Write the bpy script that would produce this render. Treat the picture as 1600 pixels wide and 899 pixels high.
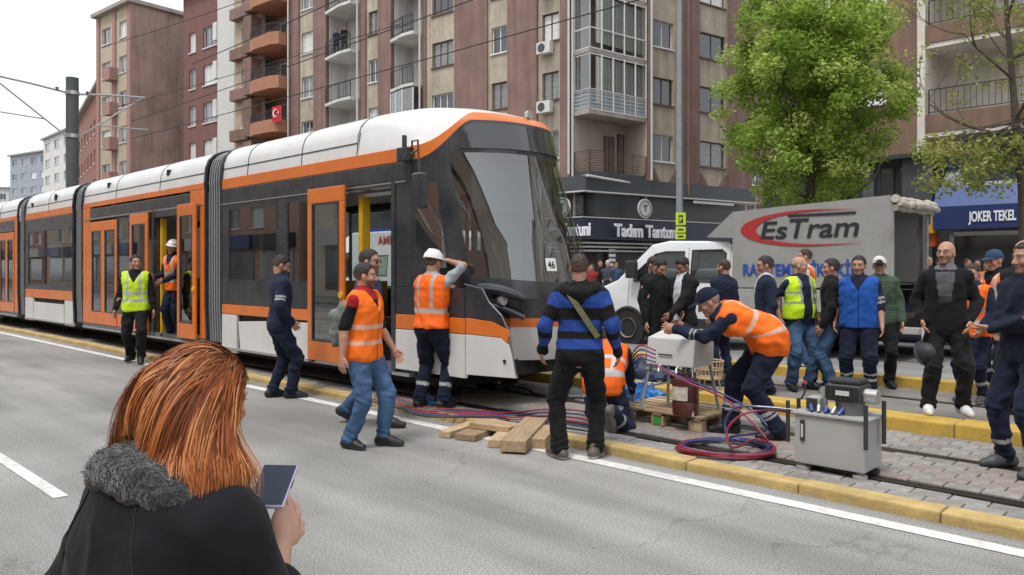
import bpy, bmesh, math, random
import numpy as np
from mathutils import Vector, Matrix, noise as mnoise
random.seed(7); np.random.seed(7)
for o in list(bpy.data.objects): bpy.data.objects.remove(o)
scene = bpy.context.scene
COL = scene.collection
R = math.radians
# ------------------------------------------------------------ camera
F = 1209.0; HC = 1.6; VH = 422.0          # focal length and horizon of the photograph in pixels, eye height in metres
cam = bpy.data.cameras.new('camera'); camo = bpy.data.objects.new('camera', cam); COL.objects.link(camo)
cam.sensor_width = 36; cam.lens = F/1600*36; cam.clip_start = 0.05; cam.clip_end = 2000
cam.shift_y = (VH-449.5)/1600
camo.location = (0, 0, HC); camo.rotation_euler = (R(90), 0, 0)
scene.camera = camo
# ------------------------------------------------------------ sky, sun, exposure
SUN_EL, SUN_AZ = 64, 215                  # azimuth clockwise from +Y (behind the camera, to the left)
w = bpy.data.worlds.new('World'); scene.world = w; w.use_nodes = True
nt = w.node_tree; nt.nodes.clear()
sky = nt.nodes.new('ShaderNodeTexSky'); sky.sky_type = 'NISHITA'; sky.sun_disc = False
sky.sun_elevation = R(SUN_EL); sky.sun_rotation = R(SUN_AZ); sky.dust_density = 4; sky.air_density = 1.0
hs = nt.nodes.new('ShaderNodeHueSaturation'); hs.inputs['Saturation'].default_value = 0.35
mx = nt.nodes.new('ShaderNodeMix'); mx.data_type = 'RGBA'; mx.inputs[0].default_value = 0.62
mx.inputs[7].default_value = (8.6, 8.9, 9.3, 1)          # the even white cloud sheet
bg = nt.nodes.new('ShaderNodeBackground'); bg.inputs[1].default_value = 0.12
ow = nt.nodes.new('ShaderNodeOutputWorld')
nt.links.new(sky.outputs[0], hs.inputs['Color']); nt.links.new(hs.outputs[0], mx.inputs[6])
nt.links.new(mx.outputs[2], bg.inputs[0]); nt.links.new(bg.outputs[0], ow.inputs[0])
sl = bpy.data.lights.new('sun', 'SUN'); sl.energy = 1.4; sl.angle = R(14); sl.color = (1, .96, .9)
so = bpy.data.objects.new('sun', sl); COL.objects.link(so)
sv = Vector((math.sin(R(SUN_AZ))*math.cos(R(SUN_EL)), math.cos(R(SUN_AZ))*math.cos(R(SUN_EL)), math.sin(R(SUN_EL))))
so.rotation_euler = sv.to_track_quat('Z', 'Y').to_euler(); so.location = sv*60
vs = scene.view_settings
vs.view_transform = 'Standard'; vs.look = 'None'; vs.gamma = 1; vs.use_curve_mapping = False; vs.exposure = 0.55
scene.render.engine = 'CYCLES'
scene.cycles.max_bounces = 8; scene.cycles.transparent_max_bounces = 12; scene.cycles.glossy_bounces = 4

# ------------------------------------------------------------ helpers
TH = R(46)                                 # the track runs 46 degrees to the left of the view
A = Vector((-math.sin(TH), math.cos(TH), 0)); B = Vector((math.cos(TH), math.sin(TH), 0))
P0 = Vector((0, F*HC/(680-VH), 0))         # on the near kerb's foot
TROT = -(math.pi/2-TH)                     # local x = back along the track (to the right), local y = across it
def W(s, d, z=0): p = P0 + A*s + B*d; return Vector((p.x, p.y, z))
def G(u, v, z=0):                          # ground point under a pixel
    Y = F*(HC-z)/(v-VH); return Vector(((u-800)/F*Y, Y, z))
def RAY(u, v, Y): return Vector(((u-800)/F*Y, Y, HC-(v-VH)*Y/F))
def SD(p): q = Vector((p[0], p[1], 0))-P0; return q.dot(A), q.dot(B)
def s_of(u, d):                            # track s where pixel column u meets the vertical plane at d
    r = (u-800)/F; Y = (d+P0.y*B.y)/(r*B.x+B.y); return SD((r*Y, Y))[0]

def lin(c):
    return tuple(((x/255)/12.92 if x/255 <= .04045 else ((x/255+.055)/1.055)**2.4) for x in c)
MATS = {}
def mat(name, col=(.5, .5, .5), rough=.6, metal=0, nscale=0, namt=.15, bump=0, bscale=None, attr=False, coat=0, spec=.5, sheen=0, dirt=0, dirtcol=(.12, .1, .08), trans=0, streak=0, rvar=0):
    if name in MATS: return MATS[name]
    m = bpy.data.materials.new(name); m.use_nodes = True; MATS[name] = m
    n = m.node_tree.nodes; l = m.node_tree.links; b = n['Principled BSDF']
    b.inputs['Roughness'].default_value = rough; b.inputs['Metallic'].default_value = metal
    b.inputs['Specular IOR Level'].default_value = spec
    b.inputs['Coat Weight'].default_value = coat; b.inputs['Coat Roughness'].default_value = .06
    b.inputs['Sheen Weight'].default_value = sheen
    if trans: b.inputs['Transmission Weight'].default_value = trans
    src = None
    if attr:
        at = n.new('ShaderNodeAttribute'); at.attribute_name = 'Col'; src = at.outputs['Color']
    else:
        rgb = n.new('ShaderNodeRGB'); rgb.outputs[0].default_value = (*col[:3], 1); src = rgb.outputs[0]
    tc = n.new('ShaderNodeTexCoord')
    if nscale:
        nz = n.new('ShaderNodeTexNoise'); nz.inputs['Scale'].default_value = nscale; nz.inputs['Detail'].default_value = 6; nz.inputs['Roughness'].default_value = .62
        l.new(tc.outputs['Object'], nz.inputs['Vector'])
        mr = n.new('ShaderNodeMapRange'); mr.inputs[1].default_value = .3; mr.inputs[2].default_value = .7
        mr.inputs[3].default_value = 1-namt; mr.inputs[4].default_value = 1+namt
        l.new(nz.outputs[0], mr.inputs[0])
        mm = n.new('ShaderNodeVectorMath'); mm.operation = 'SCALE'
        l.new(src, mm.inputs[0]); l.new(mr.outputs[0], mm.inputs['Scale']); src = mm.outputs[0]
    if dirt:
        dz = n.new('ShaderNodeTexNoise'); dz.inputs['Scale'].default_value = 1.7; dz.inputs['Detail'].default_value = 9; dz.inputs['Roughness'].default_value = .7
        l.new(tc.outputs['Object'], dz.inputs['Vector'])
        dr = n.new('ShaderNodeMapRange'); dr.inputs[1].default_value = .5; dr.inputs[2].default_value = .75; dr.inputs[3].default_value = 0; dr.inputs[4].default_value = dirt
        l.new(dz.outputs[0], dr.inputs[0])
        dm = n.new('ShaderNodeMix'); dm.data_type = 'RGBA'; dm.inputs[7].default_value = (*dirtcol, 1)
        l.new(dr.outputs[0], dm.inputs[0]); l.new(src, dm.inputs[6]); src = dm.outputs[2]
    if streak:           # rain streaks running down the wall
        smp = n.new('ShaderNodeMapping'); smp.inputs['Scale'].default_value = (2.6, 2.6, .16); l.new(tc.outputs['Object'], smp.inputs['Vector'])
        sz = n.new('ShaderNodeTexNoise'); sz.inputs['Scale'].default_value = 1.1; sz.inputs['Detail'].default_value = 7; sz.inputs['Roughness'].default_value = .65; l.new(smp.outputs[0], sz.inputs['Vector'])
        sr = n.new('ShaderNodeMapRange'); sr.inputs[1].default_value = .36; sr.inputs[2].default_value = .66; sr.inputs[3].default_value = 1+streak*.4; sr.inputs[4].default_value = 1-streak; l.new(sz.outputs[0], sr.inputs[0])
        sm_ = n.new('ShaderNodeVectorMath'); sm_.operation = 'SCALE'; l.new(src, sm_.inputs[0]); l.new(sr.outputs[0], sm_.inputs['Scale']); src = sm_.outputs[0]
    if rvar:
        rz_ = n.new('ShaderNodeTexNoise'); rz_.inputs['Scale'].default_value = 4.5; rz_.inputs['Detail'].default_value = 6; l.new(tc.outputs['Object'], rz_.inputs['Vector'])
        rr = n.new('ShaderNodeMapRange'); rr.inputs[1].default_value = .35; rr.inputs[2].default_value = .7; rr.inputs[3].default_value = rough; rr.inputs[4].default_value = min(1, rough+rvar); l.new(rz_.outputs[0], rr.inputs[0]); l.new(rr.outputs[0], b.inputs['Roughness'])
    l.new(src, b.inputs['Base Color'])
    if bump:
        bz = n.new('ShaderNodeTexNoise'); bz.inputs['Scale'].default_value = bscale or 60; bz.inputs['Detail'].default_value = 4
        l.new(tc.outputs['Object'], bz.inputs['Vector'])
        bp = n.new('ShaderNodeBump'); bp.inputs['Strength'].default_value = bump; bp.inputs['Distance'].default_value = .01
        l.new(bz.outputs[0], bp.inputs['Height']); l.new(bp.outputs[0], b.inputs['Normal'])
    return m
def glass(name, tint=(.35, .4, .42), refl=1.0, rough=.015, base=.3):
    """a pane: clear tinted glass under a mirror-like coat"""
    if name in MATS: return MATS[name]
    m = bpy.data.materials.new(name); m.use_nodes = True; MATS[name] = m
    n = m.node_tree.nodes; l = m.node_tree.links; n.remove(n['Principled BSDF'])
    t = n.new('ShaderNodeBsdfTransparent'); t.inputs[0].default_value = (*tint, 1)
    g = n.new('ShaderNodeBsdfGlossy'); g.inputs['Roughness'].default_value = rough; g.inputs[0].default_value = (refl,)*3+(1,)
    fr = n.new('ShaderNodeFresnel'); fr.inputs[0].default_value = 1.5
    mr = n.new('ShaderNodeMapRange'); mr.inputs[3].default_value = base; mr.inputs[4].default_value = 1
    mxs = n.new('ShaderNodeMixShader'); ge = n.new('ShaderNodeNewGeometry'); inv = n.new('ShaderNodeMath'); inv.operation = 'SUBTRACT'; inv.inputs[0].default_value = 1
    mu = n.new('ShaderNodeMath'); mu.operation = 'MULTIPLY'        # the inner face of a pane adds no second mirror
    l.new(ge.outputs['Backfacing'], inv.inputs[1]); l.new(mr.outputs[0], mu.inputs[0]); l.new(inv.outputs[0], mu.inputs[1])
    l.new(fr.outputs[0], mr.inputs[0]); l.new(mu.outputs[0], mxs.inputs[0]); l.new(t.outputs[0], mxs.inputs[1]); l.new(g.outputs[0], mxs.inputs[2])
    l.new(mxs.outputs[0], n['Material Output'].inputs[0])
    return m

def link(o, parent=None):
    COL.objects.link(o)
    if parent is not None: o.parent = parent
    return o
def tag(o, label=None, cat=None, group=None, kind=None):
    if label: o['label'] = label
    if cat: o['category'] = cat
    if group: o['group'] = group
    if kind: o['kind'] = kind
    return o
def thing(name, label, cat, loc=(0, 0, 0), rz=0, group=None):
    o = bpy.data.objects.new(name, None); o.empty_display_size = .2
    link(o); o.location = loc; o.rotation_euler = (0, 0, rz); tag(o, label, cat, group); return o
def struct(o): o['kind'] = 'structure'; return o
def inst(name, mesh, parent=None, loc=(0, 0, 0), rot=(0, 0, 0), sc=None):
    o = bpy.data.objects.new(name, mesh); link(o, parent); o.location = loc; o.rotation_euler = rot
    if sc: o.scale = sc
    return o
class MB:
    """collects shapes into one mesh"""
    def __init__(s): s.v = []; s.f = []; s.m = []
    def add(s, vs, fs, mi=0):
        o = len(s.v); s.v += [tuple(p) for p in vs]; s.f += [tuple(i+o for i in q) for q in fs]; s.m += [mi]*len(fs); return s
    def box(s, x0, x1, y0, y1, z0, z1, mi=0):
        if x0 > x1: x0, x1 = x1, x0
        if y0 > y1: y0, y1 = y1, y0
        if z0 > z1: z0, z1 = z1, z0
        v = [(x0, y0, z0), (x1, y0, z0), (x1, y1, z0), (x0, y1, z0), (x0, y0, z1), (x1, y0, z1), (x1, y1, z1), (x0, y1, z1)]
        return s.add(v, [(0, 3, 2, 1), (4, 5, 6, 7), (0, 1, 5, 4), (1, 2, 6, 5), (2, 3, 7, 6), (3, 0, 4, 7)], mi)
    def hexa(s, v, mi=0):
        return s.add(v, [(0, 3, 2, 1), (4, 5, 6, 7), (0, 1, 5, 4), (1, 2, 6, 5), (2, 3, 7, 6), (3, 0, 4, 7)], mi)
    def tube(s, pts, r, n=8, mi=0, caps=True, closed=False):
        pts = [Vector(p) for p in pts]; k = len(pts)
        rs = r if isinstance(r, (list, tuple)) else [r]*k
        vs = []; up = None
        for i, p in enumerate(pts):
            if closed: t = pts[(i+1) % k]-pts[i-1]
            else: t = pts[min(i+1, k-1)]-pts[max(i-1, 0)]
            t = t.normalized() if t.length > 1e-9 else Vector((0, 0, 1))
            if up is None: up = t.orthogonal().normalized()
            up = (up-t*up.dot(t)); up = up.normalized() if up.length > 1e-6 else t.orthogonal().normalized()
            q = t.cross(up)
            for j in range(n):
                an = 2*math.pi*j/n; vs.append(p+(up*math.cos(an)+q*math.sin(an))*rs[i])
        fs = []
        for i in range(k if closed else k-1):
            i2 = (i+1) % k
            for j in range(n): fs.append((i*n+j, i*n+(j+1) % n, i2*n+(j+1) % n, i2*n+j))
        if caps and not closed: fs += [tuple(range(n))[::-1], tuple((k-1)*n+j for j in range(n))]
        return s.add(vs, fs, mi)
    def cyl(s, p, r, h, ax='z', n=20, mi=0, r2=None):
        d = {'x': Vector((1, 0, 0)), 'y': Vector((0, 1, 0)), 'z': Vector((0, 0, 1))}[ax]
        p = Vector(p); return s.tube([p, p+d*h], [r, r if r2 is None else r2], n, mi)
    def lathe(s, prof, n=20, mi=0, c=(0, 0, 0)):
        vs = []; fs = []; k = len(prof)
        for (r, z) in prof:
            for j in range(n):
                a_ = 2*math.pi*j/n; vs.append((c[0]+r*math.cos(a_), c[1]+r*math.sin(a_), c[2]+z))
        for i in range(k-1):
            for j in range(n): fs.append((i*n+j, i*n+(j+1) % n, (i+1)*n+(j+1) % n, (i+1)*n+j))
        fs += [tuple(range(n))[::-1], tuple((k-1)*n+j for j in range(n))]
        return s.add(vs, fs, mi)
    def prism(s, poly, y0, y1, mi=0, ax='y'):
        """poly in the x-z plane pushed along y (or x-y plane along z)"""
        k = len(poly)
        if ax == 'y': v = [(p[0], y0, p[1]) for p in poly]+[(p[0], y1, p[1]) for p in poly]
        elif ax == 'z': v = [(p[0], p[1], y0) for p in poly]+[(p[0], p[1], y1) for p in poly]
        else: v = [(y0, p[0], p[1]) for p in poly]+[(y1, p[0], p[1]) for p in poly]
        fs = [tuple(range(k)), tuple(range(2*k-1, k-1, -1))]+[(i, i+k, (i+1) % k+k, (i+1) % k) for i in range(k)]
        return s.add(v, fs, mi)
    def mesh(s, name, mats=None, smooth=False, bevel=0, seg=2):
        me = bpy.data.meshes.new(name); me.from_pydata(s.v, [], s.f); me.validate()
        if mats:
            for m in (mats if isinstance(mats, (list, tuple)) else [mats]): me.materials.append(m)
            if any(s.m): me.polygons.foreach_set('material_index', s.m[:len(me.polygons)])
        bm = bmesh.new(); bm.from_mesh(me)
        bmesh.ops.recalc_face_normals(bm, faces=bm.faces)
        if bevel:
            ed = [e for e in bm.edges if len(e.link_faces) == 2 and e.calc_face_angle(0) > .5]
            bmesh.ops.bevel(bm, geom=ed, offset=bevel, segments=seg, affect='EDGES', profile=.6, clamp_overlap=True)
        bm.to_mesh(me); bm.free()
        if smooth: sm(me)
        return me
    def build(s, name, mats=None, parent=None, loc=(0, 0, 0), rz=0, smooth=False, bevel=0, seg=2):
        o = bpy.data.objects.new(name, s.mesh(name, mats, smooth, bevel, seg)); link(o, parent); o.location = loc; o.rotation_euler = (0, 0, rz); return o
def sm(me, ang=35):
    me.polygons.foreach_set('use_smooth', [True]*len(me.polygons))
    try:
        me.set_sharp_from_angle(angle=R(ang))
    except Exception: pass
def text(name, body, size, m, parent=None, loc=(0, 0, 0), rot=(R(90), 0, 0), depth=.01, bold=0, align='LEFT', width=None, shear=0):
    c = bpy.data.curves.new('t', 'FONT'); c.body = body; c.size = size; c.extrude = depth; c.offset = bold; c.align_x = align; c.shear = shear
    o = bpy.data.objects.new('t', c); COL.objects.link(o)
    dg = bpy.context.evaluated_depsgraph_get(); dg.update()
    me = bpy.data.meshes.new_from_object(o.evaluated_get(dg)); me.name = name
    bpy.data.objects.remove(o); bpy.data.curves.remove(c)
    if width:
        xs = [v.co.x for v in me.vertices]; k = width/(max(xs)-min(xs))
        for v in me.vertices: v.co.x *= k
    me.materials.clear(); me.materials.append(m)
    ob = inst(name, me, parent, loc, rot); return ob
# ------------------------------------------------------------ ground, roads, tracks, kerbs
def asphalt(name, col, crack=True):
    m = mat(name, col, .85, nscale=.55, namt=.16, bump=.55, bscale=160, spec=.25)
    n = m.node_tree.nodes; l = m.node_tree.links; b = n['Principled BSDF']
    src = b.inputs['Base Color'].links[0].from_socket
    tc = n.new('ShaderNodeTexCoord')
    fz = n.new('ShaderNodeTexNoise'); fz.inputs['Scale'].default_value = 95; fz.inputs['Detail'].default_value = 3
    l.new(tc.outputs['Object'], fz.inputs['Vector'])
    mr = n.new('ShaderNodeMapRange'); mr.inputs[1].default_value = .35; mr.inputs[2].default_value = .65; mr.inputs[3].default_value = .62; mr.inputs[4].default_value = 1.36
    l.new(fz.outputs[0], mr.inputs[0])
    mm = n.new('ShaderNodeVectorMath'); mm.operation = 'SCALE'; l.new(src, mm.inputs[0]); l.new(mr.outputs[0], mm.inputs['Scale'])
    src = mm.outputs[0]
    # worn tyre bands along the lane and dark tar patches with shapes of their own
    mp = n.new('ShaderNodeMapping'); mp.inputs['Scale'].default_value = (.12, 1.1, 1)
    l.new(tc.outputs['Object'], mp.inputs['Vector'])
    bz = n.new('ShaderNodeTexNoise'); bz.inputs['Scale'].default_value = 1.3; bz.inputs['Detail'].default_value = 5
    l.new(mp.outputs[0], bz.inputs['Vector'])
    br = n.new('ShaderNodeMapRange'); br.inputs[1].default_value = .38; br.inputs[2].default_value = .62; br.inputs[3].default_value = .76; br.inputs[4].default_value = 1.13
    l.new(bz.outputs[0], br.inputs[0])
    m2 = n.new('ShaderNodeVectorMath'); m2.operation = 'SCALE'; l.new(src, m2.inputs[0]); l.new(br.outputs[0], m2.inputs['Scale']); src = m2.outputs[0]
    if crack:
        wz = n.new('ShaderNodeTexNoise'); wz.inputs['Scale'].default_value = 1.6; wz.inputs['Detail'].default_value = 6
        l.new(tc.outputs['Object'], wz.inputs['Vector'])
        va = n.new('ShaderNodeVectorMath'); va.operation = 'MULTIPLY_ADD'; va.inputs[1].default_value = (.9, .9, .9)
        l.new(wz.outputs['Color'], va.inputs[0]); l.new(tc.outputs['Object'], va.inputs[2])
        vo = n.new('ShaderNodeTexVoronoi'); vo.feature = 'DISTANCE_TO_EDGE'; vo.inputs['Scale'].default_value = .55
        l.new(va.outputs[0], vo.inputs['Vector'])
        cr = n.new('ShaderNodeMapRange'); cr.inputs[1].default_value = 0; cr.inputs[2].default_value = .010; cr.inputs[3].default_value = .78; cr.inputs[4].default_value = 1
        l.new(vo.outputs['Distance'], cr.inputs[0])
        cz = n.new('ShaderNodeTexNoise'); cz.inputs['Scale'].default_value = .45
        l.new(tc.outputs['Object'], cz.inputs['Vector'])
        cm = n.new('ShaderNodeMapRange'); cm.inputs[1].default_value = .5; cm.inputs[2].default_value = .58
        l.new(cz.outputs[0], cm.inputs[0])
        mixf = n.new('ShaderNodeMix'); mixf.inputs[2].default_value = 1
        l.new(cm.outputs[0], mixf.inputs[0]); l.new(cr.outputs[0], mixf.inputs[3])
        m3 = n.new('ShaderNodeVectorMath'); m3.operation = 'SCALE'; l.new(src, m3.inputs[0]); l.new(mixf.outputs[0], m3.inputs['Scale']); src = m3.outputs[0]
    l.new(src, b.inputs['Base Color'])
    return m
def sheet(name, s0, s1, d0, d1, z, m, th=.0):
    mb = MB()
    if th: mb.box(-s1, -s0, d0, d1, z-th, z)
    else: mb.add([(-s1, d0, z), (-s0, d0, z), (-s0, d1, z), (-s1, d1, z)], [(0, 1, 2, 3)])
    return struct(mb.build(name, m, None, P0, TROT))
M_ROAD = asphalt('asphalt_pale', (.285, .281, .27))
M_ROADF = asphalt('asphalt_far', (.25, .25, .25), False)
M_PAVE = mat('pavement_slab', (.27, .255, .235), .85, nscale=1.2, namt=.2, bump=.3, bscale=40)
M_YEL = mat('kerb_yellow', (.46, .335, .135), .75, nscale=5, namt=.25, bump=.5, bscale=45, dirt=.85, dirtcol=(.27, .22, .15))
M_YEL2 = mat('kerb_yellow_fresh', (.49, .325, .06), .7, nscale=5, namt=.2, bump=.4, bscale=45, dirt=.7, dirtcol=(.26, .19, .09))
M_LINE = mat('road_paint', (.66, .66, .64), .7, nscale=14, namt=.2, bump=.3, bscale=80, dirt=.7, dirtcol=(.3, .3, .29))
M_RAIL = mat('rail_steel', (.10, .09, .085), .38, metal=.8, nscale=8, namt=.3)
M_BED = mat('track_bed', (.19, .175, .16), .9, nscale=3, namt=.25, bump=.4, bscale=60)
g = MB().add([(-900, -900, -.03), (900, -900, -.03), (900, 900, -.03), (-900, 900, -.03)], [(0, 1, 2, 3)]).build('ground', M_ROADF); struct(g)
sheet('near_road', -40, 90, -14, .02, 0, M_ROAD)
sheet('far_road', -40, 120, 5.6, 12.6, .004, M_ROADF)
sheet('near_track_bed', -40, 120, .16, 2.56, .03, M_BED)
sheet('far_track_bed', -40, 120, 2.8, 5.5, .05, mat('far_bed', (.21, .195, .18), .9, nscale=2.2, namt=.25, bump=.4, bscale=50))
pv = MB().box(-150, 40, 12.6, 60, -.02, .13).build('pavement', M_PAVE, None, P0, TROT); struct(pv)
# painted lines
def road_line(s0, s1, d0, d1):
    mb = MB(); k = max(2, int((s1-s0)/1.5)); 
    for i in range(k):
        a0 = s0+(s1-s0)*i/k; a1 = s0+(s1-s0)*(i+1)/k
        mb.add([(-a1, d0, .005), (-a0, d0, .005), (-a0, d1, .005), (-a1, d1, .005)], [(0, 1, 2, 3)])
    o = mb.build('road_line', M_LINE, None, P0, TROT); struct(o); return o
road_line(-8, 40, -.33, -.19)
for s0 in (.85, 8.9, 16.9): road_line(s0, s0+4.5, -3.73, -3.635)
# kerbs: every stone its own block
def kerb(name, d0, d1, z0, z1, m, s0, s1, L, jit):
    root = struct(MB().box(-s1, -s0, d0+.02, d1-.02, z0-.05, z1-.03).build(name, M_BED, None, P0, TROT))
    protos = []
    for k in range(4):
        mb = MB(); h = z1-z0; w_ = d1-d0; r = random.Random(k)
        n = 4
        for i in range(n):
            x0 = -L/2+.004+(L-.008)*i/n; x1 = -L/2+.004+(L-.008)*(i+1)/n
            pass
        mb.box(-L/2+.004, L/2-.004, 0, w_, z0-.04, z1)
        me = mb.mesh('kerb_stone', m, bevel=.016, seg=2)
        for v in me.vertices:
            v.co.z += (mnoise.noise(Vector((v.co.x*3+k*9, v.co.y*4, v.co.z*5)))*.01 if v.co.z > z0 else 0)
            v.co.y += mnoise.noise(Vector((v.co.x*3+k*9, v.co.z*6, 5)))*.006
        protos.append(me)
    s = s0; i = 0
    while s < s1:
        inst('kerb_stone', protos[i % 4], root, (-(s+L/2), d0+random.uniform(-jit, jit), random.uniform(-jit, jit)), (0, 0, random.uniform(-.006, .006)))
        s += L; i += 1
    return root
kerb('near_kerb', 0, .2, 0, .075, M_YEL, -5.6, 34, .92, .008)
kerb('middle_kerb', 2.5, 2.86, .03, .19, M_YEL2, -5.4, 34, 1.1, .005)
kerb('far_kerb', 5.5, 5.68, .0, .19, M_YEL2, -7, 26, 1.1, .005)
kerb('pavement_kerb', 12.5, 12.66, 0, .15, mat('kerb_grey', (.3, .29, .28), .85, nscale=4, namt=.2), -7, 30, 1.3, .004)
# rails
for d, z in ((.60, .062), (1.62, .062), (3.55, .062), (4.57, .062)):
    o = MB().box(-110, 30, d-.035, d+.035, .0, z-.004).box(-110, 30, d+.075, d+.1, .0, z-.01).build('rail', M_RAIL, None, P0, TROT); struct(o)
# pavers between and beside the near rails
PM = [mat('paver_%s' % n, c, .88, nscale=9, namt=.22, bump=.5, bscale=70) for n, c in
      (('grey', (.26, .25, .235)), ('warm', (.245, .225, .205)), ('rose', (.25, .21, .19)), ('dark', (.205, .198, .19)), ('pale', (.29, .28, .265)))]
PL = .235
rows = [(.215+.15*i, .15) for i in range(2)]+[(.72+.2*i*.7, .14) for i in range(6)]+[(1.74+.152*i, .152) for i in range(5)]
pav = []
for ri, (d, wd) in enumerate(rows):
    s = -6.4+(PL/2 if ri % 2 else 0)
    while s < 24:
        c = W(s+PL/2, d+wd/2, .06); u = 800+F*c.x/c.y; inside = -20 < u < 1620 and c.y > .5
        pav.append((c.length, s, d, wd, inside, ri)); s += PL
bedroot = bpy.data.objects['near_track_bed']
shown = sorted([p for p in pav if p[4]], key=lambda p: p[0])
pm = {}
def paver_mesh(wd, k):
    if (wd, k) not in pm:
        pm[(wd, k)] = MB().box(0.004, PL-.004, .003, wd-.003, .0, .062).mesh('paver', PM[k], bevel=.006, seg=1)
    return pm[(wd, k)]
rest = MB()
for i, (dist, s, d, wd, ins, ri) in enumerate(shown):
    k = random.choice((0, 0, 1, 1, 3, 4) if not 2 <= ri < 8 else (1, 2, 2, 0, 3, 1)); dz = random.uniform(-.004, .003)
    if i < 300: inst('paver', paver_mesh(wd, k), bedroot, (-(s+PL), d, dz), (random.uniform(-.012, .012), random.uniform(-.01, .01), 0))
    elif s < 9: rest.box(-(s+PL)+.004, -s-.004, d+.003, d+wd-.003, .02, .062+dz, k)
if rest.v: tag(rest.build('paver_field', PM, bedroot), kind='stuff')
# ------------------------------------------------------------ the tram
D0 = .28; HWT = 1.15; DC = D0+HWT
M_TW = mat('tram_white', (.66, .67, .67), .3, nscale=2, namt=.05, coat=.3, dirt=.35, dirtcol=(.46, .44, .41), rvar=.2, streak=.06)
M_TO = mat('tram_orange', (.70, .175, .025), .3, nscale=2, namt=.08, coat=.3, rvar=.2, streak=.08)
M_TB = mat('tram_black', (.036, .04, .046), .14, coat=.25, nscale=3, namt=.3, rvar=.3, dirt=.1, dirtcol=(.09, .09, .09))
M_TG = mat('tram_grey', (.12, .125, .13), .45, nscale=3, namt=.1)
M_UND = mat('underframe', (.018, .017, .016), .8, nscale=6, namt=.4)
M_BEL = mat('bellows_rubber', (.115, .12, .13), .55, nscale=5, namt=.15)
M_RIDGE = mat('bellows_ridge', (.36, .37, .38), .5)
M_SEAM = mat('seam', (.03, .03, .03), .7)
M_SILV = mat('silver_trim', (.5, .5, .5), .3, metal=.7)
M_GT = glass('tram_glass', (.42, .44, .45), .95, .012, .26)
M_GW = glass('windscreen_glass', (.55, .6, .6), .95, .01, .16)
M_YPOST = mat('yellow_post', (.72, .43, .02), .45)
M_INT = mat('interior_panel', (.33, .33, .32), .6)
M_FLOOR = mat('interior_floor', (.12, .12, .125), .6, nscale=20, namt=.2)
M_CLEAR = glass('clear_glass', (.75, .78, .78), .9, .01, .06)
tram = thing('tram', 'long white, orange and black articulated tram standing on the near track with open doors', 'tram', W(8, DC, 0), TROT)
def X(s): return 8-s
def P(name, mb, m, parent=None, **k): return mb.build(name, m, parent or tram, **k)
ZB, Z1, Z2, Z3, Z4 = .36, .90, 1.06, 2.88, 3.05
RP_E = [0, .3, .6, .75, .86, .94, .975, .99, 1]; RP_Z = [3.68, 3.67, 3.63, 3.585, 3.52, 3.43, 3.34, 3.24, 3.05]
def roof_pt(e): return (1.13*e, float(np.interp(abs(e), RP_E, RP_Z)))
ETA = [-1, -.98, -.94, -.9, -.86, -.8, -.72, -.6, -.45, -.3, -.15, 0, .15, .3, .45, .6, .72, .8, .86, .9, .94, .98, 1]
def roof(name, s0, s1, seams):
    mb = MB(); n = len(ETA); v = []
    for s in (s0, s1):
        for e in ETA: y, z = roof_pt(e); v.append((X(s), y, z))
    mb.add(v, [(j, j+1, n+j+1, n+j) for j in range(n-1)])
    o = P(name, mb, M_TW, smooth=True)
    sb = MB()
    for sq in seams:
        pts = []
        for e in ETA: y, z = roof_pt(e); pts.append((X(sq), y*1.002, z+.002))
        sb.tube(pts, .007, 4)
    sb.tube([(X(s0+.03), -1.122, 3.21), (X(s1-.03), -1.122, 3.21)], .006, 4)
    sb.tube([(X(s0+.03), 1.122, 3.21), (X(s1-.03), 1.122, 3.21)], .006, 4)
    sb.build('roof_seam', M_SEAM, o)
    return o
def wall(name, s0, s1, z0, z1, m, side=-1, th=.05, out=0, g=.003, bevel=.008):
    y0 = side*(HWT+out); y1 = side*(HWT-th+out)
    return P(name, MB().box(X(s0+g), X(s1-g), y0, y1, z0+g, z1-g), m, bevel=bevel)
def pane(name, s0, s1, z0, z1, m=None, side=-1, inset=.012, frame=True):
    o = P(name, MB().box(X(s0), X(s1), side*(HWT-inset), side*(HWT-inset-.008), z0, z1), m or M_GT)
    if frame:
        mb = MB(); w_ = .028; y0, y1 = side*(HWT+.004), side*(HWT-.045)
        mb.box(X(s0), X(s1), y0, y1, z0, z0+w_).box(X(s0), X(s1), y0, y1, z1-w_, z1)
        mb.box(X(s0), X(s0+w_), y0, y1, z0+w_, z1-w_).box(X(s1-w_), X(s1), y0, y1, z0+w_, z1-w_)
        mb.build('window_frame', M_TB, o)
    return o
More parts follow.
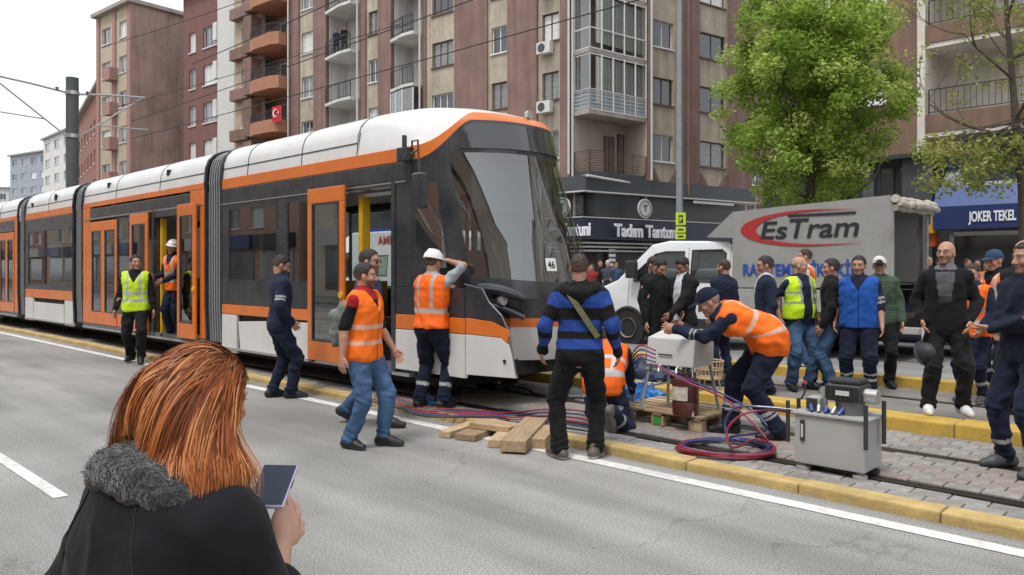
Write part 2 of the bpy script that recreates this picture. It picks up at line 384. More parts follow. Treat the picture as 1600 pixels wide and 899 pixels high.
def door_leaf(name, s0, s1, z0=.42, z1=2.62, side=-1, out=.0, handle=True):
    """orange framed leaf with a tall pane"""
    mb = MB(); y0, y1 = side*(HWT+out+.012), side*(HWT+out-.028); w_ = .11
    mb.box(X(s0), X(s1), y0, y1, z0, z0+.26).box(X(s0), X(s1), y0, y1, z1-.2, z1)
    mb.box(X(s0), X(s0+w_), y0, y1, z0+.26, z1-.2).box(X(s1-w_), X(s1), y0, y1, z0+.26, z1-.2)
    o = P(name, mb, M_TO, bevel=.012)
    g_ = MB().box(X(s0+w_-.01), X(s1-w_+.01), side*(HWT+out-.004), side*(HWT+out-.014), z0+.25, z1-.19).build('pane', M_GT, o)
    fr = MB(); a0, a1, b0, b1 = s0+w_, s1-w_, z0+.26, z1-.2; q = .022
    yy0, yy1 = side*(HWT+out+.015), side*(HWT+out-.02)
    fr.box(X(a0), X(a1), yy0, yy1, b0, b0+q).box(X(a0), X(a1), yy0, yy1, b1-q, b1).box(X(a0), X(a0+q), yy0, yy1, b0+q, b1-q).box(X(a1-q), X(a1), yy0, yy1, b0+q, b1-q)
    fr.build('seal', M_TB, o)
    if handle:
        MB().cyl((X(s0+.06), side*(HWT+out+.012), 1.28), .045, side*.014, 'y', 16).build('button', M_YPOST, o)
    return o
def interior(s0, s1):
    P('floor', MB().box(X(s0), X(s1), -1.09, 1.09, .34, .40), M_FLOOR)
    P('ceiling', MB().box(X(s0), X(s1), -1.06, 1.06, 2.72, 2.76), M_INT)
    P('threshold', MB().box(X(s0+.02), X(s1-.02), -1.17, -1.09, .35, .385), M_SILV)
def seat(s, y, turn=1):
    mb = MB(); x = X(s)
    mb.box(x-.21, x+.21, y-.21, y+.21, .80, .86).box(x+turn*.19, x+turn*.24, y-.21, y+.21, .86, 1.42).box(x-.05, x+.05, y-.05, y+.05, .4, .8)
    P('seat', mb, mat('seat_fabric', (.36, .21, .05), .8, nscale=40, namt=.5), bevel=.02)
def pole(s, y, m=None): P('grab_pole', MB().cyl((X(s), y, .4), .017, 2.3, 'z', 10), m or M_YPOST)
def bellows(s0, s1):
    mb = MB(); prof = [(-1.06, .42), (-1.08, 1.0), (-1.08, 2.9)]+[(roof_pt(e)[0]*.965, roof_pt(e)[1]-.03) for e in ETA]+[(1.08, 2.9), (1.08, 1.0), (1.06, .42)]
    n = len(prof); N = 13; v = []
    for i in range(N):
        k = 1.0 if i % 2 == 0 else .94
        for (y, z) in prof: v.append((X(s0+(s1-s0)*i/(N-1)), y*k, 1.7+(z-1.7)*(k if z > 1.7 else 1)))
    mb.add(v, [(i*n+j, i*n+j+1, (i+1)*n+j+1, (i+1)*n+j) for i in range(N-1) for j in range(n-1)])
    o = P('bellows', mb, M_BEL)
    for i in range(0, N, 2):
        MB().tube([(X(s0+(s1-s0)*i/(N-1)), y*1.004, z+.004) for (y, z) in prof], .009, 5).build('fold_edge', M_RIDGE, o)
    for sx in (s0-.05, s1-.0):
        rg = MB(); pts = [(X(sx+.025), y*1.055, z+.01) for (y, z) in prof]
        rg.tube(pts, .03, 5); rg.build('end_ring', M_TB, o)
def end_wall(s):
    P('end_wall', MB().box(X(s)-.02, X(s)+.02, -1.1, -.5, .4, 2.9).box(X(s)-.02, X(s)+.02, .5, 1.1, .4, 2.9).box(X(s)-.02, X(s)+.02, -.5, .5, 2.3, 3.1), M_INT)
def bogie(s):
    mb = MB(); mb.box(X(s-.9), X(s+.9), -.8, .8, .2, .38)
    for ds in (-.6, .6):
        for y in (-.5, .5): mb.cyl((X(s+ds), y-.06, .33), .27, .12, 'y', 24)
    P('bogie', mb, M_UND)
P('underframe', MB().box(X(1.6), X(25), -.95, .95, .26, .34), M_UND)
for s in (2.6, 9.6, 16, 22): bogie(s)
# --- first module, behind the cab
S1 = [6.76, 7.28]; NS = 1.9
roof('roof', 3.0, S1[0], (4.35, 5.9, 3.02))
interior(1.9, 6.76); end_wall(6.72)
for sd in (-1, 1):
    wall('cornice', NS, S1[0], Z3, Z4, M_TO, sd)
# near side
wall('skirt_panel', .98, 2.22, .42, .86+.04, M_TW); wall('skirt_panel', 6.22, 6.72, .30, Z1, M_TW)
P('skirt_panel', MB().prism([(X(6.10), .34), (X(4.02), .38), (X(4.02), Z1-.02), (X(5.2), Z1-.05), (X(6.16), Z1-.10)], -HWT, -HWT+.05), M_TW, bevel=.008)
P('skirt_recess', MB().box(X(4.0), X(6.7), -1.09, -1.05, .34, Z1), M_UND)
wall('lower_stripe', .98, 2.22, Z1, Z2+.02, M_TO); wall('lower_stripe', 4.05, 6.72, Z1, Z2, M_TO)
wall('dark_panel', .98, 2.22, Z2+.02, 1.40, M_TB)
wall('dark_panel', NS, 2.24, 1.40, Z3, M_TB)
wall('dark_panel', 6.50, 6.74, Z2, Z3, M_TB); wall('dark_panel', 4.98, 4.72, Z2, Z3, M_TB); wall('dark_panel', 4.05, 6.50, Z2, 1.42, M_TB)
wall('dark_panel', 4.98, 6.50, 2.58, Z3, M_TB); wall('dark_panel', 4.0, 4.72, 2.58, Z3, M_TB); wall('dark_panel', 2.24, 4.0, 2.66, Z3, M_TB); wall('dark_panel', 3.12, 4.05, .40, .42, M_TB)
pane('side_window', 4.98, 6.50, 1.42, 2.58); pane('side_window', 4.0, 4.72, 1.42, 2.58)
P('rain_strip', MB().box(X(2.0), X(6.74), -HWT-.012, -HWT, 2.635, 2.65), M_SILV)
P('door_frame', MB().box(X(3.96), X(4.06), -1.2, -1.1, .36, 2.7).box(X(2.2), X(2.27), -1.165, -1.05, .36, 2.66).box(X(2.27), X(3.96), -1.16, -1.05, 2.6, 2.66), M_TB)
door_leaf('door_leaf', 3.14, 4.0, .40, 2.68, -1, .09)
P('door_post', MB().box(X(3.02), X(3.1), -1.05, -.93, .42, 2.58), M_YPOST)
for y in (-1.0,): P('door_rail', MB().box(X(2.3), X(3.1), -1.08, -1.04, 2.52, 2.56), M_SILV)
# far side, glazed so that the street shows through
for (a_, b_) in ((2.0, 3.3), (3.4, 4.6), (4.7, 6.5)): pane('side_window', a_, b_, 1.3, 2.62, M_CLEAR, 1)
wall('side_panel', NS, 6.74, ZB, 1.3, M_TB, 1); wall('side_panel', NS, 6.74, 2.62, Z3, M_TB, 1)
for s in (2.55, 4.3): pole(s, .5)
pole(2.9, -.4)
for s in (4.6, 5.4, 6.2): seat(s, .75); seat(s, -.75)
# --- the nose
def tipz(z): return float(np.interp(z, [1.2, 1.42, 2.0, 2.96, 3.0, 3.36, 3.46], [.56, .58, .70, 1.0, .98, 1.10, 1.22]))
def nose(e, z, out=0):
    t = tipz(z); p = float(np.interp(z, [1.4, 3.0], [4.0, 2.5])); hw = float(np.interp(z, [1.4, 2.9, 3.15, 3.46], [1.15, 1.15, 1.13, 1.11]))
    return Vector((X(t+(NS-t)*abs(e)**p)+out, (hw+out*.5)*e, z))
def sstep(a_, b_, x):
    t = min(1, max(0, (x-a_)/(b_-a_))); return t*t*(3-2*t)
def z_or(e): return 2.88+.46*(1-sstep(.62, 1, abs(e)))
def z_ot(e): return 3.05+.39*(1-sstep(.58, 1, abs(e)))
def patch(name, e0, e1, zl, zh, m, ne=20, nz=8, parent=None, out=0):
    mb = MB(); v = []
    for j in range(nz+1):
        for i in range(ne+1):
            e = e0+(e1-e0)*i/ne; a_ = zl(e) if callable(zl) else zl; b_ = zh(e) if callable(zh) else zh
            v.append(nose(e, a_+(b_-a_)*j/nz, out))
    mb.add(v, [(j*(ne+1)+i, j*(ne+1)+i+1, (j+1)*(ne+1)+i+1, (j+1)*(ne+1)+i) for j in range(nz) for i in range(ne)])
    o = P(name, mb, m, parent, smooth=True)
    return o
zws = lambda e: 1.46+.10*abs(e)**2
patch('windscreen', -.80, .80, zws, 2.95, M_GW, 28, 14)
patch('fascia', -.80, .80, 1.28, zws, M_TB, 28, 3)
patch('sign_box', -.80, .80, 2.95, z_or, M_TB, 28, 5)
for sgn in (-1, 1):
    ed = lambda a_, b_: (sgn*a_, sgn*b_) if sgn > 0 else (-b_, -a_)
    patch('pillar', *ed(.80, .885), 1.28, z_or, M_TB, 4, 12)
    patch('cab_window', *ed(.885, .985), 1.62, 2.62, M_GT, 8, 8)
    patch('cab_panel', *ed(.885, 1), 1.28, 1.62, M_TB, 8, 3); patch('cab_panel', *ed(.885, 1), 2.62, z_or, M_TB, 8, 4)
    patch('cab_post', *ed(.985, 1), 1.62, 2.62, M_TB, 3, 6)
patch('nose_stripe', -1, 1, z_or, z_ot, M_TO, 44, 3)
patch('sign_glass', -.74, .74, 3.0, lambda e: z_or(e)-.04, mat('sign_glass', (.04, .042, .045), .08, coat=.8), 24, 4, out=.006)
mb = MB(); v = []; NE = 44; NR = 12
for j in range(NR+1):
    t = j/NR
    for i in range(NE+1):
        e = -1+2*i/NE; a_ = nose(e, z_ot(e)); y2, z2 = roof_pt(e); c_ = Vector((X(3.0), y2, z2))
        k = 1-abs(e)**6
        b_ = Vector((a_.x+(c_.x-a_.x)*.38, y2*(.5+.5*abs(e))+a_.y*(.5-.5*abs(e)), a_.z+(c_.z-a_.z)*.92+.03*k))
        v.append(a_*(1-t)**2+b_*2*t*(1-t)+c_*t*t)
mb.add(v, [(j*(NE+1)+i, j*(NE+1)+i+1, (j+1)*(NE+1)+i+1, (j+1)*(NE+1)+i) for j in range(NR) for i in range(NE)])
P('nose_roof', mb, M_TW, smooth=True)
P('roof_lamp', MB().cyl((X(1.22), .1, 3.49), .05, .05, 'x', 16), M_SILV)
# cab inside: dash, seat, bulkhead, blind
P('dashboard', MB().box(X(1.55), X(.95), -.72, .72, 1.0, 1.40), M_TG, bevel=.04)
P('cab_floor', MB().box(X(1.9), X(1.0), -1.0, 1.0, .5, .56), M_UND)
P('cab_seat', MB().box(X(2.05), X(1.7), -.25, .25, .9, 1.02).box(X(2.15), X(2.03), -.25, .25, 1.02, 1.85), M_TG, bevel=.04)
P('cab_bulkhead', MB().box(X(2.2), X(2.17), -1.05, -.45, .4, 2.7).box(X(2.2), X(2.17), .25, 1.05, .4, 2.7), M_INT)
P('sun_blind', MB().box(X(1.35), X(1.36), -.7, .7, 2.3, 2.9), M_TG)
# lower nose: bumper and what shows behind it
def bum(e, z):
    q = (z-.55)/.7
    return Vector((X(.50+.30*abs(e)**2.4+.10*(1-q)**2), e*.66*(.80+.20*q), z))
def bpatch(name, zl, zh, m, out=0):
    mb = MB(); v = []; ne, nz = 20, 6
    for j in range(nz+1):
        for i in range(ne+1):
            e = -1+2*i/ne; v.append(bum(e, zl+(zh-zl)*j/nz)+Vector((out, 0, .05*(1-abs(e)**2)*-1*(1 if j in (0, nz) else 1)*0)))
    for j in range(nz+1):
        for i in (0, ne):
            p = v[j*(ne+1)+i]; v.append(p+Vector((-.35, 0, 0)))
    b0 = (ne+1)*(nz+1); fs = [(j*(ne+1)+i, j*(ne+1)+i+1, (j+1)*(ne+1)+i+1, (j+1)*(ne+1)+i) for j in range(nz) for i in range(ne)]
    for j in range(nz):
        fs += [(j*(ne+1), (j+1)*(ne+1), b0+2*(j+1), b0+2*j), (j*(ne+1)+ne, b0+2*j+1, b0+2*(j+1)+1, (j+1)*(ne+1)+ne)]
    mb.add(v, fs); return P(name, mb, m, smooth=True)
bp = bpatch('bumper', .58, .96, M_TW); bpatch('bumper_stripe', .96, 1.06, M_TO, .004); bf = bpatch('bumper_fascia', 1.06, 1.36, M_TB)
for e in (-.1, .55):
    q = bum(e, 1.16); MB().cyl((q.x-.02, q.y, q.z), .045, .035, 'x', 18).build('lamp', mat('lamp_lens', (.8, .8, .78), .15, coat=1), bf)
for sgn in (-1, 1):
    mb = MB(); pts = []
    for i in range(9):
        t = i/8; pts.append((X(.95-.36*t), sgn*(.98-.36*t), 1.40-.12*t*t))
    mb.tube(pts, [.05, .06, .065, .065, .065, .06, .055, .05, .03], 10)
    mb.tube([(p[0]-.02, p[1]*.97, p[2]-.17-.04*(i/8)) for i, p in enumerate(pts)], .032, 8)
    h = P('headlight', mb, M_TB, smooth=True)
    MB().cyl((X(.80), sgn*.78, 1.27), .06, .05, 'x', 16).build('lens', mat('lens_dim', (.35, .37, .4), .1, coat=1), h)
P('coupler', MB().box(X(1.5), X(.82), -.5, .5, .40, .60).box(X(.86), X(.70), -.12, .12, .42, .56).box(X(1.5), X(1.0), -.75, .75, .5, 1.25), M_UND, bevel=.02)
P('coupler_box', MB().box(X(1.2), X(.86), -.78, -.45, .42, .62), M_UND, bevel=.02)
# near corner flap, swung clear of the nose (outline in s, z)
fl = lambda pts, m, nm: P(nm, MB().prism([(X(a_), z) for a_, z in pts], -HWT-.012, -HWT+.018), m, bevel=.005)
fl([(.95, .47), (.20, .50), (.33, .84), (.42, .895), (.95, .905)], M_TW, 'corner_flap')
fl([(.95, .91), (.42, .90), (.335, .845), (.30, .93), (.32, .985), (.55, 1.06), (.95, 1.085)], M_TO, 'corner_flap')
fl([(.95, 1.09), (.55, 1.065), (.335, 1.0), (.42, 1.13), (.60, 1.26), (.72, 1.40), (.95, 1.44)], M_TB, 'corner_flap')
P('flap_edge', MB().tube([(X(a_), -HWT-.004, z) for a_, z in ((.2, .5), (.30, .93), (.335, 1.0), (.42, 1.13), (.60, 1.26), (.70, 1.40), (.98, 1.445))], .008, 6), mat('flap_rim', (.13, .135, .14), .4))
P('flap_catch', MB().cyl((X(.36), -HWT-.012, .66), .02, -.012, 'y', 12), M_UND)
P('indicator', MB().cyl((X(1.28), -HWT, 1.10), .04, -.02, 'y', 14), mat('amber', (.8, .25, .02), .2, coat=1))
# mirror and camera on the near corner
mr = P('mirror', MB().box(X(1.58), X(1.40), -1.42, -1.30, 2.28, 2.68), M_TB, bevel=.04, seg=3)
MB().tube([(X(1.95), -1.1, 2.98), (X(1.7), -1.3, 3.06), (X(1.5), -1.38, 3.04), (X(1.48), -1.37, 2.65)], .012, 8).tube([(X(1.95), -1.1, 2.86), (X(1.65), -1.36, 2.9), (X(1.5), -1.38, 2.93)], .01, 8).build('mirror_arm', M_TB, mr)
P('camera_pod', MB().box(X(2.02), X(1.86), -1.28, -1.14, 2.86, 3.02).box(X(1.93), X(1.89), -1.27, -1.22, 3.02, 3.16), M_TB, bevel=.01)
# wipers
for (y0, y1) in ((.55, .2), (.75, .62)):
    P('wiper', MB().tube([nose(y0/1.15, 1.40, .02), nose((y0+y1)/2/1.15, 1.75, .03), nose(y1/1.15, 2.2, .025)], .008, 6), M_TB)
# sheet of paper with the car number inside the screen
best = None
for i in range(400):
    e = -.2+i*.002; q = tram.matrix_basis @ nose(e, 1.66) if False else None
    lx = nose(e, 1.66); ca, sa = math.cos(TROT), math.sin(TROT); bx = W(8, DC)
    wx = bx.x+lx.x*ca-lx.y*sa; wy = bx.y+lx.x*sa+lx.y*ca; u = 800+F*wx/wy
    if best is None or abs(u-860) < best[0]: best = (abs(u-860), e)
e = best[1]; c_ = nose(e, 1.66, .012); n0 = nose(e+.08, 1.66)-nose(e-.08, 1.66); rz = math.atan2(n0.y, n0.x)
rake = math.atan2(tipz(1.9)-tipz(1.5), .4)
cardroot = P('number_card', MB().box(-.085, .085, -.003, .003, -.075, .075), mat('paper', (.78, .78, .76), .8)); cardroot.location = c_; cardroot.rotation_euler = (-rake, 0, rz)
text('card_number', '46', .12, mat('ink', (.02, .02, .02), .7), cardroot, (0, -.005, -.042), (R(90), 0, 0), .001, .002, 'CENTER')
# --- second module: orange with doors
def orange_module(s0, s1, near):
    roof('roof', s0, s1, (s0+1.9, s0+4.1)); interior(s0, s1); end_wall(s0+.04); end_wall(s1-.04)
    for sd in (-1, 1): wall('cornice', s0, s1, Z3+.06, Z4, M_TO, sd)
    wall('sill_panel', s0, s1, .36, .46, M_TG)
    a = s0+.06
    if near:
        # closed double door, window, slid-open leaves and the opening
        wall('orange_panel', 12.92, s1, .46, Z3+.06, M_TO); wall('orange_panel', s0, 7.52, .46, Z3+.06, M_TO)
        wall('dark_panel', 7.9, 12.9, 2.66, Z3+.03, M_TB); wall('orange_panel', 7.52, 7.9, 2.7, Z3+.06, M_TO)
        for p_, q_ in ((11.32, 12.1), (12.1, 12.88)): door_leaf('door_leaf', p_, q_, .46, 2.62, -1, 0, False)
        wall('dark_panel', 10.45, 11.3, .72, 1.05, M_TB); wall('dark_panel', 9.50, 9.56, .46, 2.66, M_TB); pane('side_window', 10.45, 11.3, 1.05, 2.64)
        wall('orange_panel', 10.45, 11.3, .46, .72, M_TO)
        door_leaf('door_leaf', 9.56, 10.42, .44, 2.66, -1, .07, False); door_leaf('door_leaf', 7.50, 8.22, .44, 2.72, -1, .08, True)
        P('door_frame', MB().box(X(9.42), X(9.5), -1.17, -1.05, .4, 2.7).box(X(8.2), X(9.42), -1.16, -1.05, 2.56, 2.68), M_TB)
        P('door_post', MB().box(X(9.30), X(9.39), -1.06, -.98, .42, 2.54), M_YPOST)
        P('rain_strip', MB().box(X(s0+.1), X(s1-.1), -HWT-.014, -HWT, 2.68, 2.70), M_SILV)
        P('grab_rail', MB().tube([(X(8.5), -.9, .95), (X(8.62), -.92, .7), (X(8.9), -.92, .66)], .016, 8), M_SILV)
    else:
        wall('orange_panel', s0, s0+.3, .46, Z3+.06, M_TO); wall('dark_panel', s0+.3, s1, 2.64, Z3+.06, M_TB)
        for i in range(2): door_leaf('door_leaf', s0+.35+.75*i, s0+1.1+.75*i, .46, 2.62, -1, 0, False)
        wall('orange_panel', s0+1.88, s1, .46, 1.05, M_TO); pane('side_window', s0+1.9, s1-.1, 1.05, 2.62)
    for (a_, b_) in ((s0+.1, s0+2.1), (s0+2.2, s0+4.0), (s0+4.1, s1-.1)): pane('side_window', a_, b_, 1.25, 2.62, M_CLEAR, 1)
    wall('side_panel', s0, s1, .36, 1.25, M_TO, 1); wall('side_panel', s0, s1, 2.62, Z3+.06, M_TB, 1)
    for s in (s0+1.6, s0+3.2): pole(s, .45)
    for s in (s0+.8, s0+1.6, s0+3.4, s0+4.8): seat(s, .78)
bellows(*S1)
orange_module(7.32, 13.36, True)
bellows(13.42, 13.98)
# --- third module: short, glazed, on its own bogie
s0, s1 = 14.04, 17.85
roof('roof', s0, s1, (s0+1.9,)); interior(s0, s1)
for sd in (-1, 1): wall('cornice', s0, s1, Z3, Z4, M_TO, sd)
wall('lower_stripe', s0, s1, Z1, Z2+.06, M_TO); wall('skirt_panel', s0, s0+.6, .32, Z1, M_TW); wall('skirt_panel', s0+.66, s1-.75, .34, .80, M_TW); wall('skirt_panel', s1-.7, s1, .32, Z1, M_TW)
P('skirt_recess', MB().box(X(s0+.1), X(s1-.1), -1.1, -1.05, .34, Z1), M_UND)
wall('dark_panel', s0, s1, 2.58, Z3, M_TB); wall('dark_panel', s0, s1, Z2+.06, 1.2, M_TB); pane('side_window', s0+.03, s1-.25, 1.2, 2.58); wall('dark_panel', s1-.25, s1, 1.2, 2.58, M_TB)
pane('side_window', s0+.05, s1-.05, 1.2, 2.6, M_CLEAR, 1); wall('side_panel', s0, s1, .36, 1.2, M_TB, 1); wall('side_panel', s0, s1, 2.6, Z3, M_TB, 1)
P('roof_vent', MB().cyl((X(15.4), -1.10, 3.33), .08, -.03, 'y', 16), M_UND); P('roof_vent', MB().cyl((X(17.3), -1.11, 3.26), .05, -.03, 'y', 16), M_UND)
for s in (8.9, 11.9): P('roof_vent', MB().box(X(s-.05), X(s+.05), -1.12, -1.0, 3.3, 3.4), M_UND)
for s in (14.6, 15.6, 16.6): seat(s, -.75); seat(s, .75)
bellows(17.9, 18.5)
orange_module(18.55, 24.6, False)
P('end_cap', MB().box(X(24.6), X(24.64), -1.14, 1.14, .4, 3.2), M_TB)
# ------------------------------------------------------------ buildings
M_BEI = mat('stucco_beige', (.43, .375, .295), .9, nscale=.9, namt=.18, streak=.28, bump=.25, bscale=25, dirt=.35, dirtcol=(.24, .2, .16))
M_MAR = mat('stucco_maroon', (.225, .14, .122), .9, nscale=.9, namt=.16, streak=.22, bump=.25, bscale=25, dirt=.3, dirtcol=(.14, .09, .08))
M_BRN = mat('stucco_brown', (.185, .115, .085), .9, nscale=1.2, namt=.16, streak=.22, bump=.25, bscale=25)
M_CRE = mat('stucco_cream', (.60, .56, .50), .9, nscale=1, namt=.12, streak=.2, dirt=.4, dirtcol=(.4, .36, .31))
M_WHT = mat('wall_white', (.62, .61, .59), .9, nscale=1, namt=.1, streak=.2, dirt=.3, dirtcol=(.45, .43, .41))
M_DGR = mat('clad_grey', (.055, .062, .07), .5, nscale=2, namt=.12)
M_CONC = mat('slab_concrete', (.34, .30, .27), .9, nscale=2, namt=.15, dirt=.4)
M_RAILB = mat('railing_black', (.02, .022, .03), .5)
M_FW = mat('window_white', (.68, .69, .70), .45); M_FB = mat('window_brown', (.12, .065, .045), .5)
M_PANE = [mat('pane_curtain', (.58, .59, .58), .5, nscale=9, namt=.25, coat=1), mat('pane_dark', (.035, .04, .045), .12, coat=1, nscale=3, namt=.3), mat('pane_mid', (.17, .18, .18), .3, nscale=7, namt=.5, coat=1)]
WCACHE = {}
def window(parent, x0, x1, z0, z1, y, n=2, fm=None, pm_=None, sill=True, name='window'):
    """frame with n sashes at plane y (faces -y); pane is a sub-part"""
    fm = fm or M_FW; pm_ = pm_ or random.choice((M_PANE[0], M_PANE[0], M_PANE[1], M_PANE[2], M_PANE[2])); w_, h_ = round(x1-x0, 2), round(z1-z0, 2)
    k = (w_, h_, n, fm.name, sill)
    if k not in WCACHE:
        t = .06; mb = MB()
        mb.box(0, w_, 0, .07, 0, t).box(0, w_, 0, .07, h_-t, h_)
        for i in range(n+1):
            c_ = i*(w_-t)/n; mb.box(c_, c_+t, .003, .068, t, h_-t)
        if sill: mb.box(-.05, w_+.05, -.2, .0, -.07, -.003)
        WCACHE[k] = mb.mesh('window', fm)
    o = inst(name, WCACHE[k], parent, (x0, y, z0))
    kp = ('p', w_, h_, pm_.name)
    if kp not in WCACHE: WCACHE[kp] = MB().box(.03, w_-.03, .03, .04, .03, h_-.03).mesh('pane', pm_)
    inst('pane', WCACHE[kp], o); return o
def bay(mb, x0, x1, z0, z1, wins, y0, y1, mi=0):
    """a strip of wall with real openings for the stacked windows"""
    wins = sorted(wins, key=lambda w_: w_[2])
    if not wins: mb.box(x0, x1, y0, y1, z0, z1, mi); return
    wx0, wx1 = wins[0][0], wins[0][1]
    if wx0-x0 > .01: mb.box(x0, wx0, y0, y1, z0, z1, mi)
    if x1-wx1 > .01: mb.box(wx1, x1, y0, y1, z0, z1, mi)
    z = z0
    for w_ in wins: mb.box(wx0, wx1, y0, y1, z, w_[2], mi); z = w_[3]
    mb.box(wx0, wx1, y0, y1, z, z1, mi)
def railing(name, pts, z0, h, parent, m=M_RAILB, step=.14, bars=None, post=.02):
    mb = MB(); pts = [Vector((p[0], p[1], 0)) for p in pts]
    for p, q in zip(pts[:-1], pts[1:]):
        L_ = (q-p).length; n = max(1, int(L_/step))
        for zz, r_ in ((z0+h, .025), (z0+.08, .018)): mb.tube([p+Vector((0, 0, zz)), q+Vector((0, 0, zz))], r_, 4)
        for i in range(n+1):
            c_ = p+(q-p)*i/n; mb.box(c_.x-.008, c_.x+.008, c_.y-.008, c_.y+.008, z0+.08, z0+h)
        for c_ in (p, q): mb.box(c_.x-post, c_.x+post, c_.y-post, c_.y+post, z0, z0+h)
        for k in range(bars or 0):
            zz = z0+.15+(h-.25)*k/(bars-1); mb.tube([p+Vector((0, 0, zz)), q+Vector((0, 0, zz))], .018, 4)
    return mb.build(name, m, parent)
class Frame:
    def __init__(s, org, rz): s.o = Vector(org); s.rz = rz; s.ex = Vector((math.cos(rz), math.sin(rz), 0)); s.ey = Vector((-math.sin(rz), math.cos(rz), 0))
    def x(s, u, y=0):
        r = (u-800)/F; p = s.o+s.ey*y; return (r*p.y-p.x)/(s.ex.x-r*s.ex.y)
    def z(s, u, v, y=0):
        p = s.o+s.ey*y+s.ex*s.x(u, y); return HC+(VH-v)*p.y/F
FL = 2.85
# ---- long brown and beige block: left facade
FA = Frame((3.63, 36, 0), R(-39.3)); xa = FA.x
b1 = thing('apartment_block', 'long beige and maroon apartment block with corner balconies above the dark restaurant', 'building', FA.o, FA.rz)
ZT = 21.5; ZG = 5.5
SL = [6.2+FL*i for i in range(6)]
wall_b = MB(); wall_m = MB()
def stack(u0, u1, n, z_off=.78, h=1.35, frames=None):
    x0, x1 = xa(u0), xa(u1); out = []
    for i, zf in enumerate(SL): out.append((x0, x1, zf+z_off, zf+z_off+h))
    return out
allw = []
for (u0, u1, w0, w1, n) in ((469, 494, 471.5, 491.5, 2), (573, 595, 576, 593, 2), (667, 712, 675, 708, 3), (763, 795, 768, 792, 2), (841, 877, 847, 873, 2)):
    st = stack(w0, w1, n); bay(wall_b, xa(u0), xa(u1), ZG, ZT, st, 0, .3); allw += [(s_, n) for s_ in st]
for (s_, n) in allw:
    window(b1, s_[0], s_[1], s_[2], s_[3], .12, n, random.choice((M_FW, M_FW, M_FB)))
for (u0, u1, pr) in ((455, 469, .12), (494, 514, .25), (563.5, 573, .1), (595, 616, .25), (661.5, 667, .1), (712, 763, .12), (795, 841, .12), (877, 893, .12)):
    wall_m.box(xa(u0)+.002, xa(u1)-.002, -pr, .32, ZG-.3, ZT)
wall_b.box(xa(455), xa(893), .9+.6, 9, 0, ZT)     # body behind
# recessed balcony stacks
def balcony_stack(u0, u1, enclosed):
    x0, x1 = xa(u0), xa(u1)
    rec = MB().box(x0, x1, 1.35, 1.45, ZG, ZT).box(x0, x0+.04, .0, 1.35, ZG, ZT).box(x1-.04, x1, .0, 1.35, ZG, ZT)
    rec.build('loggia_wall', M_WHT, b1)
    for i, zf in enumerate(SL):
        sl_ = MB().prism([(x0+.03, 1.35), (x0+.03, -.35), (x0+(x1-x0)*.62, -.75), (x1-.03, -.75), (x1-.03, 1.35)], zf-.16, zf, ax='z').build('balcony_slab', M_WHT, b1)
        xm = x0+(x1-x0)*.62
        if i in enclosed:
            fr = MB()
            for c_ in (x0+.08, (x0+xm)/2, xm): 
                yy = -.33-.4*(c_-x0)/(xm-x0) if c_ < xm else -.72
                fr.box(c_-.03, c_+.03, yy-.03, yy+.03, zf, zf+2.6)
            fr.box(x1-.1, x1-.04, -.72, -.66, zf, zf+2.6)
            f_ = fr.build('enclosure_frame', M_FW, b1)
            MB().hexa([(x0+.08, -.34, zf+.05), (xm, -.72, zf+.05), (xm, -.70, zf+.05), (x0+.08, -.32, zf+.05), (x0+.08, -.34, zf+2.6), (xm, -.72, zf+2.6), (xm, -.70, zf+2.6), (x0+.08, -.32, zf+2.6)]).box(xm+.03, x1-.1, -.71, -.69, zf+.05, zf+2.6).build('pane', M_PANE[2], f_)
        else:
            railing('railing', [(x0+.08, -.33), (xm, -.70), (x1-.08, -.70)], zf, .95, b1, step=.2, bars=4 if i % 2 else None)
        window(b1, x0+(x1-x0)*.5, x1-.25, zf+.1, zf+2.2, 1.28, 2, M_FB if i % 2 else M_FW, M_PANE[1], False, 'balcony_door')
balcony_stack(514.5, 563, (0,)); balcony_stack(616.5, 661, (1, 4))
# drain pipes
M_PIPE = mat('drain_pipe', (.55, .55, .54), .5)
for u in (457, 565, 662.5, 895): MB().cyl((xa(u), -.34, ZG if u != 895 else 6.1), .055, ZT-6, 'z', 10).build('drain_pipe', M_PIPE, b1)
# air conditioners
for zf in SL[1:4]:
    a_ = MB().box(xa(846), xa(846)+.8, -.42, -.1, zf+.12, zf+.68).build('air_conditioner', mat('ac_white', (.6, .6, .58), .6, dirt=.4), b1, bevel=.02)
    MB().cyl((xa(846)+.30, -.42, zf+.4), .21, -.015, 'y', 20).build('fan_grille', M_DGR, a_)
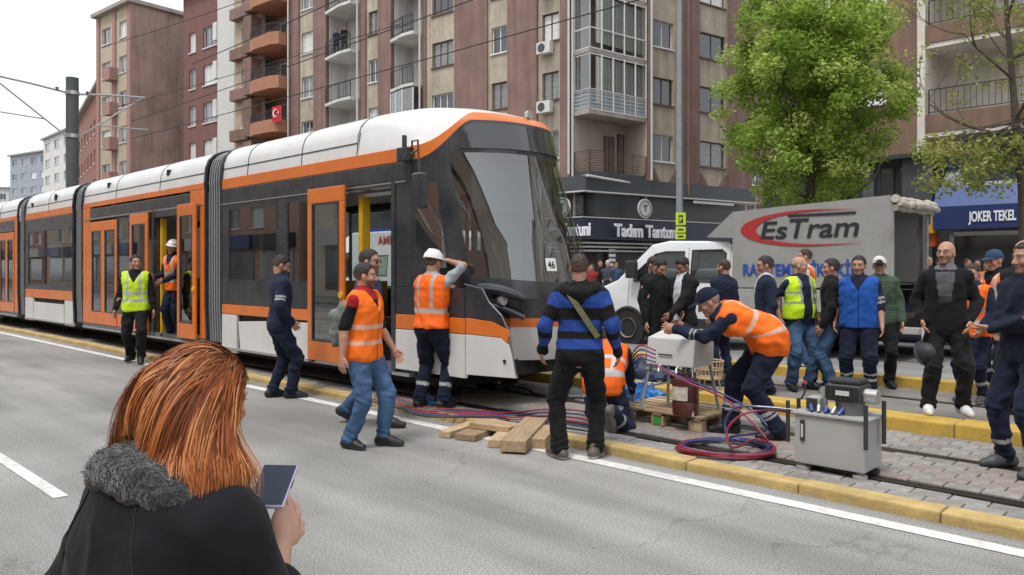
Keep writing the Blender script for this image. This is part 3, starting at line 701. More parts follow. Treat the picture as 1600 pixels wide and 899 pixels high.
# ---- right facade of the same block, turned away to the right
FB = Frame((3.63, 36, 0), R(35)); xb = FB.x
bm_ = FA.ex; ang = FB.rz-FA.rz
def toA(px, py, pz=0):   # right facade coords to block coords
    c_, s_ = math.cos(ang), math.sin(ang); return (px*c_-py*s_, px*s_+py*c_, pz)
side = bpy.data.objects.new('side_facade', MB().box(xb(1170), xb(1014), .95, 8, 0, ZT).mesh('side_facade', M_BEI)); link(side, b1); side.rotation_euler = (0, 0, ang)
wb2 = MB(); wm2 = MB(); ws2 = []
for (u0, u1, w0, w1) in ((1016, 1060, 1020, 1052), (1090, 1137, 1094, 1133)):
    st = [(xb(w0), xb(w1), zf+.82, zf+2.15) for zf in SL]; bay(wb2, xb(u0), xb(u1), ZG, ZT, st, 0, .3); ws2 += st
    xm = (xb(w0)+xb(w1))/2
    wm2.prism([(xb(u0)+.25, ZG+1.15), (xm, ZG+.05), (xb(u0)+.002, ZG+.02), (xb(u0)+.002, ZG+1.15)], -.05, -.004)
    wm2.prism([(xb(u1)-.25, ZG+1.15), (xm, ZG+.05), (xb(u1)-.002, ZG+.02), (xb(u1)-.002, ZG+1.15)], -.05, -.004)
for s_ in ws2: window(side, *s_, .12, 2, random.choice((M_FB, M_FW, M_FB)), random.choice(M_PANE))
for (u0, u1) in ((1012, 1016), (1060, 1090), (1137, 1172)): wm2.box(xb(u0)+.002, xb(u1)-.002, -.15, .32, ZG-.1, ZT)
wb2.build('stucco', M_BEI, side); wm2.build('pilaster', M_MAR, side)
for u in (1012.5, 1070): MB().cyl((xb(u), -.25, 5.4 if u > 1020 else 6.0), .06, 15, 'z', 10).build('drain_pipe', M_PIPE if u < 1020 else M_MAR, side)
# ---- corner loggias
A1 = Vector((xa(897), 0, 0)); C1 = Vector((0, 0, 0)); B1 = Vector(toA(xb(1010), 0)); 
Ai = Vector((xa(897), 1.5, 0)); Bi = Vector(toA(xb(1010), 1.5))
wc = MB(); 
for p, q in ((A1, Ai), (Ai, Bi), (Bi, B1)):
    d_ = (q-p).normalized(); n_ = Vector((-d_.y, d_.x, 0))*.05
    wc.hexa([p, q, q+n_, p+n_, p+Vector((0, 0, ZT)), q+Vector((0, 0, ZT)), q+n_+Vector((0, 0, ZT)), p+n_+Vector((0, 0, ZT))])
wc.build('loggia_wall', mat('loggia_plaster', (.5, .42, .36), .9, nscale=1, namt=.1), b1)
mid = C1+Vector((.12, -.25, 0)); A1o = A1+Vector((0, -.05, 0)); B1o = B1+Vector((.0, -.1, 0))
outl = [A1o, mid, B1o]
def band(name, z0, z1, th, m, parent, ins=0, pts=None):
    mb = MB(); pts = pts or outl
    for p, q in zip(pts[:-1], pts[1:]):
        d_ = (q-p).normalized(); n_ = Vector((-d_.y, d_.x, 0)); p_, q_ = p+n_*ins, q+n_*ins
        mb.hexa([p_+Vector((0, 0, z0)), q_+Vector((0, 0, z0)), q_+n_*th+Vector((0, 0, z0)), p_+n_*th+Vector((0, 0, z0)), p_+Vector((0, 0, z1)), q_+Vector((0, 0, z1)), q_+n_*th+Vector((0, 0, z1)), p_+n_*th+Vector((0, 0, z1))])
    return mb.build(name, m, parent)
for i, zf in enumerate(SL):
    MB().prism([(A1o.x, A1o.y), (mid.x, mid.y), (B1o.x, B1o.y), (Bi.x, Bi.y), (Ai.x, Ai.y)], zf-.2, zf, ax='z').build('balcony_slab', M_CONC if i else M_DGR, b1)
    pts_in = [p+Vector((0, .06, 0)) for p in outl]
    if i == 0:
        rl = railing('railing', pts_in, zf, .95, b1, M_FB, step=.9, bars=7)
    else:
        e_ = MB(); posts = []
        for p, q, n in ((pts_in[0], pts_in[1], 1), (pts_in[1], pts_in[2], 5)):
            for k in range(n+1): posts.append(p+(q-p)*k/n)
        for p in posts: e_.box(p.x-.03, p.x+.03, p.y-.03, p.y+.03, zf, zf+FL-.2)
        for zz in (zf+.02, zf+.95, zf+FL-.26):
            for p, q in zip(pts_in[:-1], pts_in[1:]): e_.tube([p+Vector((0, 0, zz)), q+Vector((0, 0, zz))], .035, 4)
        fr = e_.build('enclosure_frame', M_FW, b1)
        gl = glass('balcony_glass', (.86, .9, .9), .95, .02, .14)
        band('pane', zf+.98, zf+FL-.28, .012, gl, fr, 0, pts_in)
        if i == 1:
            band('pane', zf+.05, zf+.92, .012, mat('frosted', (.25, .3, .34), .35, coat=.6), fr, 0, pts_in); railing('railing', [p+Vector((0, -.05, 0)) for p in pts_in], zf, .95, b1, M_PIPE, step=.5, bars=5)
        else: band('pane', zf+.05, zf+.92, .012, gl, fr, 0, pts_in)
        # curtain behind the glass
        cb = MB(); n = 60; p, q = pts_in[1]+Vector((.1, .35, 0)), pts_in[2]+Vector((-.15, .35, 0))
        if i in (1, 2):
            for k in range(n):
                a_ = p+(q-p)*k/n; b_ = p+(q-p)*(k+1)/n; o_ = .05*math.sin(k*2.1)
                cb.add([(a_.x, a_.y+o_, zf+.3), (b_.x, b_.y-o_, zf+.3), (b_.x, b_.y-o_, zf+2.5), (a_.x, a_.y+o_, zf+2.5)], [(0, 1, 2, 3)])
            cb.build('curtain', mat('curtain', (.55, .53, .48), .9), b1)
    dv = (Bi-Ai).normalized(); rz_ = math.atan2(dv.y, dv.x)
    for k, (t0, t1) in enumerate(((.34, .62), (.74, .93))):
        L_ = (Bi-Ai).length; o = window(b1, 0, L_*(t1-t0), 0, 2.1 if k else 1.9, 0, 2 if k == 0 else 1, M_FB, M_PANE[2], False, 'balcony_door')
        o.location = Ai+dv*L_*t0+Vector((dv.y, -dv.x, 0))*.09+Vector((0, 0, zf+.12)); o.rotation_euler = (0, 0, rz_)
MB().tube([A1o+Vector((0, -.08, 15)), A1o+Vector((0, -.08, 6.0)), mid+Vector((.0, -.12, 5.95)), B1o+Vector((0, -.15, 5.75)), B1o+Vector((0, -.15, 5.3))], .06, 8).build('drain_pipe', M_PIPE, b1)
wall_b.build('wall', M_BEI, b1); wall_m.build('pilaster', M_MAR, b1)
MB().box(xa(455)-.02, .3, .1, 9, ZT, ZT+.25).build('roof', M_CONC, b1)
# ground floor: dark cladding, upper shop windows, sign, glass front
gf = MB().box(xa(455), A1.x, .1, .3, 0, ZG).build('shop_base', M_DGR, b1)
def dark_band(z0, z1, out, m, name): 
    pts = [Vector((xa(860), -out, 0)), Vector((.0, -out*1.1, 0)), Vector(toA(xb(1172), -out))]
    return band(name, z0, z1, .3, m, b1, 0, pts)
dark_band(5.28, 5.98, .35, M_DGR, 'cornice_band'); dark_band(5.22, 5.278, .42, M_PIPE, 'cornice_trim')
dark_band(3.98, 5.22, -.35, mat('mezzanine_wall', (.04, .045, .05), .4), 'mezzanine_wall')
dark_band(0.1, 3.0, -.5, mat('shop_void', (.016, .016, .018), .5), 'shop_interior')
sg = dark_band(3.02, 4.02, .55, mat('sign_navy', (.018, .024, .045), .4), 'sign_board'); dark_band(4.02, 4.06, .58, M_PIPE, 'sign_trim')
for k in range(3): dark_band(2.82-.18*k, 2.9-.18*k, .35-.1*k, mat('awning_slat', (.42, .4, .38), .6), 'awning_slat')
M_SGN = mat('sign_letter', (.70, .72, .78), .5)
o = text('sign_lettering', 'Tadım Tantuni', .82, M_SGN, side, (xb(947), -.60, 3.18), (R(90), 0, 0), .03, .028, width=xb(1046)-xb(947))
o = text('sign_lettering', 'Tantuni', .82, M_SGN, b1, (xa(889), -.60, 3.2), (R(90), 0, 0), .03, .028, width=xa(937)-xa(889)-.1)
for (par, xx) in ((side, xb(994)), (b1, xa(890))):
    c_ = MB().cyl((xx, -.62, 4.55), .46, .06, 'y', 28).build('sign_roundel', mat('roundel', (.62, .6, .62), .5), par)
    MB().tube([(xx+.37*math.cos(a_), -.63, 4.55+.37*math.sin(a_)) for a_ in np.linspace(0, 2*math.pi, 28, endpoint=False)], .02, 5, closed=True).build('ring', M_DGR, c_)
    text('monogram', 'T', .45, M_DGR, c_, (xx, -.64, 4.4), (R(90), 0, 0), .005, .01, 'CENTER')
for (u0, u1) in ((962, 975), (982, 998), (1005, 1022)): window(side, xb(u0), xb(u1), 4.12, 5.15, .18, 1, M_DGR, M_PANE[1], False)
window(b1, xa(874), xa(908), 4.12, 5.15, .2, 2, M_DGR, M_PANE[2], False)
mn = MB().box(xb(950), xb(962), -.02, .03, 1.2, 2.75).build('menu_board', M_DGR, side)
for k in range(6): MB().box(xb(951), xb(961), -.03, -.022, 1.35+k*.22, 1.47+k*.22).build('menu_line', M_SGN, mn)
MB().box(xb(1074), xb(1135), -.5, -.4, 5.0, 5.12).build('strip_light', M_PIPE, side)

# ---- neighbours further up the street
def block(name, label, org, rz, wd, dp, h, cols, wall, row0=3.6, fl=FL, wh=1.35, fm=None, pilaster=None, pw=.5, roofm=None, ns=2):
    """cols: list of (x0, x1) window columns on the -y face"""
    t = thing(name, label, 'building', org, rz); mb = MB(); x = 0; zs = []
    z = row0
    while z+wh+.4 < h: zs.append(z); z += fl
    edges = [0]+[(cols[i][1]+cols[i+1][0])/2 for i in range(len(cols)-1)]+[wd]
    for i, (c0, c1) in enumerate(cols):
        bay(mb, edges[i], edges[i+1], 0, h, [(c0, c1, q, q+wh) for q in zs], 0, .28)
        for q in zs: window(t, c0, c1, q, q+wh, .12, ns, fm or random.choice((M_FW, M_FW, M_FB)))
    if not cols: mb.box(0, wd, 0, .28, 0, h)
    mb.box(0, wd, .75, dp, 0, h).box(0, .04, .28, .75, 0, h).box(wd-.04, wd, .28, .75, 0, h)
    mb.build('wall', wall, t)
    if pilaster:
        for i in range(len(edges)): MB().box(min(max(edges[i]-pw/2, 0), wd-pw), min(max(edges[i]+pw/2, pw), wd), -.12, -.002, 0, h-.01).build('pilaster', pilaster, t)
    MB().box(-.35, wd+.35, -.45, dp+.2, h, h+.3).build('roof', roofm or M_CONC, t)
    return t
# building with terracotta balconies and the flag
xL, xR = xa(366), xa(455)-.03
t = thing('balcony_building', 'brown building with terracotta balconies and a red flag hanging from one railing', 'building', FA.o+FA.ex*xL, FA.rz)
wd = xR-xL; mb = MB(); cols = [(wd*.12, wd*.34)]
zs = [5.0+FL*i+.1 for i in range(6)]
bay(mb, 0, wd*.5, 0, 21.5, [(wd*.14, wd*.34, q+.8, q+2.15) for q in zs], 0, .3); mb.box(wd*.5, wd, 1.3, 1.4, 0, 21.5).box(0, wd, 1.4, 9, 0, 21.5)
mb.build('wall', mat('stucco_tan', (.40, .31, .24), .9, nscale=1, namt=.12), t)
M_TER = mat('terracotta', (.36, .17, .105), .9, nscale=1, namt=.1)
for i, q in enumerate(zs):
    window(t, wd*.14, wd*.34, q+.8, q+2.15, .1, 2, M_FW); window(t, wd*.56, wd*.8, q+.2, q+2.2, 1.2, 2, M_FW, M_PANE[2], False, 'balcony_door')
    MB().prism([(wd*.5, .3), (wd*.5, -.9), (wd*.62, -1.15), (wd*.9, -1.15), (wd-.05, -.9), (wd-.05, 1.3), (wd*.5, 1.3)], q-.2, q+.62, ax='z').build('parapet', M_TER, t)
    MB().box(wd*.36, wd*.5, -.8, -.003, q-.1, q+2.4).box(.2, wd*.36, -.5, -.003, q-.15, q+.6).build('oriel', M_MAR if i % 2 else M_BRN, t)
    railing('railing', [(wd*.51, -.85), (wd*.62, -1.1), (wd*.9, -1.1), (wd-.1, -.85)], q+.62, .6, t, step=.45, bars=4)
MB().box(-.2, wd+.2, -.4, 9, 21.5, 21.8).build('roof', M_CONC, t)
# flag on the lowest visible railing
fz = zs[2]+.62
best_i = min(range(6), key=lambda i: abs(FA.z(432, 172, -1.2)-(zs[i]+.9))); fz = zs[best_i]+.35
fx = xa(432, -1.25)-xL
fb = MB(); n = 8
for i in range(n):
    a_, b_ = -.55+1.1*i/n, -.55+1.1*(i+1)/n; ya, yb = -1.22-.03*math.sin(i*1.7), -1.22-.03*math.sin((i+1)*1.7)
    fb.add([(fx+a_, ya, fz+.05*math.sin(i)), (fx+b_, yb, fz+.05*math.sin(i+1)), (fx+b_, yb, fz+1.0), (fx+a_, ya, fz+1.0)], [(0, 1, 2, 3)])
    fb.add([(fx+a_, ya+.012, fz+.05*math.sin(i)), (fx+b_, yb+.012, fz+.05*math.sin(i+1)), (fx+b_, yb+.012, fz+1.0), (fx+a_, ya+.012, fz+1.0)], [(3, 2, 1, 0)])
flag = thing('flag', 'red national flag with white crescent hung over a terracotta balcony railing', 'flag', FA.o+FA.ex*xL, FA.rz)
fb.build('cloth', mat('flag_red', (.45, .02, .03), .8), flag)
cr = MB(); pts = [(math.cos(a_)*.27, math.sin(a_)*.27) for a_ in np.linspace(.55, 2*math.pi-.55, 24)]+[(.07+math.cos(a_)*.21, math.sin(a_)*.21) for a_ in np.linspace(2*math.pi-.62, .62, 24)]
cr.prism([(fx-.12+p[0], fz+.55+p[1]) for p in pts], -1.275, -1.265); cr.build('crescent', M_FW, flag)
st_ = [(fx+.22+math.cos(R(90+36*k))*(.1 if k % 2 == 0 else .045), fz+.55+math.sin(R(90+36*k))*(.1 if k % 2 == 0 else .045)) for k in range(10)]
MB().prism(st_, -1.275, -1.265).build('star', M_FW, flag)
# maroon building with white window bays and a pale end wall
xL, xR = xa(275), xa(365.5)
t = block('maroon_building', 'maroon apartment building with paired white windows and a pale end strip', FA.o+FA.ex*xL+FA.ey*.6, FA.rz, xR-xL, 9, 23, [(.9, 1.9), (3.0, 5.2)], mat('stucco_wine', (.175, .085, .075), .9, nscale=1, namt=.1), row0=4.2, wh=1.55, fm=M_FW, ns=3)
wd = xR-xL
MB().box(wd*.66, wd, -.25, -.004, 0, 23).build('end_strip', mat('pale_strip', (.55, .54, .52), .9, nscale=1, namt=.06), t)
for q in range(6): MB().box(wd*.60, wd*.66, -.35, -.005, 4.0+FL*q+.4, 4.0+FL*q+1.7).build('side_panel', M_WHT, t)
# pink building whose plain side wall faces us
c_ = Vector(((205-800)/F*62, 62, 0)); FP = Frame(c_, FA.rz); wd = 6.2
t = block('pink_building', 'pink and cream apartment building with a tall plain reddish side wall', c_-FA.ex*wd, FA.rz, wd, 16, 23, [(.9, 2.5), (4.1, 5.6)], mat('stucco_pink', (.42, .36, .27), .9, nscale=1, namt=.1), row0=3.4, fm=M_FW, pilaster=mat('pink_trim', (.33, .19, .17), .9), pw=.55)
MB().box(wd, wd+.05, -.1, 16, 0, 23).build('side_wall', mat('side_plaster', (.35, .235, .195), .92, nscale=.5, namt=.24, streak=.25, dirt=.6, dirtcol=(.43, .33, .28)), t)
for q in range(6): MB().box(2.7, 3.9, -.7, -.004, 2.9+FL*q, 3.9+FL*q).build('balcony', mat('pink_trim', (.33, .19, .17), .9), t)
# brick row beyond it
p0, p1 = Vector((-37.4, 70.5, 0)), Vector((-50.2, 89.5, 0)); dv = p0-p1; rz = math.atan2(dv.y, dv.x); L_ = dv.length
block('brick_building', 'low reddish brick apartment row receding beside the tram pole', p1, rz, L_, 12, 18.6, [(1+3.1*i, 2.3+3.1*i) for i in range(7)], mat('brick_red', (.26, .12, .09), .9, nscale=2, namt=.15), row0=3.4, fm=M_FW)
def far_block(name, label, u0, u1, Y0, Y1, h, wall, ncol, fl=2.9):
    p0, p1 = Vector(((u0-800)/F*Y0, Y0, 0)), Vector(((u1-800)/F*Y1, Y1, 0)); dv = p1-p0; L_ = dv.length
    return block(name, label, p0, math.atan2(dv.y, dv.x), L_, 12, h, [(L_*(i+.2)/ncol, L_*(i+.75)/ncol) for i in range(ncol)], wall, row0=2.5, fl=fl, fm=M_FW, ns=2)
far_block('white_building', 'small white apartment house with pitched eaves behind the dark tram pole', 68, 112, 140, 128, 25, M_WHT, 3)
far_block('grey_building', 'distant grey and white apartment house at the far left end of the street', 16, 76, 160, 152, 25, mat('far_grey', (.3, .33, .37), .9, nscale=1, namt=.15), 4)
far_block('low_building', 'low pale building at the left edge of the street behind the tram roof', -60, 14, 170, 170, 19.5, M_WHT, 4)

far_block('side_street_building', 'brown apartment house down the side street behind the big green tree', 1105, 1260, 62, 60, 24, mat('far_brown', (.25, .18, .15), .9, nscale=1, namt=.15, streak=.2), 3)
# ---- block on the right: brown wall, white edge, long balconies, shops
FR = Frame((13.55, 25.6, 0), TROT); xr = FR.x
b2 = thing('balcony_block', 'brown block with white framed long balconies above the blue shop sign', 'building', FR.o, FR.rz)
mb = MB(); wx = (xr(1316), xr(1386)); 
SR = [5.95, 8.88, 11.8, 14.7]
x_l = xr(1175); 
bay(mb, x_l, xr(1434), 5.5, 18, [(wx[0], wx[1], q+1.35, q+2.75) for q in SR], 0, .3); mb.box(x_l, xr(1434), .8, 10, 5.5, 18)
mb.build('wall', M_BRN, b2)
for q in SR: window(b2, wx[0], wx[1], q+1.35, q+2.75, .1, 3, M_FW, M_PANE[0])
for q in SR[:2]: window(b2, x_l+1.2, x_l+3.0, q+1.2, q+2.6, -.03, 2, M_FW, M_PANE[2])
MB().box(xr(1433.5), xr(1446), -.04, 2.4, 5.5, 18).build('white_edge', M_CRE, b2)
xE = xr(1446); XF = 14
MB().box(xE, XF, 1.9, 10, 5.5, 18).build('recess_wall', M_CRE, b2)
for q in SR:
    MB().box(xE+.003, XF, -.02, 1.9, q-.0, q+.16).build('balcony_slab', M_CRE, b2)
    MB().box(xE+.004, XF, -.06, .12, q+.163, q+.74).build('parapet', M_BRN, b2)
    railing('railing', [(xE+.1, .02), (xE+3.2, .02), (xE+6.4, .02), (xE+9.5, .02)], q+.74, .82, b2, step=.17)
    window(b2, xE+2.3, xE+3.1, q+.2, q+2.4, 1.82, 1, M_FW, M_PANE[0], False, 'balcony_door'); window(b2, xE+3.6, xE+6.4, q+.2, q+2.45, 1.82, 3, M_FW, M_PANE[0], False); window(b2, xE+7.2, xE+9.4, q+.9, q+2.3, 1.82, 2, M_FW, M_PANE[1], False)
MB().box(x_l-.2, XF, -.2, 10, 18, 18.3).build('roof', M_CONC, b2)
MB().box(x_l, XF, .9, 1.0, 0, 5.5).box(xr(1405), xr(1452), .3, .9, .1, 5.5).build('shop_base', M_DGR, b2)
MB().box(x_l, xr(1434), -.02, .9, 5.36, 5.497).build('soffit', mat('soffit_dark', (.03, .03, .032), .7), b2)
for k in range(9): 
    x_ = xr(1250)+k*.62
    if x_ < xr(1400): window(b2, x_, x_+.5, 2.9, 5.2, .84, 1, M_DGR, M_PANE[random.choice((1, 1, 2))], False, 'shop_window')
# blue upper window strip and blue sign of the corner shop
M_BLU = mat('sign_blue', (.016, .05, .19), .45, nscale=2, namt=.12); M_BLU2 = mat('sign_blue_deep', (.018, .03, .11), .45, nscale=2, namt=.1)
xs = xr(1458, -1.4)
MB().box(xs+.1, XF, -.1, .0, 4.35, 5.7).build('window_film', mat('film_blue', (.02, .032, .08), .15, coat=.8, nscale=3, namt=.4), b2)
MB().box(xs+.1, XF, -.3, -.1, 4.2, 4.35).build('window_ledge', M_WHT, b2)
MB().hexa([(xs, -1.4, 3.55), (XF, -1.4, 3.55), (XF, -.6, 3.55), (xs, -.6, 3.55), (xs, -1.05, 4.18), (XF, -1.05, 4.18), (XF, -.6, 4.18), (xs, -.6, 4.18)]).build('sign_top', M_BLU, b2)
sb_ = MB().box(xs+.0, XF, -1.45, -.6, 2.85, 3.547).build('shop_sign', M_BLU2, b2)
text('sign_lettering', 'JOKER TEKEL SHOP', .42, M_SGN, sb_, (xr(1514, -1.5), -1.47, 3.06), (R(90), 0, 0), .012, .012, width=(xr(1588, -1.5)-xr(1514, -1.5))*16.3/11)
ss = MB().box(xr(1449, -1.8), xs-.02, -1.75, -1.6, 3.0, 3.62).build('small_sign', M_BLU, b2)
MB().box(xr(1453, -1.8), xs-.12, -1.765, -1.752, 3.28, 3.33).build('sign_bar', M_SGN, ss)
ws = MB().box(xs+.3, XF, -.35, -.3, .4, 2.7).build('shop_window', M_PANE[1], b2); MB().box(xs+.2, xs+.32, -.42, -.3, .2, 2.8).box(xs+.2, XF, -.42, -.3, 2.68, 2.8).build('frame', M_PIPE, ws)
dome = MB(); N = 14
dome.lathe([(.02, .10), (.15, .092), (.27, .06), (.34, .012), (.35, 0)], 24)
sd = thing('satellite_dish', 'grey satellite dish leaning on the ledge above the blue shop sign', 'dish', FR.o+FR.ex*(xr(1490, -.9))+FR.ey*(-.9)+Vector((0, 0, 4.19)), FR.rz)
d_ = dome.build('reflector', mat('dish_grey', (.2, .215, .24), .6), sd, smooth=True); d_.rotation_euler = (R(80), 0, 0); d_.location = (0, 0, .12)
MB().cyl((0, .02, -.01), .025, .12, 'z', 8).build('mast', M_PIPE, sd)
ys = thing('yellow_kiosk_sign', 'yellow box sign above the neighbouring shop beside the lorry rear', 'sign', FR.o+FR.ex*xr(1432, -1)+FR.ey*(-1.0), FR.rz)
MB().box(-.45, .55, -.15, .15, 2.75, 3.55).build('panel', mat('sign_yellow', (.62, .33, .01), .5), ys, bevel=.02); MB().box(-.45, .55, .0, .5, 2.35, 2.73).build('lower_panel', mat('sign_red', (.4, .07, .02), .5), ys); MB().box(-.02, .06, .16, 1.1, 2.9, 3.0).build('bracket', M_DGR, ys)

# ---- the other side of the street, behind the camera (it is what the tram's windows mirror)
for i, (s0, L_, h, c_) in enumerate(((-26, 20, 17, (.52, .40, .32)), (-5, 18, 20, (.46, .26, .2)), (14, 22, 16, (.6, .54, .45)), (37, 24, 19, (.45, .3, .24)), (62, 26, 18, (.5, .42, .34)), (89, 30, 21, (.38, .22, .18)), (120, 40, 18, (.52, .48, .42)))):
    o_ = W(s0, -19, 0); nm = ('tan', 'rust brown', 'cream', 'brown', 'buff', 'dark red', 'off-white')[i]
    ob_ = block('opposite_building', '%s apartment house across the near road, mirrored in the tram windows' % nm, o_, TROT+math.pi, L_, 10, h, [(1.2+3.2*k, 2.9+3.2*k) for k in range(int((L_-1)/3.2))], mat('opp_%d' % i, c_, .9, nscale=1, namt=.1), row0=4.4, fm=M_FW)
    for k in range(int(L_/5)):
        cs = ((.03, .05, .16), (.5, .5, .5), (.35, .03, .03), (.02, .02, .025))[(k+i) % 4]
        sgn_ = MB().box(.4+5*k, 4.9+5*k, -.5, -.004, 3.0, 3.9).build('shop_sign', mat('opp_sign_%d' % ((k+i) % 4), cs, .5), ob_)
        MB().box(.6+5*k, 4.7+5*k, -.06, -.01, .5, 2.8).build('shop_window', M_PANE[1] if k % 2 else M_PANE[2], ob_)
        if i == 1 and k == 1: text('sign_lettering', 'SANOĞLU', .62, M_SGN, sgn_, (.7+5*k, -.52, 3.2), (R(90), 0, 0), .01, .01)
# the street goes on to the right of the frame: these blocks stand in the tram's windscreen
for i, (s1_, L_, h, c_, nm) in enumerate(((-12, 15, 20, (.5, .46, .40), 'pale'), (-28, 16, 23, (.22, .12, .10), 'wine red'), (-45, 18, 19, (.52, .45, .36), 'sand coloured'))):
    t_ = block('next_building', '%s apartment house further right along the street, mirrored in the windscreen' % nm, W(s1_, 22.2, 0), TROT, L_, 10, h, [(1.0+3.0*k, 2.6+3.0*k) for k in range(int((L_-1)/3.0))], mat('next_%d' % i, c_, .9, nscale=1, namt=.1, streak=.2), row0=4.2, fm=M_FW, pilaster=(M_WHT, M_CRE, M_MAR)[i], pw=.7)
sheet('opposite_pavement', -40, 90, -30, -14, .1, M_PAVE, .2)
# ------------------------------------------------------------ vehicles
M_VW = mat('van_white', (.70, .72, .74), .3, coat=.6, nscale=1.5, namt=.05, dirt=.3, dirtcol=(.4, .38, .36))
M_TYRE = mat('tyre', (.022, .022, .022), .85, nscale=20, namt=.2); M_RIM = mat('rim', (.32, .33, .34), .4, metal=.6)
M_VG = glass('vehicle_glass', (.16, .18, .19), .95, .01, .14)
M_PLB = mat('black_plastic', (.03, .03, .032), .55)
def wheel(parent, x, y, r, wd=.2, out=1):
    w_ = MB().lathe([(r*.60, -wd/2), (r*.93, -wd/2), (r, -wd/2+.03), (r, wd/2-.03), (r*.93, wd/2), (r*.60, wd/2)], 28).build('wheel', M_TYRE, parent, (x, y, r)); w_.rotation_euler = (R(90), 0, 0)
    rm = MB().lathe([(.05, -.02), (r*.2, -.02), (r*.58, .02), (r*.62, .05), (r*.62, -.1), (.05, -.1)], 24)
    q = rm.build('rim', M_RIM, w_, (0, 0, -wd/2*out*1.0+(.0 if out > 0 else 0))); q.rotation_euler = (0 if out > 0 else 0, 0, 0)
    if out > 0: q.rotation_euler = (math.pi, 0, 0)
    return w_
def shell(parent, low, up, hw0, hw1, m, name='body', bevel=.05):
    """side outline below and above the belt line (x,z), pulled in towards the roof"""
    zb = min(p[1] for p in up); zt = max(p[1] for p in up)
    hw = lambda z: hw0 if z <= zb else hw0+(hw1-hw0)*(z-zb)/(zt-zb)
    ring = low+up            # one closed outline: low goes front to rear along the bottom, up goes rear to front over the roof
    k = len(ring); v = [(x, hw(z), z) for x, z in ring]+[(x, -hw(z), z) for x, z in ring]
    mb = MB(); n0 = len(low)
    f = [(i, (i+1) % k, (i+1) % k+k, i+k) for i in range(k)]
    f += [tuple(range(n0))+(n0, k-1), tuple(range(n0, k))]
    f += [tuple(i+k for i in reversed(tuple(range(n0))+(n0, k-1))), tuple(i+k for i in reversed(range(n0, k)))]
    mb.add(v, f)
    return mb.build(name, m, parent, smooth=True, bevel=bevel, seg=3), hw
def side_pane(parent, pts, hw, sgn, m, name='window', th=.012, out=.004, rim=M_PLB):
    v0 = [(x, sgn*(hw(z)+out), z) for x, z in pts]; v1 = [(x, sgn*(hw(z)+out-th), z) for x, z in pts]; k = len(pts)
    c_ = Vector((sum(p[0] for p in pts)/k, 0, sum(p[1] for p in pts)/k))
    o = MB().add(v0+v1, [tuple(range(k)), tuple(range(2*k-1, k-1, -1))]+[(i, i+k, (i+1) % k+k, (i+1) % k) for i in range(k)]).build(name, m, parent)
    if rim:
        MB().tube([(x, sgn*(hw(z)+out), z) for x, z in pts], .016, 6, closed=True).build('seal', rim, o)
    return o
# ---- lorry
lorry = thing('tarpaulin_lorry', 'white crew cab lorry with grey tarpaulin box reading EsTram, parked beyond the tracks', 'lorry', W(2.2, 8.4+.98, 0), math.pi/2+TH)
low = [(3.36, .42), (2.75, .36), (1.9, .36), (.0, .4)]
up = [(0, 1.25), (0, 2.08), (.12, 2.17), (1.5, 2.21), (1.92, 2.14), (2.55, 1.55), (2.72, 1.38), (3.18, 1.22), (3.34, 1.02)]
zb = 1.02
low = [(3.36, .45), (2.9, .36), (.0, .40), (0, 1.02)]
up = [(0, 1.04), (0, 2.08), (.12, 2.17), (1.5, 2.21), (1.92, 2.14), (2.55, 1.56), (2.74, 1.38), (3.2, 1.2), (3.35, 1.03)]
cab, hw = shell(lorry, low, up, .98, .80, M_VW, 'cab', .05)
for sg in (1, -1):
    side_pane(lorry, [(1.10, 1.36), (1.10, 1.98), (1.55, 1.98), (1.80, 1.93), (2.28, 1.52), (2.30, 1.36)], hw, sg, M_VG)
    side_pane(lorry, [(.22, 1.36), (.16, 1.45), (.16, 1.93), (.24, 2.0), (.92, 2.0), (.92, 1.36)], hw, sg, M_VG)
    for x in (1.0, 2.42, .06): MB().tube([(x, sg*(hw(z)+.002), z) for z in np.linspace(.5, 2.05 if x < 2 else 1.4, 8)], .005, 4).build('door_gap', M_SEAM, lorry)
    for x in (.95, 1.12): MB().box(x-.1, x+.06, sg*.985, sg*1.01, 1.13, 1.17).build('door_handle', M_PLB, lorry, bevel=.008)
    mi = MB().box(2.12, 2.34, sg*1.02, sg*1.22, 1.42, 1.80).build('mirror', M_PLB, lorry, bevel=.05, seg=3); MB().box(2.2, 2.26, sg*.9, sg*1.05, 1.45, 1.55).build('arm', M_PLB, mi)
    MB().box(3.02, 3.30, sg*.72, sg*.97, 1.0, 1.16).build('headlight', mat('lamp_lens', (.8, .8, .78), .15, coat=1), lorry, bevel=.03)
    wheel(lorry, 2.42, sg*.86, .355, .22, sg); wheel(lorry, -1.55, sg*.86, .355, .26, sg)
    arch = MB(); pts = [(2.42+math.cos(a_)*.43, sg*.985, .36+math.sin(a_)*.43) for a_ in np.linspace(-.1, math.pi+.1, 14)]
    arch.tube(pts, .035, 6); arch.build('wheel_arch', M_PLB, lorry); MB().cyl((2.42, sg*.975, .36), .42, sg*.012, 'y', 28).build('wheel_well', M_UND, lorry)
    MB().box(.05, 1.95, sg*.97, sg*1.0, .42, .62).build('sill_trim', M_PLB, lorry, bevel=.01)
ws_ = MB().hexa([(1.98, -.74, 2.09), (2.60, -.88, 1.52), (2.62, -.88, 1.53), (2.0, -.74, 2.10), (1.98, .74, 2.09), (2.60, .88, 1.52), (2.62, .88, 1.53), (2.0, .74, 2.10)]); o = ws_.build('windscreen', M_VG, lorry); o.location.z = .02; o.location.x = .02
MB().box(3.3, 3.4, -.9, .9, .42, .72).build('bumper', M_PLB, lorry, bevel=.04)
MB().box(-3.0, .0, -.55, .55, .5, .72).build('chassis', M_UND, lorry)
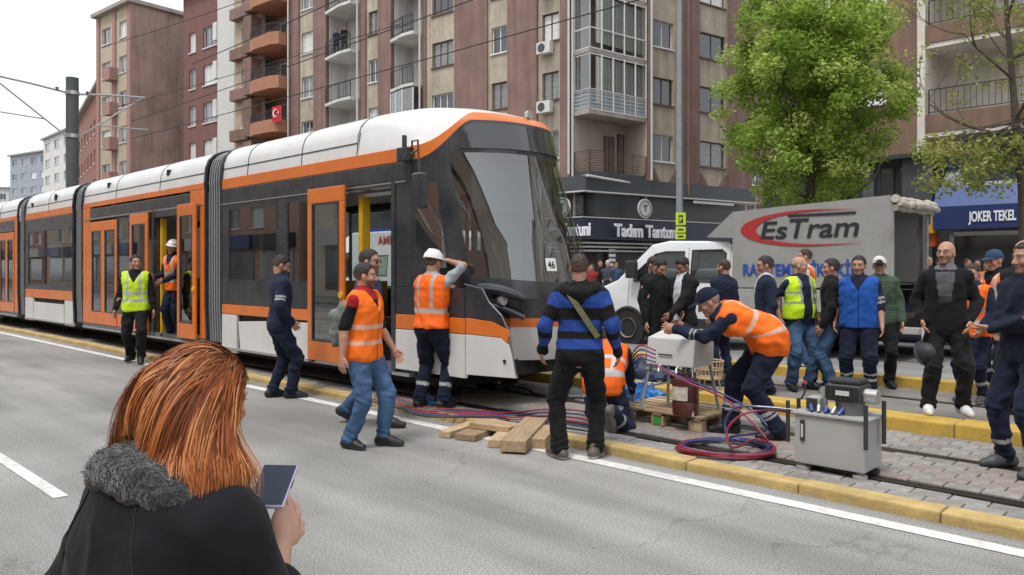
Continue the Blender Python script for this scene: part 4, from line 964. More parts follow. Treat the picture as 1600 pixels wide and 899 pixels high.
M_TARP = mat('tarpaulin', (.31, .31, .30), .75, nscale=2.2, namt=.08, bump=.25, bscale=14, dirt=.35, dirtcol=(.2, .19, .17))
def tarp_side(name, y, x0, x1, zb0, zb1, zt0, zt1, amp, sgn=1):
    mb = MB(); nx, nz = 34, 16; v = []
    for layer in (0, .012):
        for j in range(nz+1):
            for i in range(nx+1):
                t = i/nx; x = x0+(x1-x0)*t; a_ = zb0+(zb1-zb0)*t; b_ = zt0+(zt1-zt0)*t; q = j/nz; z = a_+(b_-a_)*q
                e_ = amp*(math.sin(math.pi*q)*.5+.5)*(mnoise.noise(Vector((x*1.3, y, z*1.1)))+.4*mnoise.noise(Vector((x*5, y+3, z*1.5))))
                v.append((x, y+sgn*(e_-layer), z))
    n = (nx+1)*(nz+1); f = [(j*(nx+1)+i, j*(nx+1)+i+1, (j+1)*(nx+1)+i+1, (j+1)*(nx+1)+i) for j in range(nz) for i in range(nx)]
    mb.add(v, f+[tuple(q+n for q in reversed(p)) for p in f]); return mb.build(name, M_TARP, lorry, smooth=True)
XB0, XB1 = -.06, -2.95; ZTB0, ZTB1 = 2.73, 2.86
near_t = tarp_side('tarpaulin_side', .99, XB0, XB1, 1.26, 1.30, ZTB0, ZTB1, .007, 1)
tarp_side('tarpaulin_side', -.99, XB0, XB1, 1.26, 1.30, ZTB0, ZTB1, .02, -1)
mb = MB(); v = []; nx, ny = 24, 12
for j in range(ny+1):
    for i in range(nx+1):
        t = i/nx; x = XB0+(XB1-XB0)*t; y = -.99+1.98*j/ny; v.append((x, y, ZTB0+(ZTB1-ZTB0)*t+.05*math.sin(math.pi*j/ny)-.03*abs(math.sin(math.pi*4*t))*math.sin(math.pi*j/ny)))
mb.add(v, [(j*(nx+1)+i, j*(nx+1)+i+1, (j+1)*(nx+1)+i+1, (j+1)*(nx+1)+i) for j in range(ny) for i in range(nx)]); mb.build('tarpaulin_roof', M_TARP, lorry, smooth=True)
# sloping front of the cover down to the cab roof, and the front panel
MB().add([(XB0, .99, ZTB0), (XB0, -.99, ZTB0), (.62, -.8, 2.26), (.62, .8, 2.26), (XB0, .99, 2.22), (XB0, -.99, 2.22)], [(0, 1, 2, 3), (0, 3, 4), (1, 5, 2), (0, 4, 5, 1), (3, 2, 5, 4)]).build('tarpaulin_front', M_TARP, lorry)
MB().box(-.07, -.04, -.97, .97, .75, 2.7).build('front_panel', M_TARP, lorry)
M_ALU = mat('sideboard', (.42, .42, .41), .5, metal=.3, nscale=4, namt=.15, dirt=.4)
for sg in (1, -1):
    for k in range(3): MB().box(-2.95+.97*k, -2.95+.97*(k+1)-.03, sg*.955, sg*.985, .84, 1.24).build('sideboard', M_ALU, lorry, bevel=.012)
    MB().box(-2.98, -2.9, sg*.90, sg*.98, .7, 2.83).build('rear_post', M_ALU, lorry)
MB().box(-2.95, -.08, -.97, .97, .74, .83).build('load_floor', mat('load_floor', (.1, .08, .06), .9), lorry)
MB().box(-2.9, -.1, -.93, .93, .83, .86).build('cargo_mat', M_UND, lorry)
# rolled up rear curtain
mb = MB(); rnd = random.Random(3)
for k, (dx, dz, r_) in enumerate(((-3.04, -.08, .075), (-3.12, -.15, .065), (-3.02, -.2, .06))):
    mb.tube([(dx+.03*rnd.uniform(-1, 1), -1+2*i/14, ZTB1+dz+.025*rnd.uniform(-1, 1)) for i in range(15)], [r_*rnd.uniform(.8, 1.15) for i in range(15)], 9)
mb.build('rolled_curtain', mat('canvas_pale', (.42, .38, .33), .9, nscale=8, namt=.3), lorry, smooth=True)
tl = MB().box(-3.5, -3.4, -.9, .9, .32, .98); tl.box(-3.42, -3.0, .5, .6, .5, .62).box(-3.42, -3.0, -.6, -.5, .5, .62)
tl = tl.build('tail_lift', mat('tail_white', (.5, .49, .46), .6, nscale=5, namt=.2, dirt=.6), lorry, bevel=.015)
for k in range(3): MB().box(-3.515, -3.5, -.85, .85, .42+.18*k, .46+.18*k).build('rib', M_ALU, tl)
# lettering and swoosh on the near side
M_INKB = mat('print_black', (.02, .022, .03), .6); M_INKR = mat('print_red', (.42, .025, .03), .6); M_INKU = mat('print_blue', (.02, .075, .36), .6)
def sx(u): return s_of(u, 8.4)-2.2
RT = (R(90), 0, math.pi)
YT = 1.003
text('lettering', 'Es', .46, M_INKB, near_t, (sx(1186), YT, 2.185), RT, .003, .006, width=sx(1186)-sx(1228), shear=.18)
text('lettering', 'Tram', .50, M_INKB, near_t, (sx(1229), YT, 2.19), RT, .003, .006, width=sx(1229)-sx(1337), shear=.18)
MB().box(sx(1232), sx(1338), YT-.003, YT+.003, 2.575, 2.615).build('lettering_bar', M_INKB, near_t)
text('lettering', 'RAY TEMİZLİK EKİBİ', .30, M_INKU, near_t, (sx(1161), YT, 1.50), RT, .003, .008, width=sx(1161)-sx(1350))
def swoosh():
    def arc(cx, cz, rx, rz_, a0, a1, w0, w1, n=40):
        o_, i_ = [], []
        for k in range(n+1):
            t = k/n; a_ = R(a0+(a1-a0)*t); w_ = w0+(w1-w0)*abs(2*t-.75)**1.3
            o_.append((cx+rx*math.cos(a_), cz+rz_*math.sin(a_))); i_.append((cx+(rx-w_*1.6)*math.cos(a_), cz+(rz_-w_*.35)*math.sin(a_)))
        return o_, i_
    mb = MB(); x_l, x_r = sx(1158), sx(1362); L_ = x_l-x_r; cz = 2.36
    n = 48; o_ = []; i_ = []
    for k in range(n+1):
        t = k/n; a_ = R(62)+(R(300)-R(62))*t    # sweeps over the top, round the left end and back under
        tip = math.sin(math.pi*min(1, max(0, t)))**.8
        rx, rz_ = L_*.56, .33
        cx = x_l-rx
        ox, oz = -math.cos(a_)*rx, math.sin(a_)*rz_
        lf = max(0, -math.cos(a_))**1.5
        wx_, wz_ = (.05+.26*lf)*tip, (.075)*tip
        k2 = 1+.85*max(0, math.cos(a_))           # tips run out to the right
        o_.append((cx+ox*k2, cz+oz)); i_.append((cx-(-ox-wx_*1.0 if False else 0)+ox*k2-(wx_ if lf > 0 else 0)*1.0, cz+oz*(1-wz_/rz_)))
    v = [(x, YT, z) for x, z in o_]+[(x, YT, z) for x, z in i_]; q = len(o_)
    mb.add(v, [(k, k+1, q+k+1, q+k) for k in range(q-1)])
    return mb
swoosh().build('swoosh', M_INKR, near_t)
# ---- ambulance seen through the tram's open door
amb = thing('ambulance', 'white ambulance with red lettering seen through the open front door of the tram', 'ambulance', W(13.0, 8.6, 0), math.pi/2+TH)
low = [(2.9, .45), (2.4, .36), (-2.7, .40), (-2.8, 1.1)]
up = [(-2.8, 1.15), (-2.78, 2.5), (-2.6, 2.68), (1.0, 2.7), (1.5, 2.5), (2.1, 1.6), (2.75, 1.3), (2.88, 1.12)]
ab, hwa = shell(amb, low, up, 1.0, .86, M_VW, 'body', .06)
for sg in (1, -1):
    side_pane(amb, [(1.0, 1.4), (1.0, 2.1), (1.45, 2.1), (1.95, 1.55), (1.95, 1.4)], hwa, sg, M_VG); wheel(amb, 1.9, sg*.88, .35, .22, sg); wheel(amb, -1.7, sg*.88, .35, .22, sg)
    side_pane(amb, [(.9, .75), (.9, .95), (-2.6, .95), (-2.6, .75)], hwa, sg, M_INKR, 'stripe', rim=None)
    side_pane(amb, [(.5, 1.45), (.5, 2.0), (-.8, 2.0), (-.8, 1.45)], hwa, sg, mat('frost_green', (.25, .38, .3), .3, coat=.6))
tx = text('lettering', 'AMBULANS', .36, M_INKR, ab, (0, 0, 0), RT, .004, .008)
lam = s_of(588, 7.6)-13.0
tx.location = (lam+.05, hwa(2.45)+.012, 2.30); tx.rotation_euler = (R(90)+.09, 0, math.pi)
MB().box(.7, 1.0, -.6, .6, 2.7, 2.82).build('light_bar', mat('blue_lens', (.02, .08, .5), .2, coat=1), amb, bevel=.03)
# ---- dark blue car at the far kerb
pc = G(1447, 524, .0); sc_, dc_ = SD(pc)
car = thing('parked_car', 'dark blue parked car showing its wheel behind the lorry tail', 'car', W(sc_-1.0, 12.0-.95, 0), math.pi/2+TH)
low = [(2.1, .3), (1.6, .22), (-1.9, .24), (-2.1, .8)]
up = [(-2.1, .85), (-1.9, .95), (-1.45, 1.38), (.3, 1.43), (.55, 1.38), (1.15, .98), (2.0, .8), (2.12, .6)]
low = [(2.12, .3), (1.6, .22), (-1.9, .24), (-2.1, .55)]
up = [(-2.12, .6), (-2.05, .95), (-1.5, 1.38), (.2, 1.44), (.5, 1.38), (1.1, 1.0), (1.95, .85), (2.12, .61)]
cb_, hwc = shell(car, low, up, .86, .66, mat('car_blue', (.03, .05, .10), .25, coat=.9), 'body', .06)
for sg in (1, -1):
    side_pane(car, [(.12, .98), (.12, 1.34), (.35, 1.33), (.85, .98)], hwc, sg, M_VG); side_pane(car, [(-1.5, .98), (-1.25, 1.32), (.05, 1.36), (.05, .98)], hwc, sg, M_VG)
    for x in (1.3, -1.35): wheel(car, x, sg*.76, .32, .2, sg)

# ------------------------------------------------------------ poles, wires, signs
M_GALV = mat('galvanised', (.27, .30, .32), .5, metal=.4, nscale=3, namt=.12)
pp = RAY(1062, 400, 20.6); lp = thing('street_lamp', 'tall grey street lamp post with yellow parking signs behind the white lorry cab', 'street lamp', (pp.x, pp.y, .13), 0)
MB().tube([(0, 0, 0), (0, 0, 4), (0, 0, 9.4)], [.11, .09, .065], 14).build('post', M_GALV, lp, smooth=True); MB().cyl((0, 0, 0), .17, .25, 'z', 16).build('base', M_GALV, lp)
MB().tube([(0, 0, 9.3), (-.3, -.3, 9.7), (-1.2, -1.1, 9.9)], .045, 8).build('arm', M_GALV, lp)
MB().box(-1.7, -1.1, -1.3, -.95, 9.84, 9.98).build('lantern', M_GALV, lp, bevel=.03)
M_PS = mat('sign_lime', (.55, .72, .02), .5)
zz = lambda v: HC+(VH-v)*20.6/F-.13
for k, (v0, v1) in enumerate(((333, 352), (355, 364), (366, 374))):
    s_ = MB().box(-.13, .13, -.135, -.115, zz(v1), zz(v0)).build('parking_sign', M_PS, lp)
    if k == 0:
        MB().box(-.06, .06, -.142, -.136, zz(349), zz(337)).build('panel', M_PLB, s_); text('letter', 'P', .17, M_PS, s_, (0, -.146, zz(347)), (R(90), 0, 0), .002, .004, 'CENTER')
    else: MB().box(-.07, .07, -.142, -.136, (zz(v1)+zz(v0))/2-.02, (zz(v1)+zz(v0))/2+.025).build('panel', M_PLB, s_)
# catenary mast
Ym = 25.4; mp_ = RAY(113, 400, Ym); zt = HC+(VH-122)*Ym/F
mast = thing('catenary_mast', 'thick dark grey catenary mast with bracket arms behind the tram roof', 'mast', (mp_.x, mp_.y, 0), TROT)
M_MAST = mat('mast_grey', (.075, .08, .085), .6, nscale=3, namt=.15)
MB().cyl((0, 0, 0), .19, zt, 'z', 24).build('pole', M_MAST, mast, smooth=True)
for v in (146, 213):
    z = HC+(VH-v)*Ym/F; MB().cyl((0, 0, z-.06), .215, .12, 'z', 20).build('clamp', M_SILV, mast)
M_ARM = mat('arm_steel', (.38, .38, .40), .5, metal=.3)
z1_, z2_ = HC+(VH-146)*Ym/F, HC+(VH-213)*Ym/F
for sg in (-1, 1):
    L_ = 2.0 if sg < 0 else 1.9
    MB().tube([(0, sg*.2, z1_), (0, sg*L_*.6, z1_+.12), (0, sg*(L_+.4), z1_+.22)], .035, 8).build('bracket_arm', M_ARM, mast)
    MB().tube([(0, sg*.2, z2_), (0, sg*(L_+.3), z1_+.18)], .028, 8).build('stay', M_ARM, mast)
    MB().tube([(0, sg*.75, z2_+.45), (0, sg*(L_+.5), z2_+.52)], .022, 8).build('registration_arm', M_ARM, mast)
    MB().lathe([(.03, 0), (.07, .03), (.03, .06), (.07, .09), (.03, .12)], 10).build('insulator', mat('insulator', (.2, .14, .12), .3), mast, (0, sg*.45, z1_+.02))
# overhead wires: the photograph's lines, each at its own height over the tracks
def wire(name, label, pa, pb, r=.012, sag=.1):
    p, q = Vector(pa), Vector(pb); mb = MB(); n = 14
    mb.tube([p+(q-p)*i/n+Vector((0, 0, -sag*4*(i/n)*(1-i/n))) for i in range(n+1)], r, 5)
    o = mb.build(name, mat('wire_black', (.012, .012, .013), .6), None); tag(o, label, 'wire', 'overhead wires'); return o
def wire_px(label, ua, va, ub, vb, z0, sag=.05, r=.012):
    """straight wire at height z0 whose two ends are given in the picture; run on beyond the frame"""
    pa = RAY(ua, va, (z0-HC)*F/(VH-va)); pb = RAY(ub, vb, (z0-HC)*F/(VH-vb)); d_ = pb-pa
    return wire('overhead_wire', label, pa-d_*.0, pb+d_*.35, r, sag)
wire_px('overhead wire rising from the mast across the terracotta balconies', 300, 100, 517, 2, 7.4)
wire_px('overhead wire crossing the brown block above the two people on the balcony', 205, 190, 727, 1, 6.9)
wire_px('lowest overhead wire crossing the brown block towards the corner balconies', 205, 217, 975, 3, 6.2)
wire_px('thin overhead wire crossing the pink building near its roof', 157, 75, 372, 2, 8.6, r=.01)
wire_px('thin overhead wire crossing the plain reddish side wall', 180, 168, 470, 83, 7.4, r=.01)

# ------------------------------------------------------------ trees
def leaf_mat(name, c1, c2):
    m = mat(name, (1, 1, 1), .6, attr=True, spec=.25); n = m.node_tree.nodes; l = m.node_tree.links; b = n['Principled BSDF']
    t = n.new('ShaderNodeBsdfTranslucent'); at = [q for q in n if q.type == 'ATTRIBUTE'][0]; l.new(at.outputs['Color'], t.inputs[0])
    mxs = n.new('ShaderNodeMixShader'); mxs.inputs[0].default_value = .45
    l.new(b.outputs[0], mxs.inputs[1]); l.new(t.outputs[0], mxs.inputs[2]); l.new(mxs.outputs[0], n['Material Output'].inputs[0]); return m
def leaves(name, centres, per, rad, size, cols, m, parent, seed=1):
    rg = np.random.default_rng(seed); n = len(centres)*per
    c_ = np.repeat(np.array(centres), per, 0); d_ = rg.normal(size=(n, 3)); d_ /= np.linalg.norm(d_, axis=1)[:, None]
    p = c_+d_*(rg.random((n, 1))**.5)*rad*np.array([1, 1, .8]); p[:, 2] -= .1*rg.random(n)*rad
    a_ = rg.normal(size=(n, 3)); a_[:, 2] *= .6; a_ /= np.linalg.norm(a_, axis=1)[:, None]
    t = rg.normal(size=(n, 3)); b_ = np.cross(a_, t); b_ /= np.linalg.norm(b_, axis=1)[:, None]+1e-9
    s_ = size*(.6+.8*rg.random((n, 1)))
    v = np.stack([p-a_*s_, p+b_*s_*.55, p+a_*s_, p-b_*s_*.55], 1).reshape(-1, 3)
    me = bpy.data.meshes.new(name); me.from_pydata(v.tolist(), [], np.arange(n*4).reshape(-1, 4).tolist()); me.materials.append(m)
    base = np.array(cols)[rg.integers(0, len(cols), len(centres))]; col = np.repeat(base, per, 0)*(.75+.5*rg.random((n, 1)))
    at = me.color_attributes.new('Col', 'FLOAT_COLOR', 'POINT'); cc = np.ones((n*4, 4), 'f'); cc[:, :3] = np.repeat(col, 4, 0); at.data.foreach_set('color', cc.ravel())
    return inst(name, me, parent)
def branches(base, height, spread, r0, nlimb, seed, bend=(0, 0), zfork=.35, depth=3, up=.6):
    rg = random.Random(seed); mb = MB(); tips = []
    trunk = [Vector((bend[0]*t*t, bend[1]*t*t, height*t))+Vector((rg.uniform(-.05, .05), rg.uniform(-.05, .05), 0))*(t > 0) for t in np.linspace(0, 1, 9)]
    mb.tube(trunk, [r0*(1-.8*t) for t in np.linspace(0, 1, 9)], 10)
    def grow(p, d, L_, r_, dep):
        pts = [p]; q = p.copy(); dd = d.copy()
        for i in range(4):
            dd = (dd+Vector((rg.uniform(-.25, .25), rg.uniform(-.25, .25), rg.uniform(-.05, .28)))).normalized(); q = q+dd*L_/4; pts.append(q.copy())
        mb.tube(pts, [r_*(1-.2*i) for i in range(5)], 6 if dep > 1 else 4)
        tips.extend(pts[2:])
        if dep > 0:
            for k in range(rg.choice((2, 3, 3))):
                i = rg.choice((2, 3, 4)); nd = (dd+Vector((rg.uniform(-1, 1), rg.uniform(-1, 1), rg.uniform(-.35, .7)))).normalized(); grow(pts[i], nd, L_*rg.uniform(.55, .8), r_*.45, dep-1)
    for k in range(nlimb):
        t = zfork+(1-zfork)*(k+.5)/nlimb; i = min(7, int(t*8)); p = trunk[i]+(trunk[i+1]-trunk[i])*(t*8-i)
        a_ = k*2.4+rg.uniform(-.4, .4); d = Vector((math.cos(a_), math.sin(a_), up)).normalized()
        grow(p, d, spread*(1.05-.55*t), r0*.45*(1.1-.7*t), depth-1)
    return mb, tips
M_BARK = mat('bark', (.085, .065, .05), .9, nscale=12, namt=.35, bump=.6, bscale=30)
M_LEAF = leaf_mat('leaf', None, None)
p = RAY(1268, 400, 20.2); tr = thing('street_tree', 'big bright green spring tree behind the grey lorry', 'tree', (p.x, p.y, .13))
mb, tips = branches(p, 9.6, 2.0, .17, 15, 11, zfork=.27)
mb.build('trunk', M_BARK, tr, smooth=True)
rg = np.random.default_rng(5); cen = []
while len(cen) < 560:
    q = rg.normal(size=3); q /= np.linalg.norm(q); r_ = rg.random()**.38
    z = 6.6+q[2]*r_*3.7; wd_ = 2.42*(1-.34*max(0, (z-6)/4)) if z > 4.5 else 2.42*(.80+.2*(z-3)/1.5)
    x, y = q[0]*r_*wd_, q[1]*r_*wd_
    if mnoise.noise(Vector((x*.8, y*.8, z*.8))) > -.28: cen.append((x, y, z))
leaves('crown', cen, 125, .38, .056, [(.33, .46, .085), (.27, .40, .065), (.38, .50, .11), (.21, .32, .05), (.43, .52, .14)], M_LEAF, tr, 2)
p = RAY(1602, 400, 15.2); tr = thing('young_tree', 'sparse budding tree with dark bare branches in front of the long balconies', 'tree', (p.x, p.y, .13))
mb, tips = branches(p, 8.2, 2.3, .12, 12, 23, bend=(-.5, .1), zfork=.42, up=.35)
mb.build('trunk', M_BARK, tr, smooth=True)
rg2 = random.Random(4); low_ = [t for t in tips if t.z < 4.5]; cen = [tuple(t) for t in tips if rg2.random() < (.9 if t.z < 4.6 else .4)]
rg3 = random.Random(9); tw = MB()
for k in range(46):      # low sprays reaching out towards the balconies
    q = RAY(rg3.uniform(1438, 1615), rg3.uniform(218, 292), rg3.uniform(14.2, 16.0))-Vector((p.x, p.y, .13)); cen.append(tuple(q)); cen.append((q.x+rg3.uniform(-.2, .2), q.y, q.z+rg3.uniform(-.1, .1)))
    b_ = Vector((0, 0, 4.3+rg3.uniform(-.6, .3))); tw.tube([b_, b_.lerp(q, .5)+Vector((0, 0, .12)), q], [.016, .010, .004], 5)
tw.build('twigs', M_BARK, tr)['kind'] = 'stuff'
leaves('crown', cen, 34, .30, .045, [(.30, .34, .09), (.24, .30, .07), (.34, .33, .10)], M_LEAF, tr, 3)
# ------------------------------------------------------------ people: distance fields turned into one skin each
def surface_nets(D, org, h):
    """quads around the zero level of grid D"""
    ins = D < 0; nx, ny, nz = D.shape
    c = np.zeros((nx-1, ny-1, nz-1), np.uint8)
    for i in (0, 1):
        for j in (0, 1):
            for k in (0, 1): c += ins[i:nx-1+i, j:ny-1+j, k:nz-1+k]
    mixed = (c > 0) & (c < 8); ids = np.argwhere(mixed)
    if len(ids) == 0: return np.zeros((0, 3)), np.zeros((0, 4), int)
    idx = -np.ones(c.shape, int); idx[mixed] = np.arange(len(ids))
    corners = [(i, j, k) for i in (0, 1) for j in (0, 1) for k in (0, 1)]
    val = np.stack([D[ids[:, 0]+i, ids[:, 1]+j, ids[:, 2]+k] for i, j, k in corners], 1)
    acc = np.zeros((len(ids), 3)); cnt = np.zeros(len(ids))
    for a in range(8):
        for b in range(a+1, 8):
            ca, cb = corners[a], corners[b]
            if sum(abs(ca[q]-cb[q]) for q in range(3)) != 1: continue
            va, vb = val[:, a], val[:, b]; m = (va < 0) != (vb < 0)
            t = np.where(m, va/np.where(m, va-vb, 1), 0)
            p = np.array(ca)+t[:, None]*(np.array(cb)-np.array(ca)); acc += p*m[:, None]; cnt += m
    V = (ids+acc/cnt[:, None])*h+org
    Q = []
    for ax in range(3):
        o1, o2 = (ax+1) % 3, (ax+2) % 3
        sl0 = [slice(1, -1)]*3; sl0[ax] = slice(0, -1); sl1 = [slice(1, -1)]*3; sl1[ax] = slice(1, None)
        a, b = ins[tuple(sl0)], ins[tuple(sl1)]; e = np.argwhere(a != b)
        if len(e) == 0: continue
        base = e.copy(); base[:, o1] += 1; base[:, o2] += 1; flip = a[tuple(e.T)]
        def cell(d1, d2):
            q = base.copy(); q[:, o1] -= d1; q[:, o2] -= d2; return idx[tuple(q.T)]
        q = np.stack([cell(1, 1), cell(0, 1), cell(0, 0), cell(1, 0)], 1)
        q[~flip] = q[~flip][:, ::-1]; Q.append(q)
    Q = np.concatenate(Q) if Q else np.zeros((0, 4), int)
    Q = Q[(Q >= 0).all(1)]
    return V, Q
def vnoise(P):
    """smooth lattice noise, 0..1"""
    P = np.asarray(P, float); i = np.floor(P).astype(np.int64); f = P-i; f = f*f*(3-2*f); out = 0
    for dx in (0, 1):
        for dy in (0, 1):
            for dz in (0, 1):
                h = ((i[..., 0]+dx)*73856093) ^ ((i[..., 1]+dy)*19349663) ^ ((i[..., 2]+dz)*83492791); h = (h*(h*h*15731+789221)+1376312589) & 0x7fffffff
                w_ = (f[..., 0] if dx else 1-f[..., 0])*(f[..., 1] if dy else 1-f[..., 1])*(f[..., 2] if dz else 1-f[..., 2]); out = out+w_*(h/0x7fffffff)
    return out
def smin(a, b, k):
    if k <= 0: return np.minimum(a, b)
    h = np.clip(.5+.5*(b-a)/k, 0, 1); return b+(a-b)*h-k*h*(1-h)
class Field:
    """several soft-joined volumes sampled on a grid, each only inside its own box"""
    def __init__(s, lo, hi, h):
        s.h = h; s.org = np.array(lo)-2*h; n = np.ceil((np.array(hi)-s.org)/h).astype(int)+3
        s.D = np.full(n, .2, np.float32); s.ax = [s.org[i]+np.arange(n[i])*h for i in range(3)]
    def blk(s, lo, hi):
        r = []
        for i in range(3):
            a = int(max(0, math.floor((lo[i]-s.org[i])/s.h))); b = int(min(len(s.ax[i]), math.ceil((hi[i]-s.org[i])/s.h)+1)); r.append(slice(a, max(a, b)))
        return tuple(r)
    def pts(s, b): return np.stack(np.meshgrid(s.ax[0][b[0]], s.ax[1][b[1]], s.ax[2][b[2]], indexing='ij'), -1)
    def join(s, lo, hi, fn, k=.02):
        b = s.blk(lo, hi)
        if any(q.stop <= q.start for q in b): return
        s.D[b] = smin(s.D[b], fn(s.pts(b)).astype(np.float32), k)
    def cone(s, a, b, ra, rb, k=.02, flat=None):
        a, b = np.array(a, float), np.array(b, float); m = max(ra, rb)+.05
        def fn(P):
            ba = b-a; t = np.clip(((P-a)@ba)/(ba@ba+1e-9), 0, 1); q = P-a-t[..., None]*ba
            return np.sqrt((q*q).sum(-1))-(ra+(rb-ra)*t)
        s.join(np.minimum(a, b)-m, np.maximum(a, b)+m, fn, k)
    def ell(s, c, r, k=.02, M=None):
        c, r = np.array(c, float), np.array(r, float); m = r.max()+.05
        def fn(P):
            q = P-c
            if M is not None: q = q@M
            k0 = np.sqrt(((q/r)**2).sum(-1)); k1 = np.sqrt(((q/(r*r))**2).sum(-1))+1e-9; return k0*(k0-1)/k1
        s.join(c-m, c+m, fn, k)
    def cut(s, fn):          # keep where fn < 0
        i = np.argwhere(s.D < .05)
        if len(i): t = tuple(i.T); s.D[t] = np.maximum(s.D[t], fn(s.org+i*s.h).astype(np.float32))
    def mesh(s): return surface_nets(s.D, s.org, s.h)
def rotx(a): c, s_ = math.cos(a), math.sin(a); return np.array([[1, 0, 0], [0, c, -s_], [0, s_, c]])
def rotz(a): c, s_ = math.cos(a), math.sin(a); return np.array([[c, -s_, 0], [s_, c, 0], [0, 0, 1]])
def roty(a): c, s_ = math.cos(a), math.sin(a); return np.array([[c, 0, s_], [0, 1, 0], [-s_, 0, c]])
def ik(root, tgt, l1, l2, pole):
    root, tgt, pole = map(lambda q: np.array(q, float), (root, tgt, pole)); d = tgt-root; L_ = np.linalg.norm(d)
    mx_ = (l1+l2)*.995
    if L_ > mx_: tgt = root+d/L_*mx_; d = tgt-root; L_ = mx_
    if L_ < abs(l1-l2)+.02: L_ = abs(l1-l2)+.02
    dn = d/np.linalg.norm(d); a = (l1*l1-l2*l2+L_*L_)/(2*L_); hh = math.sqrt(max(1e-6, l1*l1-a*a))
    p = pole-dn*(pole@dn); n = np.linalg.norm(p); p = p/n if n > 1e-6 else np.array([0, -1, 0]); return root+dn*a+p*hh, tgt
TZ = [.80, .86, .93, 1.03, 1.12, 1.25, 1.36, 1.43, 1.48, 1.52]
TW = [.135, .162, .170, .162, .160, .170, .180, .165, .115, .062]
TF = [.08, .098, .105, .102, .105, .120, .115, .092, .068, .055]
TB_ = [.09, .118, .125, .102, .098, .108, .118, .108, .082, .062]
M_SKIN = mat('skin', rough=.55, attr=True, nscale=35, namt=.06, spec=.35)
MATS['skin'].node_tree.nodes['Principled BSDF'].inputs['Subsurface Weight'].default_value = .08
M_CLOTH = mat('cloth', rough=.9, attr=True, nscale=16, namt=.2, bump=.7, bscale=16, sheen=.04, spec=.2)
M_HIVIS = mat('hi_vis', rough=.7, attr=True, nscale=14, namt=.1, bump=.6, bscale=14, spec=.3)
M_DENIM = mat('denim', rough=.9, attr=True, nscale=7, namt=.34, bump=.7, bscale=18, spec=.2)
M_LEATH = mat('shoe_leather', rough=.55, attr=True, nscale=20, namt=.2)
M_HAIR = mat('hair_short', rough=.6, attr=True, nscale=80, namt=.5, bump=.6, bscale=140)
M_SHELL = mat('helmet_shell', rough=.3, attr=True, coat=.3)
def colmesh(name, V, Q, cols, m, parent, wr=0, seed=0, k=1.0, smooth=True):
    if not np.isscalar(wr) or wr:      # cloth folds
        V = V.copy(); n = len(V); N = np.zeros((n, 3)); a, b, c = V[Q[:, 0]], V[Q[:, 1]], V[Q[:, 2]]; fn = np.cross(b-a, c-a)
        for i in range(4): np.add.at(N, Q[:, i], fn)
        N /= np.linalg.norm(N, axis=1)[:, None]+1e-9
        w0 = vnoise(V*3.1+seed)*1.6                                  # folds run at changing slants
        q1 = vnoise(np.stack([V[:, 0]*7+seed+w0, V[:, 1]*7+w0, V[:, 2]*7.5+V[:, 0]*4], 1)); q2 = vnoise(np.stack([V[:, 0]*13+V[:, 2]*6, V[:, 1]*13+seed, V[:, 2]*17-V[:, 1]*5], 1))
        q = 1-np.abs(q1*2-1)*1.5+(q2-.5)*.9
        V = V+N*((q-.55)*wr)[:, None]
    me = bpy.data.meshes.new(name); me.from_pydata((V*k).tolist(), [], Q.tolist()); me.materials.append(m)
    at = me.color_attributes.new('Col', 'FLOAT_COLOR', 'POINT'); cc = np.ones((len(V), 4), 'f'); cc[:, :3] = cols; at.data.foreach_set('color', cc.ravel())
    if smooth: me.polygons.foreach_set('use_smooth', [True]*len(me.polygons))
    return inst(name, me, parent)
def C(*c): return np.array(lin(c))
SKIN = np.array((.42, .235, .165))
